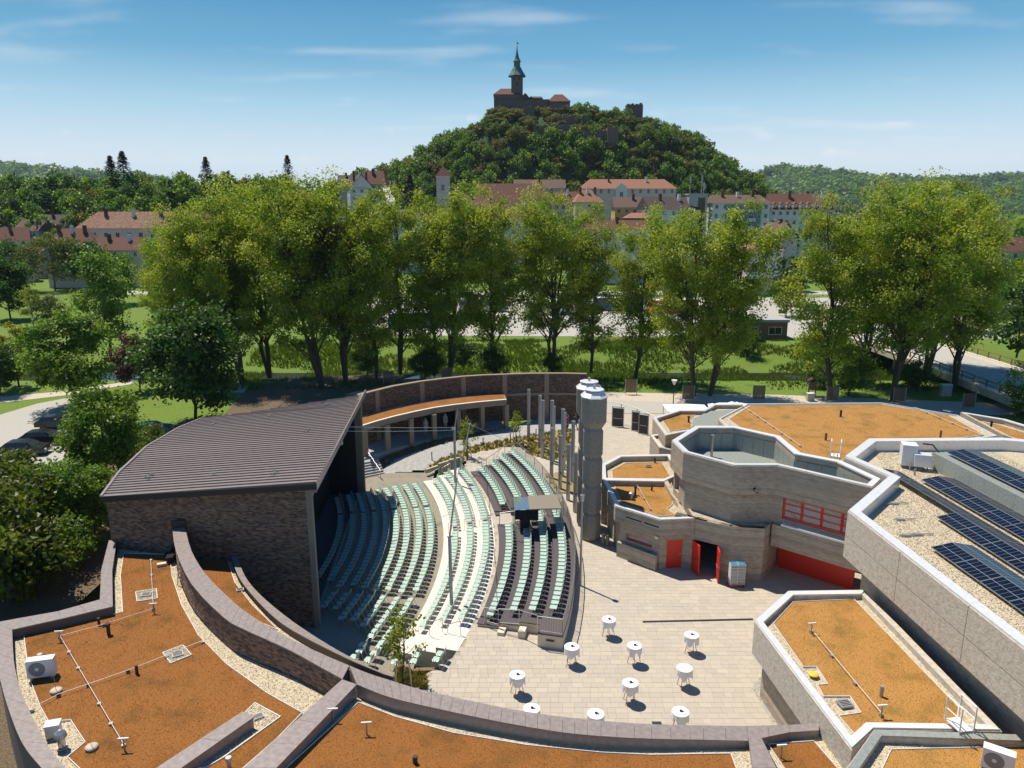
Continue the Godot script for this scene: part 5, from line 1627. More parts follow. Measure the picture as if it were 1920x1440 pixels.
# ---------------------------------------------------------------- garden wall, arcade, pillars, posts
func garden_wall() -> void:
	rng.seed = 51
	var top := [Vector3(-15.53, 5.5, -73.75), Vector3(-14.17, 5.5, -75.58), Vector3(-12.63, 5.5, -77.49), Vector3(-9.94, 5.5, -79.76), Vector3(-7.72, 5.5, -81.07), Vector3(-5.53, 5.5, -82.16), Vector3(-3.33, 5.5, -82.85), Vector3(-0.85, 5.5, -83.26), Vector3(1.53, 5.5, -83.69), Vector3(3.99, 5.5, -83.83), Vector3(6.13, 5.5, -83.83), Vector3(8.56, 5.5, -83.55)]
	var o := thing("garden_wall", "tall curved wall of perforated brick round the court", "wall", top[0] * Vector3(1, 0, 1))
	var p := lift(top)
	var back := off_path(p, 0.28)
	if back[4].distance_to(Vector2(5, -60)) < p[4].distance_to(Vector2(5, -60)): back = off_path(p, -0.28)
	var w := MB.new()
	var ys := []
	for q in top: ys.append(5.42)
	ribbon(w, p, back, ys, ys, 5.5)
	part(o, "wall_core", w, M.mortar)
	var face := p.duplicate()
	if side(p[3], p[4]).dot(Vector2(5, -60) - p[3]) < 0: face.reverse()
	lay_bricks(o, face, func(_f): return 0.3, func(_f): return 5.3, 0.1, 0.07)
	var cin := off_path(p, -0.1 if back == off_path(p, 0.28) else 0.1)
	var cout := off_path(p, 0.4 if back == off_path(p, 0.28) else -0.4)
	var A := []
	var B := []
	for i in p.size():
		A.append(at3(cin[i], 5.52)); B.append(at3(cout[i], 5.52))
	panels(o, "coping_panel", A, B, 0.1, M.pale_brick, 1.6)
	var fr := MB.new()
	for i in p.size() - 1: fr.beam(at3(cin[i], 3.1), at3(cin[i + 1], 3.1), 0.14, 0.26)
	part(o, "brick_band", fr, M.pale_brick)
	for i in [1, 3, 5, 7, 9]:
		var b := MB.new()
		b.box(at3(cin[i], 0.0), Vector3(0.55, 5.4, 0.16), -atan2((p[i + 1] - p[i]).y, (p[i + 1] - p[i]).x))
		part(o, "pier", b, M.pale_brick)
	# arcade with a green roof
	var a := thing("arcade", "brick arcade with square piers and a thin sedum roof", "arcade", Vector3(-14.52, 0, -70.29))
	var fr0 := [Vector3(-14.64, 3.4, -69.58), Vector3(-13.49, 3.4, -71.25), Vector3(-12.02, 3.4, -73), Vector3(-10.14, 3.4, -74.84), Vector3(-8.15, 3.4, -76.54), Vector3(-6.03, 3.4, -77.76), Vector3(-3.84, 3.4, -78.78), Vector3(-0.59, 3.4, -79.94)]
	var bk := [Vector3(-15.24, 3.4, -72.61), Vector3(-14, 3.4, -74.11), Vector3(-12.46, 3.4, -75.89), Vector3(-10.51, 3.4, -77.76), Vector3(-8.44, 3.4, -79.47), Vector3(-6.24, 3.4, -80.66), Vector3(-3.97, 3.4, -81.75), Vector3(-0.92, 3.4, -83.13)]
	var yy := []
	for q in fr0: yy.append(3.35)
	var s := MB.new()
	ribbon(s, lift(fr0), lift(bk), yy, yy, 0.6)
	part(a, "roof_slab", s, M.pale_brick)
	panels(a, "coping_panel", fr0, fr0.map(func(q): return q + Vector3(-0.12, 0, -0.32)), 0.05, M.plywood, 1.6)
	var sg := MB.new()
	var yi := []
	for q in fr0: yi.append(3.37)
	ribbon(sg, lift(fr0.map(func(q): return q + Vector3(-0.2, 0, -0.5))), lift(bk), yi, yi, 0.05)
	part(a, "sedum_mat", sg, M.sedum)
	var fl := MB.new()
	var yf := []
	for q in fr0: yf.append(0.0)
	ribbon(fl, lift(fr0), lift(bk.map(func(q): return q + Vector3(-0.8, 0, -2.2))), yf, yf, 1.2)
	part(a, "floor_slab", fl, M.path_concrete)
	for q in [Vector3(-14.52, 0, -70.29), Vector3(-12.6, 0, -72.12), Vector3(-10.48, 0, -74.13), Vector3(-8.28, 0, -75.88), Vector3(-5.85, 0, -77.6), Vector3(-3.3, 0, -78.99), Vector3(-0.65, 0, -79.81)]:
		var b := MB.new()
		b.box(q + Vector3(0, 0, -0.25), Vector3(0.46, 2.76, 0.46), 0.5)
		part(a, "pier", b, M.pale_brick)
	# steps up to the arcade
	var st := thing("stairs", "six grey concrete steps climbing to the arcade beside the stage", "stairs", Vector3(-13.3, -1.05, -67.69))
	for k in 6:
		var b := MB.new()
		var c := (st.position as Vector3).lerp(Vector3(-14.15, 0, -69.17), (k + 0.5) / 6.0)
		b.boxx(Transform3D(Basis(Vector3.UP, 0.55), Vector3(c.x - 0.2, -1.05 + (k + 1) * 0.0875 - 0.05, c.z)), Vector3(2.6, 0.175 * (k + 1) + 0.1, 0.62))
		part(st, "step", b, M.path_concrete)
	var hr := MB.new()
	hr.tube(Vector3(-12.43, -0.1, -66.71), Vector3(-13.96, 0.95, -68.94), 0.03, 0.03, 6)
	hr.tube(Vector3(-12.59, -1.05, -67.4), Vector3(-12.43, -0.1, -66.71), 0.03, 0.03, 6)
	part(st, "handrail", hr, M.steel)
	# two display boards with a pale costume figure before each
	for q in [[Vector3(-9.4, 0, -77.79), "black display board standing in the arcade, nearer the stage"], [Vector3(-7.23, 0, -79.6), "black display board standing in the arcade, nearer the garden wall"]]:
		var t := thing("display_board", q[1], "display board", q[0] + Vector3(0, 0, -1.0))
		var b := MB.new()
		b.box(t.position + Vector3(0.3, 0.1, -0.2), Vector3(1.1, 2.1, 0.06), 0.45)
		part(t, "board", b, M.black_fabric)
		var f := MB.new()
		f.box(t.position + Vector3(0.3, 0, -0.2), Vector3(1.0, 0.1, 0.4), 0.45)
		part(t, "foot", f, M.black_plastic)

func pillars() -> void:
	# stacked octagonal drums of concrete, each ending in a chamfered neck
	for q in [[Vector3(5.86, 0, -51.64), "fluted octagonal concrete pillar with a zinc cap standing free on the plaza", 1.0], [Vector3(5.74, 0, -54.15), "octagonal concrete pillar with a zinc cap, half hidden behind its twin", 1.0]]:
		var at: Vector3 = q[0]
		var t := thing("concrete_pillar", q[1], "pillar", at)
		var y := 0.0
		for k in 5:
			var h := 2.15
			var r := 0.74
			var top := k == 4
			if top:
				h = 2.3; r = 0.95
			var b := MB.new()
			var pr := [[r * 0.84, y], [r, y + 0.22], [r, y + h - 0.18], [r * 0.84, y + h]]
			if top: pr = [[0.62, y], [r, y + 0.5], [r, y + h]]
			b.ring(pr, at, 8, PI / 8)
			# raised flutes on the faces
			for i in 32:
				var a := TAU * (i + 0.5) / 32
				var face := fposmod(a - PI / 8, PI / 4) - PI / 8
				var rr := r * cos(PI / 8) / cos(face)
				var c := at + Vector3(sin(a) * rr, 0, cos(a) * rr)
				b.boxx(Transform3D(Basis(Vector3.UP, a - face), c + Vector3(0, y + h / 2 + (0.2 if top else 0.0), 0)), Vector3(0.075, h - (0.75 if top else 0.46), 0.03))
			part(t, "drum", b, M.pillar_concrete)
			y += h
		var cap := MB.new()
		cap.ring([[1.0, y], [1.02, y + 0.08], [0.62, y + 0.42], [0.0, y + 0.42]], at, 8, PI / 8)
		part(t, "cap", cap, M.zinc)
		var lid := MB.new()
		lid.ring([[0.5, y + 0.42], [0.72, y + 0.5], [0.72, y + 0.56], [0.0, y + 0.6]], at, 8, PI / 8)
		part(t, "lid", lid, M.zinc)
		var kn := MB.new()
		kn.tube(at + Vector3(0, y + 0.58, 0), at + Vector3(0, y + 0.85, 0), 0.08, 0.1, 8)
		part(t, "knob", kn, M.galvanised)
	for q in [[991, 825, 5.5, Vector3(1.76, 0, -75.88)], [1, 1, 5.3, Vector3(2.88, 0, -74.04)], [1, 1, 5.8, Vector3(3, 0, -70.13)], [1, 1, 6.2, Vector3(3.82, 0, -68.54)], [1, 1, 5.5, Vector3(4, 0, -69.01)], [1, 1, 6.4, Vector3(4.6, 0, -64.71)], [1, 1, 5.5, Vector3(4.88, 0, -66.72)], [1, 1, 4.8, Vector3(3.59, 0, -64.16)], [1, 1, 4.9, Vector3(4.2, 0, -61.51)], [1, 1, 4.9, Vector3(4.72, 0, -59.06)], [1, 1, 5.7, Vector3(5.41, 0, -63.21)], [1, 1, 5.0, Vector3(5.1, 0, -56.57)]]:
		var t := thing("steel_post", "round galvanised steel post in the loose cluster beside the concrete pillars", "post", q[3], "steel posts clustered by the concrete pillars")
		var b := MB.new()
		b.tube(q[3], q[3] + Vector3(0, q[2], 0), 0.17, 0.17, 14)
		part(t, "shaft", b, M.galvanised)
		var c := MB.new()
		c.tube(q[3] + Vector3(0, q[2], 0), q[3] + Vector3(0, q[2] + 0.05, 0), 0.185, 0.185, 14)
		part(t, "cap", c, M.steel)
		var d := MB.new()
		d.box(q[3] + Vector3(0.05, q[2] * 0.3, 0.16), Vector3(0.1, 0.2, 0.06))
		part(t, "spotlight", d, M.black_plastic)

# ---------------------------------------------------------------- seating
func seating() -> void:
	# podium of four dark tiers in two blocks
	var o := thing("seating_podium", "stepped podium with dark decking, plywood ends and tubular railings", "podium", at3(arc(48, 0), 0))
	var decks := [[45.35, 46.7, 0.2], [46.7, 47.9, 0.42], [47.9, 49.2, 0.64], [49.2, 50.7, 0.86]]
	for i in 4:
		var q: Array = decks[i]
		for blk in [[-20.6 - i * 0.75, -7.6], [-7.6, 12.8 + 1.5 * int(i == 3)]]:
			if i < 2 and blk[1] < 0: blk[1] = -8.4
			if i < 2 and blk[0] > -8: blk[0] = -5.2
			var b := MB.new()
			arcslab(b, q[0], q[1] - 0.004, blk[0], blk[1], q[2] - 0.06, q[2], 14)
			part(o, "deck", b, M.deck)
			var c := MB.new()
			arcslab(c, q[0] + 0.05, q[1] - 0.03, blk[0] + 0.05, blk[1] - 0.05, 0.0, q[2] - 0.062, 14)
			part(o, "base", c, M.plywood)
	var step := MB.new()
	for k in 3:
		var e := MB.new()
		arcslab(e, 46.75 + k * 1.22, 47.15 + k * 1.22, 12.85, 13.6, 0.0, 0.2 + 0.21 * k, 2)
		part(o, "step", e, M.plywood)
		var e2 := MB.new()
		arcslab(e2, 45.4 + k * 1.25, 45.75 + k * 1.25, -8.3, -7.7, 0.0, 0.12 + 0.2 * k, 2)
		part(o, "step", e2, M.deck)
	var rail := func(pts: Array, bars: bool):
		var b := MB.new()
		for i in pts.size() - 1:
			b.tube(pts[i] + Vector3(0, 1.0, 0), pts[i + 1] + Vector3(0, 1.0, 0), 0.03, 0.03, 6)
			b.tube(pts[i] + Vector3(0, 0.12, 0), pts[i + 1] + Vector3(0, 0.12, 0), 0.02, 0.02, 6)
		for p in pts: b.tube(p, p + Vector3(0, 1.0, 0), 0.028, 0.028, 6)
		var r := part(o, "railing", b, M.steel)
		if bars:
			for i in pts.size() - 1:
				var k := int((pts[i + 1] - pts[i] as Vector3).length() / 0.14)
				for j in range(1, k):
					var p: Vector3 = (pts[i] as Vector3).lerp(pts[i + 1], float(j) / k)
					var m := MB.new()
					m.beam(p + Vector3(0, 0.12, 0), p + Vector3(0, 1.0, 0), 0.018, 0.018)
					part(r, "bar", m, M.steel)
	var back := []
	for i in 15: back.append(at3(arc(50.65, lerpf(-22.6, 14.2, i / 14.0)), 0.86))
	rail.call(back, true)
	rail.call([at3(arc(49.25, 14.2), 0.86), at3(arc(50.65, 14.2), 0.86)], true)
	rail.call([at3(arc(46.7, 13.0), 0.4), at3(arc(48.0, 13.3), 0.64), at3(arc(49.2, 14.1), 0.86)], false)
	rail.call([at3(arc(45.8, 12.6), 0.2), at3(arc(46.7, 13.0), 0.3)], false)
	rail.call([at3(arc(47.0, -20.9), 0.2), at3(arc(47.9, -21.4), 0.42), at3(arc(49.3, -22.3), 0.86), at3(arc(50.65, -22.6), 0.86)], false)
	rail.call([at3(arc(47.9, -5.2), 0.64), at3(arc(49.2, -5.0), 0.86), at3(arc(50.5, -5.2), 0.86)], false)
	rail.call([at3(arc(45.5, -4.9), 0.2), at3(arc(46.7, -4.7), 0.42)], false)
	var sl := MB.new()
	sl.beam(at3(arc(49.75, 14.3), 0.5), at3(arc(50.2, 14.3), 0.5), 0.02, 0.1)
	part(o, "handle_slot", sl, M.black_plastic)
	# one chair: shell seat, shell back, chromed frame; front is -z
	var seat := MB.new()
	var sv := [Vector2(-0.2, 0.2), Vector2(0.2, 0.2), Vector2(0.21, -0.12), Vector2(0.18, -0.22), Vector2(-0.18, -0.22), Vector2(-0.21, -0.12)]
	seat.prism(PackedVector2Array(sv), 0.43, 0.455)
	var bk := MB.new()
	bk.hexa([Vector3(-0.2, 0.47, 0.23), Vector3(0.2, 0.47, 0.23), Vector3(0.2, 0.47, 0.205), Vector3(-0.2, 0.47, 0.205)], [Vector3(-0.18, 0.82, 0.31), Vector3(0.18, 0.82, 0.31), Vector3(0.18, 0.82, 0.288), Vector3(-0.18, 0.82, 0.288)])
	var fr := MB.new()
	for s in [-1, 1]:
		fr.tube(Vector3(s * 0.21, 0.43, -0.16), Vector3(s * 0.23, 0.0, -0.24), 0.012, 0.012, 5)
		fr.tube(Vector3(s * 0.21, 0.43, 0.14), Vector3(s * 0.23, 0.0, 0.3), 0.012, 0.012, 5)
		fr.tube(Vector3(s * 0.21, 0.425, -0.18), Vector3(s * 0.21, 0.425, 0.2), 0.012, 0.012, 5)
		fr.tube(Vector3(s * 0.21, 0.425, 0.2), Vector3(s * 0.19, 0.72, 0.275), 0.012, 0.012, 5)
	fr.tube(Vector3(-0.21, 0.42, -0.1), Vector3(0.21, 0.42, -0.1), 0.012, 0.012, 5)
	fr.tube(Vector3(-0.21, 0.42, 0.12), Vector3(0.21, 0.42, 0.12), 0.012, 0.012, 5)
	var proto := thing("chair", "x x x x", "chair")
	proto.set_meta("base_name", "chair")
	part(proto, "seat", seat, M.mint); part(proto, "backrest", bk, M.mint); part(proto, "frame", fr, M.chrome)
	var spots := []   # [position, angle, label]
	var radii := [33.1, 34.1, 35.0, 35.87, 36.7, 37.5, 38.35, 39.3, 40.2]
	var pitch := func(r: float, a0: float, a1: float, y: float, lab: String):
		var da := rad_to_deg(0.55 / r)
		var a := a0
		while a < a1:
			spots.append([at3(arc(r, a), y), a, lab]); a += da
	for i in 9:
		var r: float = radii[i]
		pitch.call(r, -20.4 - 0.2 * i if i < 6 else -21.6, -14.2, -1.05, "mint green chair in the rear block of rows on the gravel court")
		pitch.call(r, -13.2, 7.0 if i > 1 else 5.4, -1.05, "mint green chair in the long middle block of rows on the gravel court")
		if i >= 2: pitch.call(r, 8.4, [0, 0, 11.6, 11.6, 13.2, 13.2, 14.0, 15.0, 15.6][i], -1.05, "mint green chair in the short end block of rows on the gravel court")
	for q in [Vector3(-8.65, -0.6, -38.64), Vector3(-8.66, -0.6, -38.05), Vector3(-8.9, -0.6, -37.43), Vector3(-7.63, -0.6, -38.48), Vector3(-7.82, -0.6, -37.79), Vector3(-8.04, -0.6, -37.17), Vector3(-6.51, -0.6, -36.97)]:
		var v := Vector2(q.x, q.z) - RC
		spots.append([Vector3(q.x, -1.05, q.z), rad_to_deg(v.angle()), "mint green chair in the last short rows on gravel by the curved coping"])
	for i in 3:
		var r: float = [42.05, 43.2, 44.4][i]
		var y: float = [-0.7, -0.35, 0.01][i]
		var ln: String = "mint green chair on the " + ["lowest", "middle", "top"][i] + " white concrete seating step"
		if i == 1:
			pitch.call(r, -21.6, -19.6, y, ln); pitch.call(r, -19.2, -6.4, y, ln)
		else: pitch.call(r, -21.2, -6.9 + 0.6 * i, y, ln)
		pitch.call(r, -5.0, 13.2, y, ln)
	for q in [Vector3(-5.27, -0, -36.67), Vector3(-5.31, 0, -36.07), Vector3(-3.89, 0.4, -36.15), Vector3(-4.04, 0.4, -35.61)]:
		var v := Vector2(q.x, q.z) - RC
		spots.append([Vector3(q.x, q.y - 0.4, q.z), rad_to_deg(v.angle()), "mint green chair at the open end of the white seating steps"])
	for i in 4:
		var r: float = decks[i][0] + 0.72 - 0.05 * i
		var y: float = decks[i][2]
		var ln: String = "mint green chair on the " + ["lowest", "second", "third", "top"][i] + " dark deck of the podium"
		pitch.call(r, -20.0 - 0.7 * i, -8.9 + (1.4 if i > 1 else 0.0), y, ln)
		pitch.call(r, -3.6 - 0.8 * i, 12.2, y, ln)
	rng.seed = 61
	spots.sort_custom(func(a, b): return (a[0] - Vector3(0, 24, 0)).length() < (b[0] - Vector3(0, 24, 0)).length())
	var xf := []
	for i in spots.size():
		var s: Array = spots[i]
		var yaw := PI / 2 - deg_to_rad(s[1]) + rng.randf_range(-0.03, 0.03)
		if i < 300:
			var c := proto if i == 0 else copy(proto, s[0], yaw)
			c.position = s[0]; c.rotation.y = yaw
			tag(c, s[2], "chair", str(s[2]).replace("mint green chair", "chairs"))
		else: xf.append(Transform3D(Basis(Vector3.UP, yaw), s[0]))
	var whole := ArrayMesh.new()
	for q in [[seat, M.mint], [bk, M.mint], [fr, M.chrome]]:
		var part_mesh: ArrayMesh = q[0].done()
		whole.add_surface_from_arrays(Mesh.PRIMITIVE_TRIANGLES, part_mesh.surface_get_arrays(0))
		whole.surface_set_material(whole.get_surface_count() - 1, q[1])
	tag(multi(self, "chair_rows", whole, xf), "mint green chairs filling the rest of the rows farther from the coping", "chairs")
	for q in [[-21.9, 42.6], [-21.9, 43.7], [-5.9, 42.4], [-5.6, 43.6], [-5.4, 44.8], [14.2, 43.6], [14.2, 44.7]]:   # bent tube handrails on the steps
		var p := at3(arc(q[1], q[0]), -0.35 if q[1] < 43.0 else 0.0)
		var t := thing("handrail", "bent steel tube handrail at an aisle of the white seating steps", "handrail", p, "handrails on the white seating steps")
		var d := at3(arc(q[1] - 0.8, q[0]), p.y - 0.35) - p
		var b := MB.new()
		b.tube(p, p + Vector3(0, 0.9, 0), 0.022, 0.022, 6)
		part(t, "post", b, M.steel)
		var c := MB.new()
		c.tube(p + d, p + d + Vector3(0, 0.9, 0), 0.022, 0.022, 6)
		part(t, "post", c, M.steel)
		var e := MB.new()
		e.tube(p + Vector3(0, 0.9, 0), p + d + Vector3(0, 0.9, 0), 0.022, 0.022, 6)
		part(t, "grip_tube", e, M.steel)

# ---------------------------------------------------------------- plaza furniture
func bar_tables() -> void:
	var spots := [[Vector3(0.27, 1.1, -33.28), 0.3, "white clothed bar table standing alone nearest the seating steps"], [Vector3(3.21, 1.1, -35.77), 0.9, "white clothed bar table beside the podium corner"], [Vector3(5.55, 1.1, -38.49), 1.6, "white clothed bar table just below the lamp pole shadow"], [Vector3(6.6, 1.1, -35.87), 0.1, "white clothed bar table with its cloth pulled up on one side"], [Vector3(5.87, 1.1, -32.63), 2.3, "white clothed bar table in the middle of the plaza group"], [Vector3(9.91, 1.1, -36.9), 2.9, "white clothed bar table nearest the drain channel"], [Vector3(8.84, 1.1, -33.86), 0.6, "white clothed bar table with a gathered cloth and empty top"], [Vector3(7.88, 1.1, -30.45), 1.9, "white clothed bar table by the coping, nearest the annexe"], [Vector3(3.9, 1.1, -30.3), 2.6, "white clothed bar table by the coping, half hidden in the middle"], [Vector3(0.93, 1.1, -30.68), 1.2, "white clothed bar table by the coping, nearest the tree bed"]]
	var k := 0
	for s in spots:
		rng.seed = 70 + k
		var at := Vector3(s[0].x, 0, s[0].z)
		var t := thing("bar_table", s[2], "table", at, "bar tables on the plaza")
		var top := MB.new()
		top.tube(at + Vector3(0, 1.06, 0), at + Vector3(0, 1.09, 0), 0.39, 0.39, 24)
		part(t, "table_top", top, M.plywood)
		for i in 4:
			var b := MB.new()
			var a: float = s[1] + i * PI / 2
			b.tube(at + Vector3(cos(a) * 0.13, 1.06, sin(a) * 0.13), at + Vector3(cos(a) * 0.36, 0.0, sin(a) * 0.36), 0.018, 0.018, 6)
			part(t, "leg", b, M.bronze)
		var c := thing("tablecloth", (s[2] as String).replace("white clothed bar table", "white cloth of the bar table"), "tablecloth", at + Vector3(0, 1.1, 0), "cloths on the bar tables")
		var cl := MB.new()
		var N := 48
		var ph := rng.randf() * TAU
		var ringp := func(j: int, i: int) -> Vector3:
			var a := TAU * i / N
			var folds := sin(a * 9.0 + ph) * 0.5 + sin(a * 5.0 + ph * 2.0) * 0.5
			var drop := 0.42 + 0.13 * sin(a * 4.0 + ph) + 0.06 * sin(a * 7.0 + 1.0)
			if k == 3: drop *= 0.75 + 0.3 * sin(a)
			match j:
				0: return at + Vector3(cos(a) * 0.385, 1.105, sin(a) * 0.385)
				1: return at + Vector3(cos(a) * 0.405, 1.09, sin(a) * 0.405)
				2: return at + Vector3(cos(a) * (0.405 + 0.022 * folds), 1.09 - drop * 0.5, sin(a) * (0.405 + 0.022 * folds))
			return at + Vector3(cos(a) * (0.395 + 0.05 * folds), 1.09 - drop, sin(a) * (0.395 + 0.05 * folds))
		for i in N:
			cl.tri(at + Vector3(0, 1.106, 0), ringp.call(0, i + 1), ringp.call(0, i))
			for j in 3: cl.quad(ringp.call(j, i), ringp.call(j, i + 1), ringp.call(j + 1, i + 1), ringp.call(j + 1, i))
		part(c, "cloth", cl, M.linen)
		if k != 6:
			var ash := thing("ashtray", (s[2] as String).replace("white clothed bar table", "small black ashtray on the bar table"), "ashtray", at + Vector3(0.02, 1.107, 0), "ashtrays on the bar tables")
			var ab := MB.new()
			ab.ring([[0.0, 0.004], [0.065, 0.004], [0.075, 0.045], [0.06, 0.045], [0.05, 0.015], [0.0, 0.015]], ash.position, 14)
			part(ash, "bowl", ab, M.black_plastic)
			var cd := MB.new()
			cd.box(ash.position + Vector3(0.11, 0, 0.03), Vector3(0.06, 0.012, 0.1), 0.5)
			part(ash, "menu_card", cd, M.black_plastic)
		k += 1

func masts() -> void:
	var m1 := thing("light_mast", "tall kinked steel lighting mast rising from the white seating steps", "mast", Vector3(-3.74, -0.35, -41.86))
	var p := m1.position
	var b := MB.new()
	b.tube(p, p + Vector3(-0.05, 4.9, -0.1), 0.11, 0.1, 12)
	part(m1, "lower_pole", b, M.galvanised)
	var c := MB.new()
	c.tube(p + Vector3(-0.05, 4.9, -0.1), p + Vector3(0.45, 8.6, -0.4), 0.06, 0.05, 10)
	part(m1, "upper_pole", c, M.steel)
	var d := MB.new()
	d.tube(p + Vector3(-0.2, 4.95, -0.1), p + Vector3(0.15, 4.95, -0.1), 0.05, 0.05, 8)
	part(m1, "joint", d, M.steel)
	var m2 := thing("light_mast", "straight steel mast among the upper seat rows with cable head", "mast", Vector3(-5.06, -0.35, -62.93))
	var q := m2.position
	var e := MB.new()
	e.tube(q, q + Vector3(0, 5.6, 0), 0.12, 0.11, 12)
	part(m2, "lower_pole", e, M.galvanised)
	var f := MB.new()
	f.tube(q + Vector3(0.02, 5.6, 0), q + Vector3(0.3, 7.3, 0.1), 0.05, 0.04, 8)
	part(m2, "upper_pole", f, M.steel)
	var h := MB.new()
	h.boxx(Transform3D(Basis(), q + Vector3(-0.05, 5.5, 0)), Vector3(0.35, 0.22, 0.22))
	part(m2, "cable_head", h, M.steel)
	var m3 := thing("leaning_strut", "thin steel strut leaning back from the seat rows to the cables", "strut", Vector3(-4.94, -0.35, -65.38))
	var g := MB.new()
	var s1 := m3.position + Vector3(1.1, 5.2, 0)
	g.tube(m3.position, s1, 0.06, 0.05, 8)
	part(m3, "strut", g, M.galvanised)
	var g2 := MB.new()
	g2.boxx(Transform3D(Basis(), s1), Vector3(0.25, 0.16, 0.16))
	part(m3, "head", g2, M.steel)
	var hang := func(nm: String, lab: String, a: Vector3, z: Vector3, sag: float):
		var t := thing(nm, lab, "cable", a)
		var w := MB.new()
		for i in 16:
			var u := i / 16.0
			var v := (i + 1) / 16.0
			w.tube(a.lerp(z, u) - Vector3(0, sag * 4 * u * (1 - u), 0), a.lerp(z, v) - Vector3(0, sag * 4 * v * (1 - v), 0), 0.02, 0.02, 4, false)
		part(t, "wire", w, M.steel)
	var st := Vector3(-12.75, 8.1, -53.56)
	hang.call("cable", "upper wire strung from the stage roof to the mast head", st, q + Vector3(0, 5.6, 0), 0.05)
	hang.call("cable", "lower wire strung from the stage roof to the mast head", st + Vector3(0, -0.35, 0), q + Vector3(0, 5.35, 0), 0.05)
	hang.call("cable", "wire from the strut head toward the kinked mast", s1, p + Vector3(0.45, 8.6, -0.4), 0.1)
	hang.call("cable", "guy wire from the strut head down to the planting bed", s1, Vector3(-0.85, 0, -76.25), 0.05)
	var lp := thing("lamp_post", "tall slim steel lamp post beside the podium railing", "lamp post", Vector3(4.46, 0, -44.44))
	var r := lp.position
	var l := MB.new()
	l.tube(r, r + Vector3(0, 5.9, 0), 0.085, 0.06, 10)
	part(lp, "pole", l, M.galvanised)
	var l2 := MB.new()
	l2.tube(r + Vector3(0, 5.9, 0), r + Vector3(0, 6.3, 0), 0.14, 0.16, 12)
	part(lp, "lamp_head", l2, M.steel)
	var bl := thing("lamp_post", "short lamp post with a white funnel shade near the gates", "lamp post", Vector3(19.8, 0, -88.67))
	var l3 := MB.new()
	l3.tube(bl.position, bl.position + Vector3(0, 3.0, 0), 0.06, 0.05, 8)
	part(bl, "pole", l3, M.black_plastic)
	var l4 := MB.new()
	l4.ring([[0.1, 3.0], [0.34, 3.55], [0.36, 3.6], [0.0, 3.66]], bl.position, 14)
	part(bl, "shade", l4, M.white_metal)
	for z in [Vector3(-8.03, -0.8, -71.15), Vector3(-3, -0.2, -74.12), Vector3(-0.17, 0, -75.32), Vector3(2.56, 0.05, -76.28), Vector3(5.95, 0.05, -78.22)]:
		var t := thing("bollard_light", "slim black bollard light between path and dry bed", "bollard light", z, "bollard lights along the path")
		var bb := MB.new()
		bb.tube(z, z + Vector3(0, 0.95, 0), 0.05, 0.05, 8)
		part(t, "post", bb, M.black_plastic)
		var bc := MB.new()
		bc.tube(z + Vector3(0, 0.95, 0), z + Vector3(0, 1.05, 0), 0.07, 0.07, 8)
		part(t, "head", bc, M.galvanised)

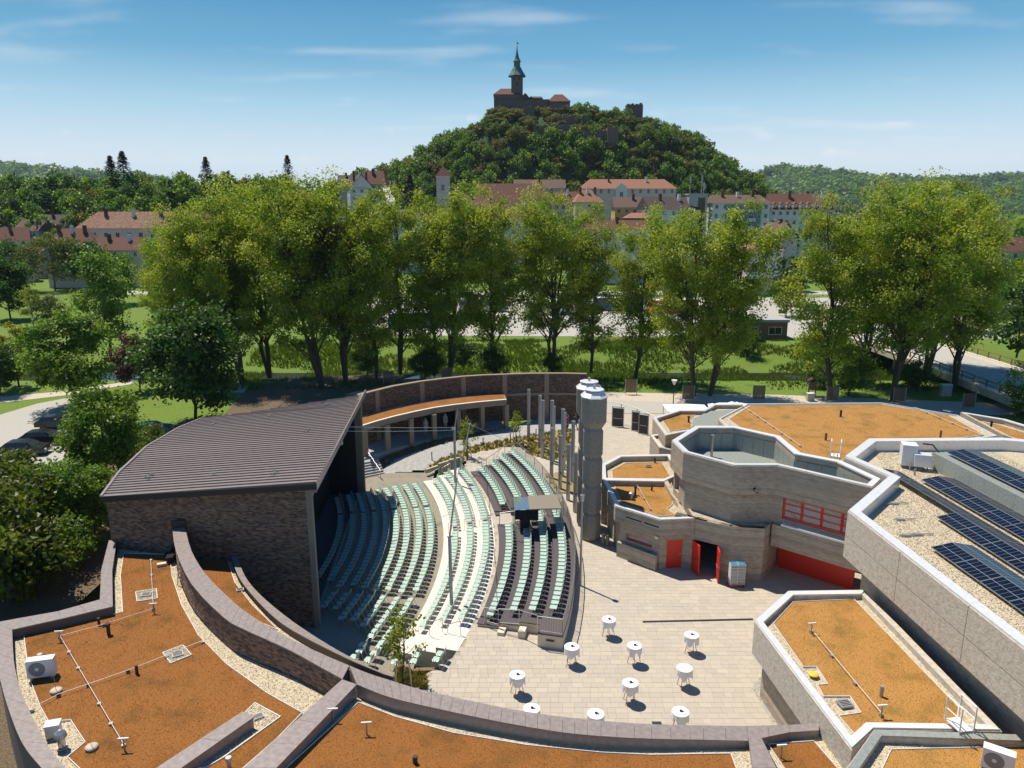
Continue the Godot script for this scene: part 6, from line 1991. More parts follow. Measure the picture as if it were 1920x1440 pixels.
func booth() -> void:
	var o := thing("control_booth", "sound booth under a flat canvas and glass canopy in the podium aisle", "booth", at3(arc(47.5, -6.4), 0.42))
	var A := [Vector3(1.85, 2.9, -52.88), Vector3(3.39, 2.9, -53.09), Vector3(3.58, 2.9, -50.41), Vector3(1.92, 2.9, -50.31)]
	var rf := MB.new()
	var b := []
	for q in A: b.append(q - Vector3(0, 0.07, 0))
	rf.hexa([b[3], b[2], b[1], b[0]], [A[3], A[2], A[1], A[0]])
	part(o, "canvas_roof", rf, M.canvas)
	var G := [Vector3(0.08, 2.75, -52.82), Vector3(1.16, 2.85, -52.68), Vector3(1.27, 2.85, -50.33), Vector3(0.19, 2.75, -50.47)]
	var gf := MB.new()
	var gb := []
	for q in G: gb.append(q - Vector3(0, 0.03, 0))
	gf.hexa([gb[3], gb[2], gb[1], gb[0]], [G[3], G[2], G[1], G[0]])
	part(o, "glass_roof", gf, M.mirror_glass)
	var G2 := [Vector3(1.17, 2.88, -52.82), Vector3(1.85, 2.89, -52.9), Vector3(1.92, 2.89, -50.34), Vector3(1.27, 2.88, -50.26)]
	var cf := MB.new()
	var cb := []
	for q in G2: cb.append(q - Vector3(0, 0.06, 0))
	cf.hexa([cb[3], cb[2], cb[1], cb[0]], [G2[3], G2[2], G2[1], G2[0]])
	part(o, "canvas_roof", cf, M.canvas)
	for q in [G[0], G[3], A[1], A[2]]:
		var p := MB.new()
		p.tube(Vector3(q.x, 0.3, q.z), q - Vector3(0, 0.05, 0), 0.035, 0.035, 6)
		part(o, "post", p, M.galvanised)
	var cur := MB.new()
	for i in 12:
		var p0: Vector3 = (G[3] as Vector3).lerp(A[3], i / 12.0) + Vector3(0, -0.1, 0.05 * (i % 2) - 0.25)
		var p1: Vector3 = (G[3] as Vector3).lerp(A[3], (i + 1) / 12.0) + Vector3(0, -0.1, 0.05 * ((i + 1) % 2) - 0.25)
		cur.quad(Vector3(p0.x, 1.9, p0.z), Vector3(p1.x, 1.9, p1.z), p1, p0)
	part(o, "black_curtain", cur, M.black_fabric)
	var at: Vector3 = Vector3(0.95, 0.42, -51.57)
	var t := thing("flight_case", "tall black flight case rolled under the booth canopy", "flight case", at + Vector3(0, 0, -0.2))
	var c := MB.new()
	c.box(t.position + Vector3(0, 0.1, 0), Vector3(0.75, 1.25, 0.6), 0.1)
	part(t, "case", c, M.black_plastic)
	var c2 := MB.new()
	for s in [-0.28, 0.28]: c2.tube(t.position + Vector3(s, 0, 0.2), t.position + Vector3(s, 0.12, 0.2), 0.05, 0.05, 8)
	part(t, "castors", c2, M.galvanised, "stuff")
	var t2 := thing("mixing_desk", "black mixing desk on trestle legs under the glass canopy", "mixing desk", at + Vector3(0.1, 0, -1.4))
	var d := MB.new()
	d.boxx(Transform3D(Basis(Vector3.UP, 0.1) * Basis(Vector3.RIGHT, 0.15), t2.position + Vector3(0, 0.95, 0)), Vector3(1.5, 0.14, 0.7))
	part(t2, "console", d, M.black_plastic)
	for s in [-0.6, 0.6]:
		var l := MB.new()
		l.beam(t2.position + Vector3(s, 0, 0.2), t2.position + Vector3(s, 0.9, 0), 0.04, 0.04)
		part(t2, "leg", l, M.galvanised)

func gates_and_tents() -> void:
	var mk := func(p: Vector3, yaw: float, w: float, lab: String):
		var t := thing("gate", lab, "gate", p, "dark gate leaves in the far fence")
		var x := Transform3D(Basis(Vector3.UP, yaw), p)
		var b := MB.new()
		b.boxx(x * Transform3D(Basis(), Vector3(0, 1.1, 0)), Vector3(w, 2.1, 0.06))
		part(t, "leaf", b, M.dark_door)
		var f := MB.new()
		for s in [-1, 1]: f.boxx(x * Transform3D(Basis(), Vector3(s * (w / 2 + 0.04), 1.15, 0)), Vector3(0.08, 2.3, 0.1))
		f.boxx(x * Transform3D(Basis(), Vector3(0, 2.28, 0)), Vector3(w + 0.16, 0.08, 0.1))
		part(t, "frame", f, M.galvanised)
		var h := MB.new()
		h.boxx(x * Transform3D(Basis(), Vector3(0, 1.0, 0.1)), Vector3(w * 0.8, 0.05, 0.05))
		part(t, "push_bar", h, M.steel)
	mk.call(Vector3(11.91, 0, -80.85), -0.3, 1.2, "dark panel gate leaf standing open, nearest the concrete pillars")
	mk.call(Vector3(13.63, 0, -79.19), -0.5, 0.75, "narrow dark gate panel between two leaves")
	mk.call(Vector3(14.31, 0, -77.99), -0.55, 1.0, "dark panel gate leaf with push bar beside the low wing")
	var fence := thing("gate_fence", "curved top rail of the gate fence running to the low wing", "fence", Vector3(10.84, 0, -83.46))
	var fp := [Vector3(10.79, 2.4, -83.09), Vector3(12.4, 2.4, -81.88), Vector3(13.87, 2.4, -79.8), Vector3(15.36, 2.4, -76.13)]
	for i in 3:
		var b := MB.new()
		b.tube(fp[i], fp[i + 1], 0.05, 0.05, 6)
		part(fence, "top_rail", b, M.white_metal)
	for q in fp:
		var b := MB.new()
		b.tube(Vector3(q.x, 0, q.z), q, 0.045, 0.045, 6)
		part(fence, "post", b, M.galvanised)
	for q in [[Vector3(19.8, 1.9, -81.88), 2.4, 1.5, "bright white canopy tent behind the low wing", 7], [Vector3(25.15, 1.9, -82.58), 2.6, 1.0, "crumpled grey white tarpaulin roof behind the membrane roof", 8]]:
		var at: Vector3 = q[0]
		rng.seed = q[4]
		var t := thing("canopy_tent", q[3], "tent", at * Vector3(1, 0, 1))
		var b := MB.new()
		var N := 8
		var hh := func(i: int, j: int) -> Vector3:
			var u := (i / float(N) - 0.5) * 2
			var v := (j / float(N) - 0.5) * 2
			var e: float = maxf(absf(u), absf(v))
			return at + Vector3(u * q[1], 0.5 * (1 - e) + (0.12 * sin(i * 2.1 + j * 1.3) if q[4] == 8 else 0.0), v * q[2])
		for i in N:
			for j in N: b.quad(hh.call(i, j), hh.call(i, j + 1), hh.call(i + 1, j + 1), hh.call(i + 1, j))
		part(t, "canopy", b, M.white_canvas)
		for s in [Vector2(-1, -1), Vector2(1, -1), Vector2(1, 1), Vector2(-1, 1)]:
			var p := MB.new()
			p.tube(Vector3(at.x + s.x * q[1] * 0.96, 0, at.z + s.y * q[2] * 0.96), Vector3(at.x + s.x * q[1] * 0.96, at.y, at.z + s.y * q[2] * 0.96), 0.04, 0.04, 6)
			part(t, "pole", p, M.galvanised)
	for q in [[Vector3(-17.16, 0, -101.17), "timber slat screen on two posts, standing behind the garden wall near the stage"], [Vector3(-9.23, 0, -103.14), "timber slat screen on two posts, standing among trunks behind the garden wall"], [Vector3(15.71, 0, -95.68), "timber slat screen on two posts beside the path behind the pillars"], [Vector3(22.48, 0, -92.32), "timber slat screen on two posts beside the white tent"], [Vector3(31.47, 0, -92.32), "timber slat screen on two posts on the open path behind the hall"], [Vector3(40.64, 0, -91.78), "timber slat screen on two posts near the little gabled shelter"], [Vector3(48.71, 0, -90.98), "timber slat screen on two posts by the forked trunk"], [Vector3(55.77, 0, -88.17), "timber slat screen on two posts below the bridge"]]:
		var t := thing("slat_screen", q[1], "screen", q[0])
		for k in 8:
			var b := MB.new()
			b.box(q[0] + Vector3(-0.62 + k * 0.177, 0.3, 0), Vector3(0.15, 1.75, 0.04))
			part(t, "slat", b, M.timber)
		for s in [-0.75, 0.75]:
			var b := MB.new()
			b.box(q[0] + Vector3(s, 0, 0), Vector3(0.07, 2.1, 0.07))
			part(t, "post", b, M.galvanised)
	var sh := thing("gabled_shelter", "little timber notice shelter with a grey pitched roof on the bank", "shelter", Vector3(39.37, 0, -95.1))
	var s0 := sh.position
	for k in [-0.45, 0.45]:
		var b := MB.new()
		b.box(s0 + Vector3(k, 0, 0), Vector3(0.12, 1.9, 0.12))
		part(sh, "post", b, M.timber)
	var nb := MB.new()
	nb.box(s0 + Vector3(0, 0.8, 0), Vector3(0.8, 0.9, 0.06))
	part(sh, "notice_board", nb, M.timber)
	for k in [-1, 1]:
		var b := MB.new()
		b.boxx(Transform3D(Basis(Vector3.BACK, -k * 0.5), s0 + Vector3(k * 0.45, 2.1, 0)), Vector3(1.05, 0.06, 1.1))
		part(sh, "roof_slope", b, M.tile_dark)
	for q in [[Vector3(38.08, 0, -92.32), "pale grey waste bin pair on the path by the gabled shelter", 1.0], [Vector3(56.88, 0, -95.1), "pale utility cabinet on the grass under the bridge", 1.5]]:
		var t := thing("utility_cabinet", q[1], "cabinet", q[0])
		var b := MB.new()
		b.box(q[0], Vector3(0.9 * q[2], 1.0 * q[2], 0.6))
		part(t, "case", b, M.smooth_concrete)
		var c := MB.new()
		c.box(q[0] + Vector3(0, 1.0 * q[2], 0), Vector3(0.96 * q[2], 0.06, 0.68))
		part(t, "lid", c, M.white_metal)
	# things by the doors
	var dl := thing("trolley", "low red dolly under the stack of glass racks", "trolley", Vector3(14.63, 0, -44.44))
	var d := MB.new()
	d.box(dl.position + Vector3(0, 0.12, 0), Vector3(1.05, 0.05, 0.62), 0.1)
	part(dl, "deck", d, M.red_paint)
	for k in 4:
		var w := MB.new()
		w.tube(dl.position + Vector3(-0.4 + 0.8 * (k % 2), 0.06, -0.22 + 0.44 * (k / 2) - 0.02), dl.position + Vector3(-0.4 + 0.8 * (k % 2), 0.06, -0.18 + 0.44 * (k / 2)), 0.06, 0.06, 10)
		part(dl, "wheel", w, M.black_plastic)
	for i in 2:
		for j in 6:
			var at := dl.position + Vector3(-0.25 + 0.5 * i, 0.17 + 0.235 * j, 0.02 * (1 - 2 * i))
			var top := "topmost with a blue film over it" if j == 5 else "row %d up" % (j + 1)
			var t := thing("glass_rack", "grey wire rack of glasses on the dolly, %s" % ["bottom of its stack", "second from the bottom of its stack", "third from the bottom of its stack", "fourth from the bottom of its stack", "second from the top of its stack", "topmost with a blue film over it"][j], "glass rack", at, "glass racks stacked on the dolly")
			var b := MB.new()
			for y in [0.02, 0.12, 0.21]:
				for s in [-1, 1]:
					b.boxx(Transform3D(Basis(), at + Vector3(0, y, s * 0.24)), Vector3(0.48, 0.03, 0.015))
					b.boxx(Transform3D(Basis(), at + Vector3(s * 0.235, y, 0)), Vector3(0.015, 0.03, 0.48))
			for x in 4:
				for s in [-1, 1]:
					b.boxx(Transform3D(Basis(), at + Vector3(-0.22 + 0.147 * x, 0.11, s * 0.238)), Vector3(0.02, 0.2, 0.012))
					b.boxx(Transform3D(Basis(), at + Vector3(s * 0.233, 0.11, -0.22 + 0.147 * x)), Vector3(0.012, 0.2, 0.02))
			part(t, "basket", b, M.white_metal)
			var g := MB.new()
			for x in 4:
				for z in 4: g.tube(at + Vector3(-0.165 + 0.11 * x, 0.02, -0.165 + 0.11 * z), at + Vector3(-0.165 + 0.11 * x, 0.19, -0.165 + 0.11 * z), 0.035, 0.045, 6, false)
			part(t, "glassware", g, M.glassware, "stuff")
			if j == 5:
				var f := MB.new()
				f.box(at + Vector3(0, 0.215, 0), Vector3(0.46, 0.03, 0.46))
				part(t, "film", f, M.blue_film)
	var ex := thing("fire_extinguisher", "red fire extinguisher hung on the low wing wall", "fire extinguisher", Vector3(9.92, 0.5, -46.92))
	var e := MB.new()
	e.ring([[0.0, 0.0], [0.09, 0.02], [0.09, 0.42], [0.04, 0.5], [0.0, 0.5]], ex.position, 12)
	part(ex, "cylinder", e, M.red_paint)
	var e2 := MB.new()
	e2.box(ex.position + Vector3(0, 0.5, 0), Vector3(0.08, 0.1, 0.05))
	part(ex, "valve", e2, M.black_plastic)
	for q in [[Vector3(6.68, 0, -50.55), "grey standing ash bin beside the concrete pillar"], [Vector3(6.97, 0, -50.37), "grey standing ash bin nearer the low wing"]]:
		var t := thing("ash_bin", q[1], "ash bin", q[0])
		var b := MB.new()
		b.tube(q[0], q[0] + Vector3(0, 0.85, 0), 0.14, 0.14, 14)
		part(t, "body", b, M.canvas)
		var c := MB.new()
		c.tube(q[0] + Vector3(0, 0.85, 0), q[0] + Vector3(0, 0.9, 0), 0.15, 0.12, 14)
		part(t, "lid", c, M.galvanised)
	var wp := thing("wall_spout", "short black rainwater spout on the tower fascia", "spout", Vector3(15.7, 6.3, -45.46))
	var wb := MB.new()
	wb.tube(wp.position, wp.position + Vector3(0.05, -0.08, 0.45), 0.06, 0.06, 8)
	part(wp, "spout", wb, M.black_plastic)
	var wf := MB.new()
	wf.boxx(Transform3D(Basis(), wp.position), Vector3(0.2, 0.2, 0.03))
	part(wp, "flange", wf, M.black_plastic)

# ---------------------------------------------------------------- people: one smooth skin over tapered bones
func body_mesh(bones: Array, cell: float, cols: Array) -> ArrayMesh:   # bones: [a, b, ra, rb, colour]
	var lo := Vector3.ONE * 1e9
	var hi := -lo
	for b in bones:
		for p in [b[0], b[1]]:
			lo = lo.min(p - Vector3.ONE * 0.22); hi = hi.max(p + Vector3.ONE * 0.22)
	var n := Vector3i(((hi - lo) / cell).ceil()) + Vector3i.ONE
	var f := PackedFloat32Array()
	f.resize(n.x * n.y * n.z)
	var own := PackedInt32Array()
	own.resize(f.size())
	for z in n.z:
		for y in n.y:
			for x in n.x:
				var p := lo + Vector3(x, y, z) * cell
				var s := 0.0
				var best := 1e9
				var bi := 0
				for k in bones.size():
					var b: Array = bones[k]
					var ab: Vector3 = b[1] - b[0]
					var t := clampf((p - b[0]).dot(ab) / maxf(ab.length_squared(), 1e-6), 0, 1)
					var d: float = (p - (b[0] + ab * t)).length() - lerpf(b[2], b[3], t)
					s += exp(-d * 45.0)
					if d < best:
						best = d; bi = k
				var i := (z * n.y + y) * n.x + x
				f[i] = -log(maxf(s, 1e-30)) / 45.0
				own[i] = bi
	var vert := {}
	var mb := MB.new()
	var off := [Vector3i(0, 0, 0), Vector3i(1, 0, 0), Vector3i(0, 1, 0), Vector3i(1, 1, 0), Vector3i(0, 0, 1), Vector3i(1, 0, 1), Vector3i(0, 1, 1), Vector3i(1, 1, 1)]
	var at := func(c: Vector3i) -> int: return (c.z * n.y + c.y) * n.x + c.x
	for z in n.z - 1:
		for y in n.y - 1:
			for x in n.x - 1:
				var c := Vector3i(x, y, z)
				var sum := Vector3.ZERO
				var k := 0
				for e in [[0, 1], [2, 3], [4, 5], [6, 7], [0, 2], [1, 3], [4, 6], [5, 7], [0, 4], [1, 5], [2, 6], [3, 7]]:
					var a: float = f[at.call(c + off[e[0]])]
					var b: float = f[at.call(c + off[e[1]])]
					if (a < 0) != (b < 0):
						sum += Vector3(off[e[0]]).lerp(Vector3(off[e[1]]), a / (a - b)); k += 1
				if k: vert[c] = [lo + (Vector3(c) + sum / k) * cell, own[at.call(c)]]
	for c in vert:
		for ax in 3:
			var d := Vector3i.ZERO
			d[ax] = 1
			var u := Vector3i.ZERO
			u[(ax + 1) % 3] = 1
			var w := Vector3i.ZERO
			w[(ax + 2) % 3] = 1
			var a: float = f[at.call(c)]
			var b: float = f[at.call(c + d)]
			if (a < 0) != (b < 0) and vert.has(c - u) and vert.has(c - w) and vert.has(c - u - w):
				mb.col = cols[bones[vert[c][1]][4]]
				var q := [vert[c][0], vert[c - u][0], vert[c - u - w][0], vert[c - w][0]]
				if a < 0: mb.quad(q[0], q[1], q[2], q[3])
				else: mb.quad(q[3], q[2], q[1], q[0])
	return mb.done(Vector3.ZERO, M.paint)

func people() -> void:
	var mk := func(stride: float, arm: float) -> Array:
		var hip := Vector3(0, 0.93, 0)
		var chest := Vector3(0, 1.36, 0.02)
		var r := [[hip, chest, 0.135, 0.155, 1], [chest, Vector3(0, 1.5, 0.02), 0.1, 0.055, 0], [Vector3(0, 1.6, 0.03), Vector3(0, 1.67, 0.03), 0.09, 0.1, 0], [Vector3(0, 1.66, 0.0), Vector3(0, 1.7, 0.0), 0.105, 0.1, 3], [Vector3(0, 1.62, 0.12), Vector3(0, 1.6, 0.14), 0.018, 0.02, 0]]
		for s in [-1, 1]:
			var knee := Vector3(s * 0.1, 0.5, s * stride * 0.5 + 0.05)
			var ank := Vector3(s * 0.1, 0.09, s * stride - (0.1 if s * stride < 0 else 0.0))
			r.append_array([[Vector3(s * 0.09, 0.9, 0), knee, 0.095, 0.065, 2], [knee, ank, 0.06, 0.045, 2], [ank, ank + Vector3(0, -0.045, 0.15), 0.045, 0.035, 3]])
			var sh := Vector3(s * 0.19, 1.42, 0)
			var el := sh + Vector3(s * 0.05, -0.28, -s * arm * 0.3)
			var wr := el + Vector3(0, -0.24, -s * arm * 0.3 + 0.08)
			r.append_array([[chest + Vector3(0, 0.05, 0), sh, 0.09, 0.065, 1], [sh, el, 0.06, 0.045, 1], [el, wr, 0.043, 0.032, 1], [wr, wr + Vector3(0, -0.09, 0.02), 0.036, 0.03, 0]])
			for k in 4: r.append([wr + Vector3(0, -0.1, 0.0 + k * 0.014 - 0.02), wr + Vector3(0, -0.17 + 0.01 * absf(k - 1.5), 0.02 + k * 0.016 - 0.02), 0.009, 0.008, 0])
			r.append([wr + Vector3(0, -0.04, 0.03), wr + Vector3(0, -0.1, 0.065), 0.01, 0.008, 0])
		return r
	var walk := mk.call(0.3, 0.5) as Array
	var stand := mk.call(0.03, 0.05) as Array
	var one := func(p: Vector3, yaw: float, bones: Array, cols: Array, lab: String, cat: String, nm: String):
		var t := thing(nm, lab, cat, p)
		t.rotation.y = yaw
		put(t, "body", body_mesh(bones, 0.03, cols))
	var skin := Color(0.4, 0.25, 0.17)
	one.call(Vector3(7.01, 0, -79.81), 1.9, walk, [skin, Color(0.05, 0.045, 0.05), Color(0.02, 0.02, 0.025), Color(0.03, 0.02, 0.015)], "person in dark clothes walking along the path by the steel posts", "person", "person")
	one.call(Vector3(6.16, 0, -79.6), 1.4, stand, [skin, Color(0.35, 0.02, 0.12), Color(0.03, 0.03, 0.04), Color(0.03, 0.02, 0.015)], "person in a magenta top standing behind the steel posts", "person", "person")
	var pale := Color(0.62, 0.61, 0.58)
	for q in [[Vector3(-9.39, 0, -77.21), "pale costume figure before the display board nearer the stage"], [Vector3(-7.43, 0, -79.19), "pale costume figure before the display board nearer the garden wall"]]:
		one.call(q[0] + Vector3(0, 0, -0.8), 0.5, stand, [pale, pale, pale, pale], q[1], "costume figure", "costume_figure")

# ---------------------------------------------------------------- vegetation
# A tree in its own frame: [trunk mesh, crown mesh]. Limbs fork from the stems; leaf faces gather in clumps at their ends.
func tree_meshes(sd: int, h: float, r: float, bare: float, limbs: int, leaves: int, leaf: float, clump: float, tones: Array, stems := 1, fill := 0.35, slim := 1.0, rise := 1.0) -> Array:
	var g := RandomNumberGenerator.new()
	g.seed = sd
	var wood := MB.new()
	var tips := []
	var th := clampf(h * 0.014, 0.05, 0.4) * slim
	for s in stems:
		var lean := Vector3(g.randf_range(-1, 1), 0, g.randf_range(-1, 1)).normalized() * (0.06 * h if stems == 1 else r * 0.45) * g.randf_range(0.5, 1.0)
		var pts := [Vector3(0, -0.3, 0) + lean * 0.04]
		for k in 6:
			var t := (k + 1) / 6.0
			pts.append(Vector3(0, h * 0.86 * t, 0) + lean * t + Vector3(g.randf_range(-1, 1), 0, g.randf_range(-1, 1)) * 0.018 * h)
		for k in 6: wood.tube(pts[k], pts[k + 1], th * (1 - k / 6.8), th * (1 - (k + 1) / 6.8), 7, false)
		var n := limbs / stems
		for i in n:
			var t := lerpf(bare, 0.97 - 0.1 * (rise - 1.0), (i + g.randf() * 0.8) / n)
			var kk := clampi(int(t * 6), 0, 5)
			var p: Vector3 = (pts[kk] as Vector3).lerp(pts[kk + 1], t * 6 - kk)
			var u := (t - bare) / (1 - bare)
			var reach := r * (0.45 + 0.55 * sqrt(maxf(0.0, sin(PI * clampf(u * 0.8 + 0.16, 0, 1))))) * g.randf_range(0.6, 1.0)
			var a := g.randf() * TAU
			var d := Vector3(cos(a), 0, sin(a)) * reach
			var e := p + d + Vector3(0, reach * g.randf_range(0.25, 0.75) * (1.2 - u / rise) * rise, 0)
			e.y = minf(e.y, h * g.randf_range(0.86, 1.0))
			var m := p.lerp(e, 0.5) + Vector3(0, reach * 0.08, 0)
			wood.tube(p, m, th * 0.42 * (1.1 - t), th * 0.26 * (1.1 - t), 5, false)
			wood.tube(m, e, th * 0.26 * (1.1 - t), 0.015, 5, false)
			tips.append([e, 1.0]); tips.append([m.lerp(e, 0.4), 0.8])
			if g.randf() < fill * 2: tips.append([m + Vector3(g.randf_range(-1, 1), g.randf_range(-0.3, 0.8), g.randf_range(-1, 1)) * clump, 0.7])
		tips.append([pts[6] + Vector3(0, h * 0.06, 0), 0.9])
	var cr := MB.new()
	var each := leaves / tips.size()
	for tp in tips:
		var c: Vector3 = tp[0]
		var tone: Color = (tones[g.randi() % tones.size()] as Color) * g.randf_range(0.85, 1.15)
		var rad: float = clump * tp[1] * g.randf_range(0.75, 1.25)
		for i in each:
			var d := Vector3(g.randfn(), g.randfn() * 0.75, g.randfn()) * 0.5
			if d.length() > 1.3: d = d.normalized() * 1.3
			var p := c + d * rad
			var nrm := (d.normalized() * 0.6 + Vector3(g.randf_range(-1, 1), g.randf_range(-0.2, 1.2), g.randf_range(-1, 1))).normalized()
			var x := nrm.cross(Vector3(g.randf_range(-1, 1), g.randf_range(-1, 1), g.randf_range(-1, 1))).normalized()
			var y := nrm.cross(x)
			var s := leaf * g.randf_range(0.65, 1.3)
			cr.col = tone * g.randf_range(0.82, 1.2)
			var f := nrm * s * 0.16
			cr.tri(p - x * s * 0.5, p + y * s * 0.38 + f, p + x * s * 0.5); cr.tri(p - x * s * 0.5, p + x * s * 0.5, p - y * s * 0.38 + f)
	return [wood.done(Vector3.ZERO, M.bark), cr.done(Vector3.ZERO, M.leaf)]

func plant(nm: String, label: String, cat: String, group: String, meshes: Array, at: Vector3, s := 1.0, yaw := 0.0, lean := 0.0) -> Node3D:
	var t := thing(nm, label, cat, at, group)
	t.basis = Basis(Vector3.BACK, lean) * Basis(Vector3.UP, yaw).scaled(Vector3.ONE * s)
	put(t, "trunk", meshes[0]); put(t, "crown", meshes[1])
	return t

var gy := [Color(0.302, 0.368, 0.0279), Color(0.36, 0.411, 0.0358), Color(0.236, 0.316, 0.0259), Color(0.396, 0.432, 0.0596), Color(0.188, 0.275, 0.0239)]
var gm := [Color(0.126, 0.231, 0.0252), Color(0.168, 0.273, 0.0294), Color(0.105, 0.193, 0.0252), Color(0.21, 0.294, 0.0378)]
var gd := [Color(0.0653, 0.135, 0.0261), Color(0.087, 0.17, 0.0304), Color(0.0522, 0.109, 0.0218)]
var gl := [Color(0.24, 0.3, 0.0224), Color(0.3, 0.33, 0.03), Color(0.196, 0.256, 0.0224)]

func vegetation() -> void:
	# riverside planes: thin yellow-green crowns, pale limbs showing through
	var pl := []
	for k in 5: pl.append(tree_meshes(100 + k, 27.0, [6.1, 4.8, 5.2, 6.9, 4.3][k], [0.15, 0.12, 0.14, 0.15, 0.1][k], [66, 58, 60, 84, 52][k], [30000, 24000, 26000, 38000, 21000][k], 0.29, 1.35, gy, [3, 2, 2, 3, 1][k], 0.5, 0.75, 2.1))
	var row := [[Vector3(-25.97, 0, -99.27), 0, 1.04, 0.3, 0.2], [Vector3(-23.17, 0, -101.17), 3, 1.02, 1.0, 0.03], [Vector3(-16.7, 0, -108.75), 1, 1.0, 2.0, 0.02], [Vector3(-19.45, 0, -104.49), 4, 0.9, 3.1, 0.0], [Vector3(-11.53, 0, -108.75), 4, 0.98, 4.1, 0.0], [Vector3(-9.3, 0, -107.66), 2, 1.02, 5.0, -0.03], [Vector3(-2.43, 0, -110.63), 1, 1.0, 0.6, 0.0], [Vector3(6.14, 0, -110.63), 3, 0.96, 1.5, 0.0], [Vector3(11.97, 0, -110.63), 4, 0.86, 2.2, -0.05], [Vector3(17.83, 0, -105.87), 1, 0.9, 3.0, 0.0], [Vector3(23.96, 0, -95.1), 0, 0.88, 3.7, 0.04], [Vector3(25.92, 0, -95.1), 2, 0.93, 4.4, -0.1], [Vector3(41.33, 0, -93.41), 1, 0.95, 5.2, 0.05], [Vector3(48.42, 0, -101.17), 2, 1.0, 5.9, 0.0], [Vector3(48.36, 0, -92.05), 3, 1.0, 0.2, -0.04], [Vector3(59.32, 0, -97.15), 2, 0.96, 1.1, -0.06], [Vector3(59.35, 0, -104.49), 0, 1.02, 1.8, 0.0], [Vector3(-50.11, 0, -108.75), 2, 0.78, 0.9, 0.0], [Vector3(-43.27, 0, -104.49), 3, 0.86, 2.6, 0.04], [Vector3(-35.62, 0, -106.94), 3, 1.0, 1.9, 0.05], [Vector3(-37.73, 0, -101.82), 0, 0.92, 3.3, 0.1]]
	for q in row:
		var px: float = q[0].x
		var where: String = "behind the stage house" if px < -16 else "behind the perforated garden wall" if px < 9 else "behind the gates and tents" if px < 32 else "behind the hall roof" if px < 52 else "beside the road bridge"
		plant("plane_tree", "tall plane tree with yellow green crown in the riverside row " + where, "tree", "plane trees along the river " + where, pl[q[1]], q[0], q[2] * 1.06, q[3], q[4])
	# mistletoe balls hanging in the crowns
	var mis := tree_meshes(300, 1.2, 0.8, 0.0, 10, 520, 0.2, 0.42, [Color(0.05, 0.055, 0.012), Color(0.065, 0.07, 0.016)], 1, 0.5)
	for q in [Vector3(-23.94, 19.73, -96), Vector3(-23.14, 18.4, -96), Vector3(-22.23, 20.2, -96), Vector3(-24.46, 16.73, -96), Vector3(-28.48, 18.13, -95), Vector3(-23.73, 15.24, -96), Vector3(-27.49, 12.77, -95)]:
		var t := plant("mistletoe", "dark round mistletoe bush hanging high in a riverside plane tree", "mistletoe", "mistletoe in the plane trees", mis, q, 1.5)
	# rounded shade trees of the park side
	var rd := []
	for k in 4: rd.append(tree_meshes(120 + k, 12.0, [4.9, 4.4, 4.0, 4.6][k], 0.13, 44, [15000, 14000, 12000, 13000][k], 0.38, 1.3, [gm, gd, gm, [Color(0.05, 0.1, 0.012), Color(0.1, 0.14, 0.02), Color(0.07, 0.12, 0.016)]][k], 1, 0.5))
	plant("chestnut_tree", "round dark green chestnut tree beside the parked cars", "tree", "", rd[0], Vector3(-53.93, 0, -89.17), 1.02, 0.5)
	plant("chestnut_tree", "broad dark green tree right behind the stage roof", "tree", "", rd[1], Vector3(-36.23, 0, -81.92), 1.2, 2.0)
	plant("maple_tree", "bushy mid green tree between car park and stage house", "tree", "", rd[2], Vector3(-35.66, 0, -62.29), 0.8, 1.0)
	plant("maple_tree", "tall narrow dark tree in front of the pink barracks", "tree", "", tree_meshes(130, 19.0, 4.6, 0.12, 34, 9000, 0.4, 1.5, gm, 1, 0.5), Vector3(-67.52, 0, -123.31), 1.0, 0.0)
	plant("maple_tree", "mid green tree leaning over the slope by the curved roof", "tree", "", rd[0], Vector3(-31.8, 0, -50.82), 0.55, 4.0)
	plant("willow_tree", "wide weeping willow on the park lawn", "tree", "", tree_meshes(131, 15.0, 8.5, 0.16, 40, 7200, 0.5, 2.0, [Color(0.1, 0.13, 0.014), Color(0.13, 0.155, 0.02)], 1, 0.5), Vector3(-136.33, 0, -223.16), 1.1, 0.0)
	plant("young_tree", "thin young tree with airy crown on the park lawn", "tree", "", tree_meshes(132, 9.0, 2.4, 0.25, 20, 1500, 0.35, 0.8, gl, 1, 0.4), Vector3(-99.63, 0, -154.1), 1.0, 0.0)
	plant("golden_tree", "narrow bright yellow tree at the edge of the park", "tree", "", tree_meshes(133, 9.5, 1.9, 0.1, 26, 3000, 0.32, 0.7, [Color(0.26, 0.25, 0.012), Color(0.3, 0.28, 0.02)], 1, 0.4), Vector3(-68.01, 0, -100.21), 1.0, 0.0)
	plant("copper_tree", "dusky purple leaved tree between two green trees", "tree", "", tree_meshes(134, 8.0, 3.0, 0.1, 26, 4600, 0.3, 0.9, [Color(0.09, 0.035, 0.045), Color(0.12, 0.05, 0.06)], 1, 0.5), Vector3(-49.89, 0, -97.15), 1.0, 0.0)
	plant("leafy_tree", "olive green shrub tree beside the young park tree", "tree", "", tree_meshes(135, 6.5, 3.0, 0.05, 24, 3600, 0.3, 0.9, [Color(0.075, 0.1, 0.03), Color(0.09, 0.12, 0.035)], 1, 0.5), Vector3(-93.01, 0, -149.9), 1.1, 0.0)
	for q in [[Vector3(-110.37, 0, -163.23), 1.2], [Vector3(-143.59, 0, -202.97), 1.5], [Vector3(-149.54, 0, -223.16), 1.3], [Vector3(-67.63, 0, -95.68), 0.6]]: plant("park_tree", "dark leafy tree at the edge of the park lawn", "tree", "trees at the park edge", rd[1], q[0], q[1], q[1] * 3.0)
	# shrubs on the slope beside the brick building and at the trunks' feet
	var sh := []
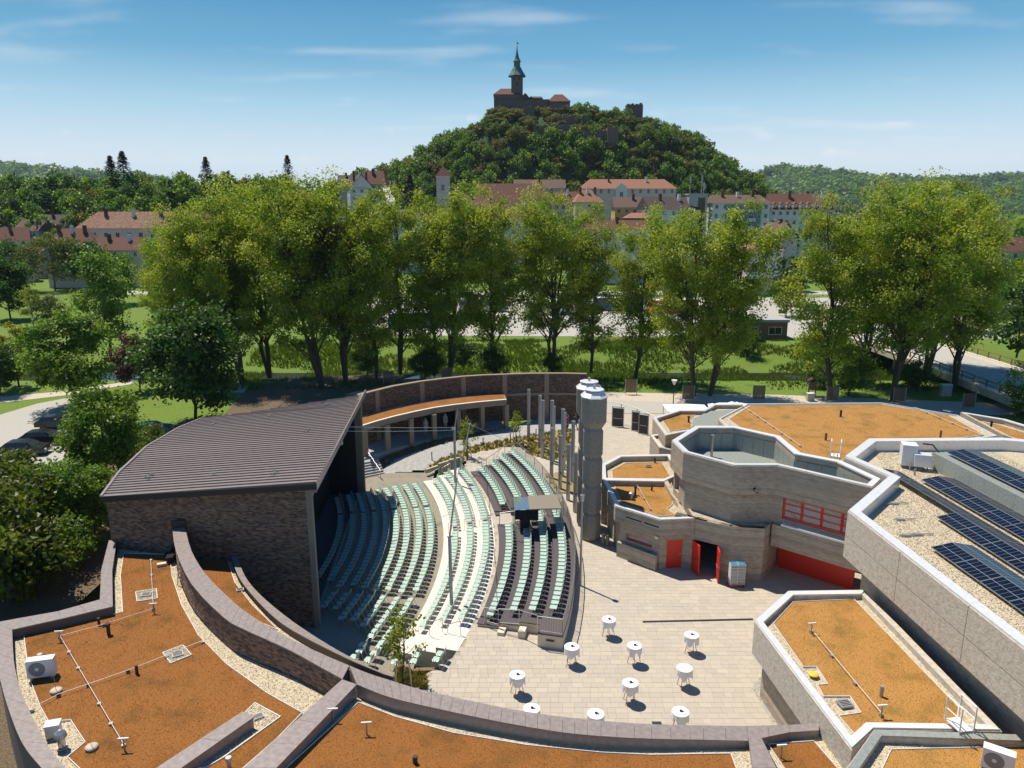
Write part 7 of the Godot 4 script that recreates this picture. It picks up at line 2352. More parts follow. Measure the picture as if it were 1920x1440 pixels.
	for k in 3: sh.append(tree_meshes(140 + k, 4.2, 2.2, 0.02, 26, 3300, 0.24, 0.75, [[Color(0.12, 0.15, 0.015), Color(0.09, 0.125, 0.014)], gm, gd][k], 3, 0.6))
	for q in [[Vector3(-31.32, 0, -42.27), 0, 1.3], [Vector3(-30.06, 0, -42.93), 0, 0.9], [Vector3(-33.12, 0, -47.28), 0, 1.1], [Vector3(-34.96, 0, -47.28), 0, 1.7], [Vector3(-30.46, 0, -46.5), 1, 0.9], [Vector3(-39.16, 0, -53.95), 0, 1.4], [Vector3(-35.77, 0, -52.49), 1, 1.2], [Vector3(-29.93, 0, -48.49), 1, 0.7], [Vector3(-32.32, 0, -42.27), 0, 1.8], [Vector3(-31.91, 0, -53.95), 2, 0.8], [Vector3(-36.88, 0, -56.02), 1, 1.0], [Vector3(-35.73, 0, -66.72), 1, 0.9], [Vector3(-36.18, 0, -71.44), 0, 0.7]]:
		plant("shrub", "loose green shrub on the slope outside the brick building", "shrub", "shrubs on the slope outside the brick building", sh[q[1]], q[0], q[2], q[2] * 9.0)
	for q in [[Vector3(-11.35, 0, -106.94), 1.0], [Vector3(-2.35, 0, -106.94), 1.0], [Vector3(-7.4, 0, -112.57), 1.1], [Vector3(5.93, 0, -108.02), 0.7], [Vector3(-13.1, 0, -105.18), 0.8], [Vector3(44.13, 0, -95.1), 1.3], [Vector3(50.94, -1, -117.26), 1.4], [Vector3(41.58, 0, -99.27), 0.7], [Vector3(54.32, 0, -97.15), 1.0], [Vector3(60.38, 0, -85.28), 1.3], [Vector3(-21.14, 0, -106.94), 1.0], [Vector3(40.94, 0, -128.18), 1.0], [Vector3(103.56, 0, -151.97), 2.4]]:
		plant("bank_shrub", "dark green shrub at the foot of the riverside trees", "shrub", "shrubs along the river bank", sh[2 if q[1] < 1.2 else 1], q[0], q[1], q[1] * 7.0)
	# saplings tied to stakes in the court
	var sap := []
	for k in 2: sap.append(tree_meshes(150 + k, [4.6, 3.6][k], [0.85, 0.6][k], 0.3, 22, [620, 460][k], 0.16, 0.32, gl, 1, 0.4))
	for q in [[Vector3(-5.56, 0, -33.75), 0, 1.12, "staked sapling with sparse leaves beside the curved coping"], [Vector3(-4.44, -0.3, -70.35), 0, 1.05, "staked sapling with drooping olive crown before the arcade"], [Vector3(0.45, 0.05, -74.43), 1, 1.05, "staked sapling with bright green crown at the end of the arcade"]]:
		plant("sapling", q[3], "sapling", "", sap[q[1]], q[0], q[2], 1.0)
		var st := thing("tree_stakes", (q[3] as String).replace("staked sapling", "timber stakes round the sapling"), "stakes", q[0])
		for k in 3:
			var b := MB.new()
			var a := TAU * k / 3 + 0.4
			b.tube(q[0] + Vector3(cos(a) * 0.5, -0.2, sin(a) * 0.5), q[0] + Vector3(cos(a) * 0.35, 1.7, sin(a) * 0.35), 0.045, 0.04, 7)
			part(st, "stake", b, M.plywood)
	# grass blades on the banks
	var bl := MB.new()
	rng.seed = 91
	for i in 7:
		var d := Vector3(rng.randf_range(-0.5, 0.5), rng.randf_range(0.5, 1.1), rng.randf_range(-0.5, 0.5))
		var s := Vector3(rng.randf_range(-1, 1), 0, rng.randf_range(-1, 1)).normalized() * 0.09
		bl.tri(-s, s, d)
	var xf := []
	var cl := []
	var patch := noise(0.03, 92, 3)
	for i in 46000:
		var x := rng.randf_range(-45, 75)
		var z := rng.randf_range(-137, -98)
		var w := patch.get_noise_2d(x * 2, z * 3)
		if w < -0.25 or z > -112 and rng.randf() < 0.75: continue
		xf.append(Transform3D(Basis(Vector3.UP, rng.randf() * TAU).scaled(Vector3.ONE * rng.randf_range(0.35, 0.8) * (1.0 + w)), Vector3(x, ground_h(x, z), z)))
		cl.append(Color(0.08, 0.15, 0.014).lerp(Color(0.15, 0.21, 0.025), rng.randf()) * (0.9 + 0.5 * w))
	tag(multi(self, "bank_grass", bl.done(Vector3.ZERO, M.leaf), xf, cl), "tall green grass covering both river banks", "grass")
	# bushes along the car park edge and opposite bank, trees among the houses
	var tw := []
	for k in 6: tw.append(tree_meshes(160 + k, 14.0, [5.0, 5.6, 4.4, 5.0, 6.0, 4.2][k], 0.08, 26, [1500, 1700, 1300, 1500, 1700, 1300][k], 0.95, 1.9, [gm, gd, gl, gm, gd, gy][k], 1, 0.6))
	for q in [[-30, -140, 1, 0.7], [-60, -150, 0, 0.9], [-75, -165, 4, 1.0], [-52, -175, 1, 1.0], [-20, -212, 3, 0.8], [40, -138, 4, 0.75], [45, -212, 0, 0.7], [62, -168, 2, 0.75], [70, -190, 1, 0.9], [58, -214, 4, 0.8], [88, -150, 0, 1.0], [96, -130, 3, 1.0], [84, -122, 1, 0.9], [100, -112, 2, 1.1], [92, -104, 0, 0.8], [118, -170, 0, 1.0], [125, -140, 4, 1.1], [140, -200, 3, 1.0], [20, -225, 1, 0.8], [-5, -228, 0, 0.8], [80, -230, 3, 1.0], [105, -240, 0, 1.0], [130, -250, 1, 1.1], [150, -270, 4, 1.2], [165, -250, 0, 1.0], [-100, -190, 0, 1.0], [-120, -215, 1, 1.1], [-95, -215, 3, 0.9]]:
		plant("town_tree", "bushy green tree between the car park and the houses", "tree", "trees between car park and town", tw[q[2]], Vector3(q[0], 0, q[1]), q[3], q[0] * 1.0)
	var fa := Vector3(33.98, 17.57, -270)
	plant("town_tree", "dark round tree before the yellow house", "tree", "", tw[1], Vector3(fa.x, 4, -270), 1.15, 1.0)
	var fb := Vector3(92.56, 15.13, -260)
	plant("town_tree", "green tree before the white apartment block with red roof", "tree", "", tw[0], Vector3(fb.x, 2, -260), 1.1, 2.0)
	plant("copper_beech", "dark red leaved tree behind the flat grey building", "tree", "", tree_meshes(170, 15.0, 5.5, 0.08, 24, 1500, 0.95, 1.9, [Color(0.06, 0.018, 0.014), Color(0.08, 0.025, 0.02)], 1, 0.6), Vector3(Vector3(138.33, 22.03, -290).x, 6, -290), 1.1, 2.0)
	# conifers and broad crowns on the ridge, then the castle hill
	var con := MB.new()
	rng.seed = 93
	for i in 900:
		var t := pow(rng.randf(), 0.7)
		var rr := pow(1.0 - t, 0.75) * 5.6 * (0.7 + 0.5 * fposmod(t * 9.0, 1.0))
		var a := rng.randf() * TAU
		var p := Vector3(cos(a) * rr * sqrt(rng.randf()), 3.0 + t * 17.0, sin(a) * rr * sqrt(rng.randf()))
		var d := Vector3(cos(a), -0.35, sin(a)) * 0.9
		var s := Vector3(-sin(a), 0, cos(a)) * 0.5
		con.col = Color(0.024, 0.045, 0.02) * rng.randf_range(0.7, 1.5)
		con.tri(p - s, p + s, p + d)
	var cw := MB.new()
	cw.tube(Vector3.ZERO, Vector3(0, 19, 0), 0.35, 0.06, 6)
	var conifer := [cw.done(Vector3.ZERO, M.bark), con.done(Vector3.ZERO, M.leaf)]
	for q in [[218, 298, -330, 1.15], [241, 290, -332, 1.2], [394, 300, -335, 1.0], [545, 297, -335, 0.85], [88, 345, -330, 0.9], [30, 380, -320, 0.8], [325, 340, -318, 1.0], [770, 330, -360, 1.1]]:
		var x: float = (q[0] - 960) / 1400.0 * absf(q[2]) * 0.975
		var topy: float = 24.0 + (390 - q[1]) / 1400.0 * absf(q[2]) * 1.0
		plant("spruce_tree", "dark pointed spruce rising above the ridge woodland", "tree", "spruces on the ridge", conifer, Vector3(x, topy - 20.0 * q[3], q[2]), q[3], q[0])
	var hill := []
	for k in 6: hill.append(tree_meshes(180 + k, 13.0, [5.0, 5.8, 4.4, 5.2, 4.8, 5.4][k], 0.05, 20, [760, 860, 640, 760, 700, 800][k], 1.25, 2.1, [gm, gd, [Color(0.2, 0.22, 0.03), Color(0.15, 0.18, 0.025)], [Color(0.17, 0.165, 0.035), Color(0.13, 0.15, 0.03)], gm, [Color(0.09, 0.15, 0.02), Color(0.06, 0.11, 0.016)]][k], 1, 0.7))
	rng.seed = 95
	var left := 300
	var spot := []
	for i in 2400:   # castle hill
		var x := rng.randf_range(-175, 176)
		var z := rng.randf_range(-486, -386)
		var h := castle_h(x, z)
		if h < 3.0: continue
		if z < -450 and x > -14 and x < 36 and h > 66: continue
		var ok := true
		for s in spot:
			if Vector2(s.x - x, (s.z - z) * 0.8).length() < 4.7: ok = false
		if ok: spot.append(Vector3(x, h + ground_h(x, z) * 0.0, z))
	for i in 620:   # ridge west of the hill
		var x := rng.randf_range(-330, -62)
		var z := rng.randf_range(-345, -275)
		var ok := true
		for s in spot:
			if Vector2(s.x - x, s.z - z).length() < 5.8: ok = false
		if ok: spot.append(Vector3(x, ground_h(x, z), z))
	spot.sort_custom(func(a, b): return a.z > b.z)
	var xs := []
	for i in spot.size():
		var p: Vector3 = spot[i]
		var low := sst(55.0, 70.0, p.y)
		var s := rng.randf_range(0.72, 1.12) * lerpf(1.0, 0.62, low)
		if i % 2 == 0 and left > 0 or left >= spot.size() - i:
			left -= 1
			var on := p.z < -370
			plant("woodland_tree", "broad green tree in the woods covering the castle hill" if on else "broad green tree in the woods on the low ridge behind the barracks", "tree", "trees on the castle hill" if on else "trees on the ridge", hill[rng.randi() % 6], p - Vector3(0, 1.5, 0), s, rng.randf() * TAU)
		else: xs.append(Transform3D(Basis(Vector3.UP, rng.randf() * TAU).scaled(Vector3.ONE * s), p - Vector3(0, 1.5, 0)))
	if xs.size(): tag(multi(self, "woodland", hill[0][1], xs), "remaining tree crowns filling the woods on hill and ridge", "woodland")
	# bushes draping the castle rock
	var bx := []
	for i in 1500:
		var x := rng.randf_range(-150, 165)
		var z := rng.randf_range(-484, -392)
		var h := castle_h(x, z)
		if h < 6.0: continue
		bx.append(Transform3D(Basis(Vector3.UP, rng.randf() * TAU).scaled(Vector3(0.55, 0.34, 0.55) * rng.randf_range(0.6, 1.3)), Vector3(x, h - 0.5, z)))
	tag(multi(self, "undergrowth", hill[3][1], bx), "scrub and ivy covering the castle rock between the trees", "undergrowth")

func far_hills() -> void:
	var cs := MB.new()
	var ch := []
	for i in 65: ch.append(-190.0 + i * 6.0)
	var cz := []
	for i in 46: cz.append(-375.0 - i * 6.0)
	grid(cs, ch, cz, func(x, z): return castle_h(x, z) - 0.6 if castle_h(x, z) > 0.2 else -1.0)
	struct("castle_hill", cs, M.far_wood)
	var nz := noise(0.0016, 33, 3)
	var hf := func(x: float, z: float) -> float:
		var a := 128.0 * sst(500.0, 1050.0, x) * sst(-1700.0, -2600.0, z)
		a += 42.0 * sst(420.0, 650.0, x) * sst(1500.0, 800.0, x) * sst(-2000.0, -3000.0, z)
		a += 128.0 * sst(-1050.0, -1750.0, x) * sst(-1900.0, -2600.0, z)
		a += 66.0 * sst(-500.0, -900.0, x) * sst(-2400.0, -3200.0, z)
		return a * (0.82 + 0.3 * nz.get_noise_2d(x, z)) + 26.0 * nz.get_noise_2d(x * 3.0, z * 3.0) * minf(1.0, a / 40.0) - 2.0
	var fx := []
	for i in 81: fx.append(-3200.0 + i * 80.0)
	var fz := []
	for i in 31: fz.append(-1600.0 - i * 80.0)
	var f := MB.new()
	grid(f, fx, fz, hf)
	struct("hills", f, M.far_wood)
	# the woods on them, a mass of crowns
	var c := MB.new()
	rng.seed = 97
	for i in 70:
		var d := Vector3(rng.randfn(), absf(rng.randfn()) * 0.8, rng.randfn()) * 5.0
		var x := Vector3(rng.randf_range(-1, 1), rng.randf_range(-0.3, 1), rng.randf_range(-1, 1)).normalized() * 4.0
		var y := x.cross(Vector3(rng.randf_range(-1, 1), rng.randf_range(-1, 1), rng.randf_range(-1, 1)).normalized())
		c.tri(d - x, d + y, d + x); c.tri(d - x, d + x, d - y)
	var xf := []
	var cl := []
	for i in 26000:
		var z := rng.randf_range(-3300, -1650)
		var x := rng.randf_range(-0.78, 0.78) * -z
		var h: float = hf.call(x, z)
		if h < 7.0: continue
		if nz.get_noise_2d(x * 2.2 + 900, z * 2.2) > 0.32: continue
		xf.append(Transform3D(Basis(Vector3.UP, rng.randf() * TAU).scaled(Vector3.ONE * rng.randf_range(0.9, 1.6)), Vector3(x, h, z)))
		cl.append((gm[rng.randi() % 4] as Color) * rng.randf_range(0.6, 1.15))
	tag(multi(self, "far_forest", c.done(Vector3.ZERO, M.leaf), xf, cl), "distant forest covering the hills on the horizon", "forest")
	var xf2 := []
	var cl2 := []
	for i in 5200:   # hedges and copses on the plain
		var z := -exp(rng.randf_range(log(420.0), log(1800.0)))
		var x := rng.randf_range(-0.8, 0.8) * -z
		if absf(x) < 190 and z > -660: continue
		if nz.get_noise_2d(x * 6.0, z * 3.0 + 400) < 0.02: continue
		xf2.append(Transform3D(Basis(Vector3.UP, rng.randf() * TAU).scaled(Vector3.ONE * rng.randf_range(0.5, 1.0)), Vector3(x, ground_h(x, z), z)))
		cl2.append((gm[rng.randi() % 4] as Color) * rng.randf_range(0.7, 1.3))
	tag(multi(self, "distant_treeline", c.done(Vector3.ZERO, M.leaf), xf2, cl2), "far hedges and copses on the plain beyond town", "treeline")

# ---------------------------------------------------------------- town and castle
var win_mesh := {}

func window_at(parent: Node3D, x: Transform3D, w: float, h: float) -> void:
	var key := "%.2f_%.2f" % [w, h]
	if not win_mesh.has(key):
		var f := MB.new()
		for s in [-1, 1]:
			f.boxx(Transform3D(Basis(), Vector3(s * w / 2, 0, 0.03)), Vector3(0.12, h + 0.12, 0.14))
			f.boxx(Transform3D(Basis(), Vector3(0, s * h / 2, 0.03)), Vector3(w, 0.12, 0.14))
		f.boxx(Transform3D(Basis(), Vector3(0, 0, 0.02)), Vector3(0.07, h, 0.06))
		var g := MB.new()
		g.boxx(Transform3D(Basis(), Vector3(0, 0, 0.012)), Vector3(w, h, 0.03))
		win_mesh[key] = [f.done(Vector3.ZERO, M.plaster_white), g.done(Vector3.ZERO, M.glass_dark)]
	var f2 := put(parent, "window", win_mesh[key][0], x)
	put(f2, "pane", win_mesh[key][1])

# o: front middle at the eave's height projected to the base; w along the front, d depth, h wall height
func house(nm: String, label: String, cat: String, at: Vector3, yaw: float, w: float, d: float, h: float, wall: Material, roof: Material, rh: float, hip := 0.0, rows := 1, cols := 4, wy := -1.0, ww := 1.1, wh := 1.5, chim := 1, flat := false, along := true) -> Node3D:
	var t := thing(nm, label, cat, at)
	t.rotation.y = yaw
	var b := MB.new()
	b.box(Vector3(0, 0, -d / 2), Vector3(w, h, d))
	var e := 0.45
	var y := h
	var r := MB.new()
	if flat:
		r.box(Vector3(0, h, -d / 2), Vector3(w + 0.5, rh, d + 0.5))
	elif along:
		var A := Vector3(-w / 2 - e, y - 0.15, e)
		var B := Vector3(w / 2 + e, y - 0.15, e)
		var C := Vector3(w / 2 + e, y - 0.15, -d - e)
		var D := Vector3(-w / 2 - e, y - 0.15, -d - e)
		var R0 := Vector3(-w / 2 - e + hip, y + rh, -d / 2)
		var R1 := Vector3(w / 2 + e - hip, y + rh, -d / 2)
		r.quad(A, B, R1, R0); r.quad(C, D, R0, R1); r.tri(B, C, R1); r.tri(D, A, R0); r.quad(D, C, B, A)
		if hip < 0.1:
			b.tri(Vector3(w / 2 + 0.01, h - 0.1, 0), Vector3(w / 2 + 0.01, h - 0.1, -d), Vector3(w / 2 + 0.01, h + rh - 0.4, -d / 2)); b.tri(Vector3(-w / 2 - 0.01, h - 0.1, -d), Vector3(-w / 2 - 0.01, h - 0.1, 0), Vector3(-w / 2 - 0.01, h + rh - 0.4, -d / 2))
	else:   # gable to the front
		var A := Vector3(-w / 2 - e, y - 0.15, e)
		var B := Vector3(w / 2 + e, y - 0.15, e)
		var C := Vector3(w / 2 + e, y - 0.15, -d - e)
		var D := Vector3(-w / 2 - e, y - 0.15, -d - e)
		var R0 := Vector3(0, y + rh, e)
		var R1 := Vector3(0, y + rh, -d - e)
		r.quad(B, C, R1, R0); r.quad(D, A, R0, R1); r.quad(D, C, B, A)
		b.tri(Vector3(-w / 2, h - 0.1, 0.01), Vector3(w / 2, h - 0.1, 0.01), Vector3(0, h + rh - 0.35, 0.01))
	for m in [[b, "wall", wall], [r, "roof", roof]]:
		var o := MeshInstance3D.new()
		o.name = m[1]; o.mesh = m[0].done(Vector3.ZERO, m[2])
		t.add_child(o, true)
	var top: float = h - 1.4 if wy < 0 else wy
	for j in rows:
		for i in cols:
			window_at(t, Transform3D(Basis(), Vector3(-w / 2 + w * (i + 0.5) / cols, top - j * 3.1, 0)), ww, wh)
		for i in maxi(1, int(d / 5.0)):
			if d < 7: continue
			window_at(t, Transform3D(Basis(Vector3.UP, PI / 2), Vector3(w / 2, top - j * 3.1, -d * (i + 0.5) / maxi(1, int(d / 5.0)))), ww, wh)
			window_at(t, Transform3D(Basis(Vector3.UP, -PI / 2), Vector3(-w / 2, top - j * 3.1, -d * (i + 0.5) / maxi(1, int(d / 5.0)))), ww, wh)
	var rn: Node3D = t.get_node("roof")
	for i in chim:
		var c := MB.new()
		var x := (i + 0.5) / chim * w * 0.8 - w * 0.4
		c.box(Vector3(x, h + rh * 0.45, -d * 0.36), Vector3(0.9, rh * 0.55 + 1.0, 0.9))
		var o := MeshInstance3D.new()
		o.name = "chimney"; o.mesh = c.done(Vector3.ZERO, M.plaster_white if i % 2 else M.tile_red)
		rn.add_child(o, true)
	return t

func dormers(t: Node3D, n: int, w: float, y: float, z: float, s: float) -> void:
	for i in n:
		var b := MB.new()
		var x := -w / 2 + w * (i + 0.5) / n
		b.boxx(Transform3D(Basis(), Vector3(x, y, z)), Vector3(s, s, s * 1.6))
		var o := MeshInstance3D.new()
		o.name = "dormer"; o.mesh = b.done(Vector3.ZERO, M.plaster_white)
		t.add_child(o, true)
		var r := MB.new()
		r.tri(Vector3(x - s * 0.65, y + s * 0.5, z + s * 0.9), Vector3(x + s * 0.65, y + s * 0.5, z + s * 0.9), Vector3(x, y + s, z + s * 0.9))
		r.quad(Vector3(x + s * 0.65, y + s * 0.5, z + s * 0.9), Vector3(x + s * 0.65, y + s * 0.5, z - s), Vector3(x, y + s, z - s), Vector3(x, y + s, z + s * 0.9))
		r.quad(Vector3(x - s * 0.65, y + s * 0.5, z - s), Vector3(x - s * 0.65, y + s * 0.5, z + s * 0.9), Vector3(x, y + s, z + s * 0.9), Vector3(x, y + s, z - s))
		var q := MeshInstance3D.new()
		q.name = "dormer_roof"; q.mesh = r.done(Vector3.ZERO, M.tile_bright)
		o.add_child(q, true)
		window_at(o, Transform3D(Basis(), Vector3(x, y, z + s * 0.8)), s * 0.5, s * 0.55)

func foot(v: Vector3, base: float) -> Vector3:
	return Vector3(v.x, base, v.z)

func town() -> void:
	var E: Vector3
	E = Vector3(-128.22, 17.58, -255); house("barracks", "long pink barracks with mottled tile roof and a row of small windows", "building", foot(E, 0), 0.03, 34.5, 13, E.y, M.plaster_pink, M.tile_mottled, 5.2, 5.0, 1, 9, E.y - 2.5, 1.3, 1.9, 3)
	E = Vector3(-107.17, 17.58, -262); house("barracks_wing", "cream wing at the end of the pink barracks with plain red roof", "building", foot(E, 0), -0.12, 15, 12, E.y, M.plaster_cream, M.tile_red, 5.0, 2.0, 1, 5, E.y - 2.4, 1.2, 1.7, 2)
	E = Vector3(-135.67, 13.21, -232); house("townhouse", "grey blue townhouse with hipped red roof below the barracks", "house", foot(E, 0), 0.15, 14, 11, E.y, M.plaster_white, M.tile_red, 4.6, 4.0, 2, 3, -1, 1.1, 1.5, 3)
	E = Vector3(-122.73, 11.49, -234); house("townhouse", "low cream house with red gable roof joined to the grey blue house", "house", foot(E, 0), -0.05, 16, 9, E.y, M.plaster_cream, M.tile_red, 3.6, 0.0, 1, 5, -1, 1.0, 1.4, 2)
	E = Vector3(-164.96, 13.75, -250); house("cottage", "red roofed cottage by the white lane at the ridge", "house", foot(E, 0), 0.5, 10, 9, E.y, M.plaster_cream, M.tile_red, 4.0, 0.0, 1, 3)
	E = Vector3(-185.12, 15.7, -290); house("cottage", "brown gabled cottage behind the hedge", "house", foot(E, 0), -0.3, 12, 9, E.y, M.plaster_grey, M.tile_brown, 4.0, 0.0, 1, 3)
	E = Vector3(-181.28, 17.88, -300); house("barn", "dark grey barn roof below the woods", "barn", foot(E, 4), 0.2, 13, 10, E.y - 4, M.plaster_grey, M.tile_dark, 3.6, 0.0, 1, 2)
	E = Vector3(-171.65, 9.27, -262); house("shed", "flat grey shed beside the park trees", "shed", foot(E, 0), 0.1, 16, 10, E.y, M.plaster_grey, M.tile_brown, 1.2, 0.0, 1, 3, -1, 1.0, 1.0, 0)
	E = Vector3(-103.61, 19.89, -275); house("rooftop_house", "pale house with dark roof between barracks wing and trees", "house", foot(E, 2), 0.2, 14, 10, E.y - 2, M.plaster_white, M.tile_brown, 3.4, 0.0, 1, 4)
	# hillside
	E = Vector3(-67.23, 32.82, -345); house("hillside_villa", "white hillside villa with steep red roof", "house", foot(E, 17), 0.35, 10.5, 9, E.y - 17, M.plaster_white, M.tile_red, 6.0, 0.0, 2, 3, -1, 1.2, 1.4, 3, false, false)
	E = Vector3(-64.39, 34.64, -352); house("hillside_house", "big red roofed house behind the white villa", "house", foot(E, 18), -0.2, 14, 10, E.y - 18, M.plaster_grey, M.tile_red, 6.0, 3.0, 1, 3)
	E = Vector3(-52.25, 26.43, -300); house("small_chapel_house", "small white gabled house by the steep lane", "house", foot(E, 8), 0.2, 5.5, 8, E.y - 8, M.plaster_white, M.tile_dark, 3.4, 0.0, 1, 2, -1, 0.9, 1.1, 0, false, false)
	E = Vector3(-77.47, 36.08, -360); house("hill_chapel", "dark roofed chapel on the ridge with a tiny white turret", "chapel", foot(E, 20), 0.1, 7, 8, E.y - 20, M.plaster_grey, M.tile_dark, 3.0, 0.0, 1, 2)
	var lane := MB.new()
	for k in 5:
		var a: Vector3 = [Vector3(-47.42, 21.97, -300), Vector3(-49.32, 25.05, -310), Vector3(-50.67, 27.91, -322), Vector3(-54.03, 30.32, -335), Vector3(-57.08, 32.95, -350), Vector3(-59.14, 34.88, -360)][k]
		var b: Vector3 = [Vector3(-47.42, 21.97, -300), Vector3(-49.32, 25.05, -310), Vector3(-50.67, 27.91, -322), Vector3(-54.03, 30.32, -335), Vector3(-57.08, 32.95, -350), Vector3(-59.14, 34.88, -360)][k + 1]
		lane.quad(a + Vector3(-1.6, 0, 0), a + Vector3(1.6, 0, 0), b + Vector3(1.6, 0, 0), b + Vector3(-1.6, 0, 0))
	struct("lane", lane, M.light_asphalt)
	# church tower
	E = Vector3(-27.99, 36.46, -315)
	var ct := thing("church_tower", "slim pale church tower with a red pyramid roof", "church tower", foot(E, 2))
	var b := MB.new()
	b.box(ct.position, Vector3(5.2, E.y - 2, 5.2))
	part(ct, "shaft", b, M.plaster_pink)
	var rf := MB.new()
	rf.ring([[4.3, E.y - 2.0], [4.1, E.y - 1.9], [0.0, E.y + 2.2]], ct.position, 4, PI / 4)
	part(ct, "roof", rf, M.tile_red)
	var cn := MB.new()
	cn.box(ct.position + Vector3(0, E.y - 2.3, 0), Vector3(5.7, 0.3, 5.7))
	cn.box(ct.position + Vector3(0, E.y - 9.2, 0), Vector3(5.5, 0.25, 5.5))
	part(ct, "cornice", cn, M.plaster_white)
	for q in [[E.y - 6.4, 1.3, 2.4], [E.y - 11.2, 1.1, 1.1], [E.y - 14.2, 1.1, 1.3]]: window_at(ct, Transform3D(Basis(), Vector3(0, q[0], 2.61)), q[1], q[2])
	var fin := MB.new()
	fin.tube(ct.position + Vector3(0, E.y + 2.1, 0), ct.position + Vector3(0, E.y + 4.6, 0), 0.12, 0.06, 6)
	part(ct, "finial", fin, M.yellow_plastic)
	# monastery and school roofs
	E = Vector3(-1.12, 26.61, -322); house("monastery", "long monastery wing with a huge red roof", "monastery", foot(E, 3), 0.0, 29, 16, E.y - 3, M.plaster_cream, M.tile_red, 7.6, 0.0, 1, 8, -1, 1.0, 1.4, 0)
	E = Vector3(-17.01, 25.08, -318); house("monastery_wing", "lower red roofed monastery wing by the church tower", "monastery", foot(E, 3), 0.0, 15, 12, E.y - 3, M.plaster_cream, M.tile_red, 4.2, 0.0, 1, 4, -1, 1.0, 1.4, 1)
	var mw := house("monastery_wing", "brown red front roof of the monastery with white chimneys", "monastery", foot(Vector3(0, 19.67, -290), 2), 0.0, 22, 12, (Vector3(0, 19.67, -290)).y - 2, M.plaster_white, M.tile_red, 5.6, 0.0, 1, 6, -1, 1.0, 1.4, 2)
	E = Vector3(12.58, 32.95, -350); house("monastery_wing", "dull brown roof behind the monastery", "monastery", foot(E, 6), 0.0, 23, 12, E.y - 6, M.plaster_grey, M.tile_brown, 3.8, 0.0, 1, 5, -1, 1.0, 1.4, 1)
	E = Vector3(19.06, 25.85, -305); house("arcade_house", "yellow house with a row of arched windows and brown roof", "house", foot(E, 3), 0.0, 16, 11, E.y - 3, M.plaster_cream, M.tile_red, 4.6, 0.0, 1, 6, -1, 1.5, 1.8, 2)
	E = Vector3(30.18, 26.43, -300); house("pavilion_house", "hipped salmon roof with pale end between the yellow houses", "house", foot(E, 3), 0.1, 11, 11, E.y - 3, M.plaster_cream, M.tile_bright, 4.6, 4.2, 1, 3, -1, 1.0, 1.4, 3)
	E = Vector3(55.25, 33.09, -365)
	var cv := house("convent", "long pink convent with bright red roof and a gabled centre", "convent", foot(E, 8), 0.0, 45, 14, E.y - 8, M.plaster_pink, M.tile_bright, 4.4, 5.0, 1, 12, -1, 1.3, 2.0, 2)
	var pd := MB.new()
	pd.box(Vector3(-3.5, 0, 0.4), Vector3(5.6, E.y - 8, 1.0))
	pd.tri(Vector3(-6.5, E.y - 8, 0.92), Vector3(-0.5, E.y - 8, 0.92), Vector3(-3.5, E.y - 5.6, 0.92))
	var po := MeshInstance3D.new()
	po.name = "gabled_centre"; po.mesh = pd.done(Vector3.ZERO, M.plaster_white)
	cv.add_child(po)
	window_at(po, Transform3D(Basis(), Vector3(-3.5, E.y - 11.0, 0.92)), 1.6, 2.6)
	E = Vector3(43.96, 24.37, -275); house("yellow_house", "yellow two storey house with brown roof", "house", foot(E, 2), 0.0, 14, 11, E.y - 2, M.plaster_yellow, M.tile_brown, 3.6, 0.0, 2, 5, -1, 1.2, 1.4, 1)
	E = Vector3(44.39, 20.8, -262); house("low_annexe", "low house with salmon hipped roof before the yellow house", "house", foot(E, 2), 0.0, 10, 8, E.y - 2, M.tile_brown, M.tile_bright, 1.6, 2.5, 1, 3, -1, 0.9, 1.0, 0)
	E = Vector3(56.03, 23.64, -265); house("gabled_block", "grey white block with a windowless gable and dark roof", "building", foot(E, 0), 0.25, 18, 11, E.y, M.plaster_white, M.tile_dark, 4.2, 0.0, 2, 5, -1, 1.2, 1.4, 2)
	E = Vector3(64.95, 28.52, -268); var stt := house("stair_tower", "grey stair tower with brown strip and phone antennas on its flat top", "tower", foot(E, 0), 0.0, 6.5, 6, E.y, M.plaster_grey, M.plaster_grey, 0.4, 0.0, 0, 0, -1, 1, 1, 0, true)
	for q in [[-2.6, 6.5], [1.4, 7.0], [2.2, 4.5]]:
		var an := MB.new()
		an.tube(Vector3(q[0], E.y + 0.3, -2), Vector3(q[0], E.y + q[1], -2), 0.12, 0.1, 6)
		an.box(Vector3(q[0], E.y + q[1] - 2.6, -1.8), Vector3(0.5, 2.2, 0.25))
		var ao := MeshInstance3D.new()
		ao.name = "antenna"; ao.mesh = an.done(Vector3.ZERO, M.galvanised)
		stt.add_child(ao, true)
	var strip := MB.new()
	strip.box(Vector3(1.2, 0, 0.05), Vector3(2.4, E.y - 1, 0.2))
	var so := MeshInstance3D.new()
	so.name = "brown_strip"; so.mesh = strip.done(Vector3.ZERO, M.tile_brown)
	stt.add_child(so, true)
	E = Vector3(80.78, 25.82, -270)
	var ap := house("apartment_block", "white and green apartment block with balconies and brown roof", "apartment block", foot(E, 0), 0.1, 21, 12, E.y, M.plaster_white, M.tile_brown, 2.8, 2.0, 4, 7, -1, 1.1, 1.4, 3)
	var gp := MB.new()
	gp.box(Vector3(0.8, 0, 0.02), Vector3(13, E.y - 0.6, 0.25))
	var go := MeshInstance3D.new()
	go.name = "green_front"; go.mesh = gp.done(Vector3.ZERO, M.plaster_green)
	ap.add_child(go, true)
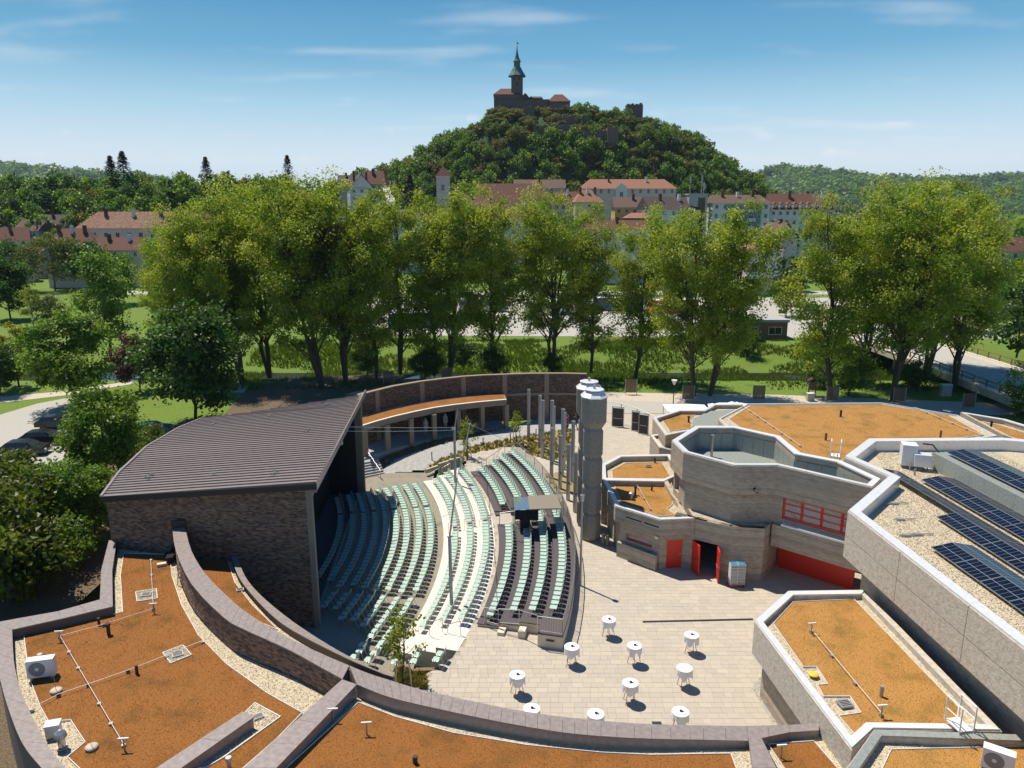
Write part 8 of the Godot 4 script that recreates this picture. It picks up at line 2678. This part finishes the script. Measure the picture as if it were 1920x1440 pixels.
	for j in 4:
		for x in [-1.6, 3.6]:
			var bl := MB.new()
			bl.box(Vector3(x, E.y - 3.4 - j * 3.1, 0.6), Vector3(2.9, 1.1, 1.0))
			var bo := MeshInstance3D.new()
			bo.name = "balcony"; bo.mesh = bl.done(Vector3.ZERO, M.plaster_white)
			ap.add_child(bo, true)
			window_at(ap, Transform3D(Basis(), Vector3(x, E.y - 1.7 - j * 3.1, 0.15)), 1.8, 1.2)
		for x in [-4.6, 6.6]: window_at(ap, Transform3D(Basis(), Vector3(x, E.y - 1.7 - j * 3.1, 0.15)), 1.0, 1.3)
	E = Vector3(99.12, 23.63, -272); var rb := house("apartment_block", "white apartment block with bright red roof and a row of dormers", "apartment block", foot(E, 0), -0.12, 14.5, 12, E.y, M.plaster_white, M.tile_red, 5.4, 0.0, 4, 6, -1, 1.0, 1.3, 1)
	dormers(rb, 6, 14.0, E.y + 1.2, -0.9, 1.2)
	E = Vector3(112.98, 23.61, -285); var rb2 := house("apartment_block", "dark red roofed block with small dormers beyond the white block", "apartment block", foot(E, 0), -0.2, 13, 12, E.y, M.plaster_cream, M.tile_brown, 5.4, 0.0, 2, 5, -1, 1.0, 1.3, 2)
	dormers(rb2, 5, 12.5, E.y + 1.2, -0.9, 1.1)
	E = Vector3(130.02, 27.24, -300); house("flat_block", "grey flat roofed block with long window bands", "building", foot(E, 0), -0.1, 14, 12, E.y, M.plaster_grey, M.plaster_white, 0.6, 0.0, 3, 6, -1, 1.9, 1.3, 0, true)
	E = Vector3(80.05, 15.51, -222); house("cottage", "cottage with pale gable and brown roof behind the riverside trees", "house", foot(E, 0), 0.3, 8, 9, E.y, M.plaster_grey, M.tile_brown, 4.4, 0.0, 1, 2, -1, 1.0, 1.2, 1, false, false)
	E = Vector3(71.19, 12.67, -212); house("cottage", "low house with faded pink roof behind the riverside trees", "house", foot(E, 0), 0.1, 10, 8, E.y, M.plaster_white, M.tile_bright, 1.8, 3.0, 1, 3, -1, 1.0, 1.2, 0)
	E = Vector3(211.85, 18.85, -330); house("yellow_block", "yellow flat roofed block on the plain", "building", foot(E, 0), 0.5, 13, 10, E.y, M.plaster_yellow, M.plaster_grey, 0.5, 0.0, 2, 4, -1, 1.2, 1.4, 0, true)
	E = Vector3(136.42, 12.76, -205); house("cottage", "red roofed house at the edge of town by the road", "house", foot(E, 0), 0.2, 12, 9, E.y, M.plaster_cream, M.tile_red, 3.4, 0.0, 1, 3)
	for q in [[Vector3(-72.64, 23.02, -290), 15.0, "roof of a long brown house above the planes"], [Vector3(-37.71, 22.07, -285), 14.0, "low brown roof of a house below the church tower"], [Vector3(34.24, 18.67, -245), 20.0, "long low orange roof behind the planes"], [Vector3(-87.63, 23.59, -300), 12.0, "brown roofed house below the ridge woods"]]:
		E = q[0]
		house("town_house", q[2], "house", foot(E, 0), 0.05, q[1], 9, E.y - 1.5, M.plaster_white, M.tile_red if q[1] > 14.5 else M.tile_brown, 3.0, 0.0, 1, 4)
	# hut and buses at the car park
	var hut := house("bus_kiosk", "small brown kiosk with a wide flat roof by the bus park", "kiosk", Vector3(47.11, 0, -138.52), 0.0, 9, 6, 3.2, M.timber, M.plaster_grey, 0.5, 0.0, 0, 0, -1, 1, 1, 0, true)
	for k in 2: window_at(hut, Transform3D(Basis(), Vector3(-2.2 + 4.4 * k, 1.6, 0.02)), 2.4, 1.4)
	for q in [[Vector3(-19.81, 0, -152.68), 0.2, "paint_blue", "blue bus parked behind the riverside planes near the stage side"], [Vector3(8.38, 0, -171.68), 0.1, "plaster_white", "white and blue bus parked in the middle of the car park"], [Vector3(25.04, 0, -179.07), -0.1, "paint_blue", "long blue bus parked behind the thin plane trees"], [Vector3(37.99, 0, -175.3), 0.15, "red_paint", "red bus parked near the kiosk"], [Vector3(-6.99, 0, -177.16), 0.0, "plaster_white", "plain white bus parked far back in the car park"]]:
		var t := thing("bus", q[3], "bus", q[0])
		t.rotation.y = q[1]
		var L := 11.5
		var bb := MB.new()
		bb.hexa([Vector3(-L / 2, 0.35, 1.25), Vector3(L / 2, 0.35, 1.25), Vector3(L / 2, 0.35, -1.25), Vector3(-L / 2, 0.35, -1.25)], [Vector3(-L / 2 + 0.25, 3.0, 1.15), Vector3(L / 2 - 0.1, 3.0, 1.15), Vector3(L / 2 - 0.1, 3.0, -1.15), Vector3(-L / 2 + 0.25, 3.0, -1.15)])
		var gw := MB.new()
		gw.boxx(Transform3D(Basis(), Vector3(0.1, 2.05, 0)), Vector3(L - 0.5, 1.0, 2.46))
		var rfm := MB.new()
		rfm.boxx(Transform3D(Basis(), Vector3(0.1, 3.05, 0)), Vector3(L - 0.9, 0.12, 2.2))
		for m in [["body", bb, M[q[2]]], ["window_band", gw, M.glass_dark], ["roof", rfm, M.plaster_white]]:
			var o := MeshInstance3D.new()
			o.name = m[0]; o.mesh = m[1].done(Vector3.ZERO, m[2])
			t.add_child(o, true)
		for k in 4:
			var w := MB.new()
			w.tube(Vector3(-3.6 + 7.0 * (k % 2), 0.48, -1.27 + 2.2 * (k / 2)), Vector3(-3.6 + 7.0 * (k % 2), 0.48, -0.93 + 2.2 * (k / 2)), 0.48, 0.48, 14)
			var o := MeshInstance3D.new()
			o.name = "wheel"; o.mesh = w.done(Vector3.ZERO, M.black_plastic)
			t.add_child(o, true)
	# parked cars beside the trees
	for q in [[Vector3(-48.67, 0, -71.11), 0.12, "black estate car parked nearest the road bend"], [Vector3(-48.87, 0, -74.58), 0.12, "dark grey car parked in the middle of three"], [Vector3(-50.75, 0, -80.43), 0.1, "black car parked under the chestnut tree"], [Vector3(-39.07, 0, -77.6), 0.4, "teal car half hidden behind the stage trees"]]:
		car(q[0], q[1], q[2])
	# swing frame on the lawn
	var sw := thing("swing_frame", "timber swing frame on the park lawn", "swing", Vector3(-146.67, 0, -223.16))
	for s in [-1, 1]:
		for k in [-1, 1]:
			var l := MB.new()
			l.tube(sw.position + Vector3(s * 2.0, 0, k * 1.0), sw.position + Vector3(s * 1.6, 2.4, 0), 0.08, 0.08, 6)
			part(sw, "leg", l, M.timber)
	var tb := MB.new()
	tb.tube(sw.position + Vector3(-1.8, 2.4, 0), sw.position + Vector3(1.8, 2.4, 0), 0.08, 0.08, 6)
	part(sw, "top_beam", tb, M.timber)
	bridge()
	castle()

func car(at: Vector3, yaw: float, label: String) -> void:
	var t := thing("parked_car", label, "car", at)
	t.rotation.y = yaw
	var side_p := [[-2.2, 0.35], [-2.25, 0.75], [-2.1, 0.95], [-1.9, 1.0], [-1.35, 1.42], [-0.2, 1.5], [0.55, 1.42], [1.2, 1.0], [2.0, 0.86], [2.25, 0.62], [2.22, 0.35]]
	var b := MB.new()
	for i in side_p.size() - 1:
		var w0 := 0.88 if side_p[i][1] < 1.1 else 0.68
		var w1 := 0.88 if side_p[i + 1][1] < 1.1 else 0.68
		var A := Vector3(side_p[i][0], side_p[i][1], w0)
		var B := Vector3(side_p[i + 1][0], side_p[i + 1][1], w1)
		b.quad(A, B, B * Vector3(1, 1, -1), A * Vector3(1, 1, -1))
		for s in [1, -1]:
			b.quad(Vector3(A.x, 0.35, 0.88 * s), Vector3(B.x, 0.35, 0.88 * s), B * Vector3(1, 1, s), A * Vector3(1, 1, s))
	var g := MB.new()
	for s in [1, -1]:
		g.quad(Vector3(-1.6, 1.03, 0.885 * s), Vector3(0.95, 1.03, 0.885 * s), Vector3(0.5, 1.38, 0.72 * s), Vector3(-1.25, 1.38, 0.72 * s))
	g.quad(Vector3(0.62, 1.4, 0.62), Vector3(0.62, 1.4, -0.62), Vector3(1.16, 1.03, -0.78), Vector3(1.16, 1.03, 0.78))
	g.quad(Vector3(-1.42, 1.4, 0.62), Vector3(-1.42, 1.4, -0.62), Vector3(-1.86, 1.04, -0.78), Vector3(-1.86, 1.04, 0.78))
	var col: Material = M.car_black if not label.begins_with("teal") else M.car_teal
	for m in [["body", b, col], ["glazing", g, M.glass_dark]]:
		var o := MeshInstance3D.new()
		o.name = m[0]; o.mesh = m[1].done(Vector3.ZERO, m[2])
		t.add_child(o, true)
	for k in 4:
		var w := MB.new()
		w.tube(Vector3(-1.35 + 2.7 * (k % 2), 0.32, -0.92 + 1.62 * (k / 2)), Vector3(-1.35 + 2.7 * (k % 2), 0.32, -0.7 + 1.62 * (k / 2)), 0.32, 0.32, 14)
		var o := MeshInstance3D.new()
		o.name = "wheel"; o.mesh = w.done(Vector3.ZERO, M.black_plastic)
		t.add_child(o, true)
	for s in [-0.6, 0.6]:
		var l := MB.new()
		l.boxx(Transform3D(Basis(), Vector3(2.22, 0.68, s)), Vector3(0.08, 0.14, 0.34))
		var o := MeshInstance3D.new()
		o.name = "headlight"; o.mesh = l.done(Vector3.ZERO, M.white_metal)
		t.add_child(o, true)

func bridge() -> void:
	var a := Vector2(66, -140)
	var z := Vector2(66, -76)
	var o := thing("road_bridge", "concrete road bridge with metal railings crossing the river", "bridge", at3(a, 0))
	var n := side(a, z)
	if n.x > 0: n = -n
	var pts := PackedVector2Array([a, a.lerp(z, 0.5), z])
	var lo := off_path(pts, 6.1)
	var hi := off_path(pts, -6.1)
	var dk := MB.new()
	ribbon(dk, lo, hi, [1.5, 1.8, 1.6], [1.5, 1.8, 1.6], 0.9)
	part(o, "deck", dk, M.smooth_concrete)
	var rd := MB.new()
	ribbon(rd, off_path(pts, 4.3), off_path(pts, -4.3), [1.55, 1.85, 1.65], [1.55, 1.85, 1.65], 0.06)
	part(o, "carriageway", rd, M.light_asphalt)
	for s in [5.9, -5.9]:
		var e := off_path(pts, s)
		var r := MB.new()
		for h in [0.55, 1.1]:
			for i in 2: r.beam(at3(e[i], [1.5, 1.8, 1.6][i] + h), at3(e[i + 1], [1.5, 1.8, 1.6][i + 1] + h), 0.09, 0.1)
		var rl := part(o, "railing", r, M.timber)
		for k in 25:
			var f := k / 24.0
			var p := e[0].lerp(e[1], f * 2) if f < 0.5 else e[1].lerp(e[2], f * 2 - 1)
			var y := lerpf(1.5, 1.8, f * 2) if f < 0.5 else lerpf(1.8, 1.6, f * 2 - 1)
			var b := MB.new()
			b.box(at3(p, y), Vector3(0.14, 1.12, 0.14))
			part(rl, "post", b, M.timber)
		var kb := MB.new()
		for i in 2: kb.beam(at3(e[i] * 1.0, [1.5, 1.8, 1.6][i] + 0.1), at3(e[i + 1], [1.5, 1.8, 1.6][i + 1] + 0.1), 0.5, 0.2)
		part(o, "kerb", kb, M.white_concrete)
	for f in [0.3, 0.62]:
		for s in [-2.5, 2.5]:
			var c: Vector2 = a.lerp(z, f) + n * s
			var p := MB.new()
			p.tube(at3(c, -2.6), at3(c, 0.9), 0.55, 0.55, 14)
			part(o, "pier", p, M.smooth_concrete)
	var st := MB.new()
	var q0 := Vector2(66, -76)
	st.poly(PackedVector2Array([q0 + Vector2(-4.5, 0), q0 + Vector2(4.5, 0), q0 + Vector2(8, 40), q0 + Vector2(-2, 40)]), 1.45)
	struct("road", st, M.light_asphalt)

func castle() -> void:
	var Z := -478.0
	var o := thing("castle", "hilltop castle of dark stone with a tall green spired tower", "castle", Vector3(0, 82.12, -478))
	var y0 := o.position.y - 6.0
	var blk := func(nm: String, L: Vector3, R: Vector3, top: float, d: float, m: Material):
		var b := MB.new()
		b.box(Vector3((L.x + R.x) / 2, y0, Z - d / 2), Vector3(R.x - L.x, top - y0, d))
		part(o, nm, b, m)
	var roof := func(L: Vector3, R: Vector3, y: float, rh: float, d: float, hl: float, hr: float, m: Material):
		var r := MB.new()
		var A := Vector3(L.x - 0.4, y, Z + 0.5)
		var B := Vector3(R.x + 0.4, y, Z + 0.5)
		var C := Vector3(R.x + 0.4, y, Z - d - 0.5)
		var D := Vector3(L.x - 0.4, y, Z - d - 0.5)
		var E := Vector3(L.x + hl, y + rh, Z - d / 2)
		var F := Vector3(R.x - hr, y + rh, Z - d / 2)
		r.quad(A, B, F, E); r.quad(C, D, E, F); r.tri(B, C, F); r.tri(D, A, E)
		part(o, "roof", r, m)
	var nl := Vector3(-10.93, 90.63, -478)
	var nr := Vector3(5.14, 90.63, -478)
	blk.call("chapel_wall", nl, nr, nl.y, 12.0, M.rubble)
	roof.call(nl, nr, nl.y, 4.2, 12.0, 4.0, 4.0, M.tile_red)
	var ml := Vector3(5.15, 87.91, -478)
	var mr := Vector3(22.53, 87.91, -478)
	blk.call("middle_wall", ml, mr, ml.y, 9.0, M.rubble)
	roof.call(ml, Vector3(10.94, 87.91, -478), ml.y, 4.0, 9.0, 2.5, 2.5, M.tile_brown)
	roof.call(Vector3(10.62, 88.51, -478), Vector3(18.34, 88.51, -478), (Vector3(10.62, 88.51, -478)).y, 1.6, 9.0, 0.5, 0.5, M.tile_dark)
	var rl := Vector3(21.9, 86.69, -478)
	var rr := Vector3(35.1, 86.69, -478)
	blk.call("palace_wall", rl, rr, rl.y, 12.0, M.rubble)
	roof.call(rl, rr, rl.y, 4.8, 12.0, 4.2, 4.2, M.tile_red)
	var tc := Vector3(3.04, 101.46, -478)
	var tw := MB.new()
	tw.box(Vector3(tc.x, y0, Z - 5), Vector3(7.0, tc.y - y0, 7.0))
	part(o, "tower", tw, M.rubble)
	var sp := MB.new()
	var c0 := Vector3(tc.x, tc.y, Z - 5)
	sp.ring([[5.6, 0.0], [5.5, 0.3], [3.9, 2.6], [2.6, 5.0], [2.4, 5.2]], c0, 8, PI / 8)
	part(o, "spire_skirt", sp, M.copper_green)
	var sp2 := MB.new()
	sp2.ring([[2.1, 5.2], [2.0, 8.2], [2.5, 8.5], [1.5, 10.2], [0.7, 13.0], [0.25, 16.0], [0.0, 16.2]], c0, 8, PI / 8)
	part(o, "spire", sp2, M.copper_green)
	var fn := MB.new()
	fn.tube(c0 + Vector3(0, 16, 0), c0 + Vector3(0, 20.0, 0), 0.14, 0.1, 6)
	fn.ring([[0.0, 16.4], [0.5, 16.9], [0.0, 17.4]], c0, 8)
	fn.boxx(Transform3D(Basis(), c0 + Vector3(0.4, 18.8, 0)), Vector3(1.1, 0.6, 0.1))
	part(o, "weathervane", fn, M.black_plastic)
	for q in [[-1.6, -1.6], [1.4, -1.6], [0, -4.6]]:
		var w := MB.new()
		w.boxx(Transform3D(Basis(), c0 + Vector3(q[0], q[1], 3.52)), Vector3(1.1, 1.7, 0.1))
		part(o, "window", w, M.black_plastic)
	for i in 4:
		var w := MB.new()
		w.boxx(Transform3D(Basis(), Vector3(lerpf(nl.x, nr.x, (i + 0.5) / 4), nl.y - 2.4, Z + 0.02)), Vector3(0.8, 1.2, 0.1))
		part(o, "window", w, M.black_plastic)
	for q in [[Vector3(68.14, 83.85, -470), Vector3(77.97, 83.85, -470), 11.0, "tall ruined bastion at the end of the castle rock"], [Vector3(6.55, 81.65, -462), Vector3(13.41, 81.65, -462), 9.0, "red brown bastion tower below the castle chapel"], [Vector3(53.23, 67.7, -438), Vector3(59.47, 67.7, -438), 8.0, "small ruined tower half way down the castle rock"], [Vector3(26.01, 74.62, -452), Vector3(44.36, 74.62, -452), 4.0, "long ruined curtain wall below the castle palace"], [Vector3(12.05, 69.16, -444), Vector3(33.14, 69.16, -444), 5.5, "lower curtain wall on the castle rock"], [Vector3(81.79, 70.87, -455), Vector3(89.51, 70.87, -455), 5.0, "broken rampart on the shoulder of the castle rock"], [Vector3(22, 82.75, -466), Vector3(32.06, 82.75, -466), 4.5, "terrace wall right under the castle palace"], [Vector3(40.37, 65.91, -440), Vector3(53.83, 65.91, -440), 4.5, "curtain wall joining the small ruined tower"]]:
		var t := thing("castle_rampart", q[3], "rampart", Vector3(q[0].x, q[0].y - q[2], q[0].z))
		var b := MB.new()
		var w: float = q[1].x - q[0].x
		b.box(Vector3((q[0].x + q[1].x) / 2, q[0].y - q[2] - 6, q[0].z - 3), Vector3(w, q[2] + 6, 6))
		part(t, "wall", b, M.rubble)
		rng.seed = int(w * 10)
		for k in maxi(2, int(w / 2.4)):
			var m := MB.new()
			m.box(Vector3(q[0].x + (k + 0.5) * w / maxi(2, int(w / 2.4)), q[0].y, q[0].z - 2.8), Vector3(1.4, rng.randf_range(0.2, 1.0), 5.4))
			part(t, "merlon", m, M.rubble)

func _ready() -> void:
	daylight()
	materials()
	grounds()
	far_hills()
	bits()
	stage_house()
	ring_building()
	garden_wall()
	arts_centre()
	pillars()
	seating()
	booth()
	masts()
	gates_and_tents()
	bar_tables()
	people()
	roof_things()
	town()
	vegetation()
	print("done ", Time.get_ticks_msec())
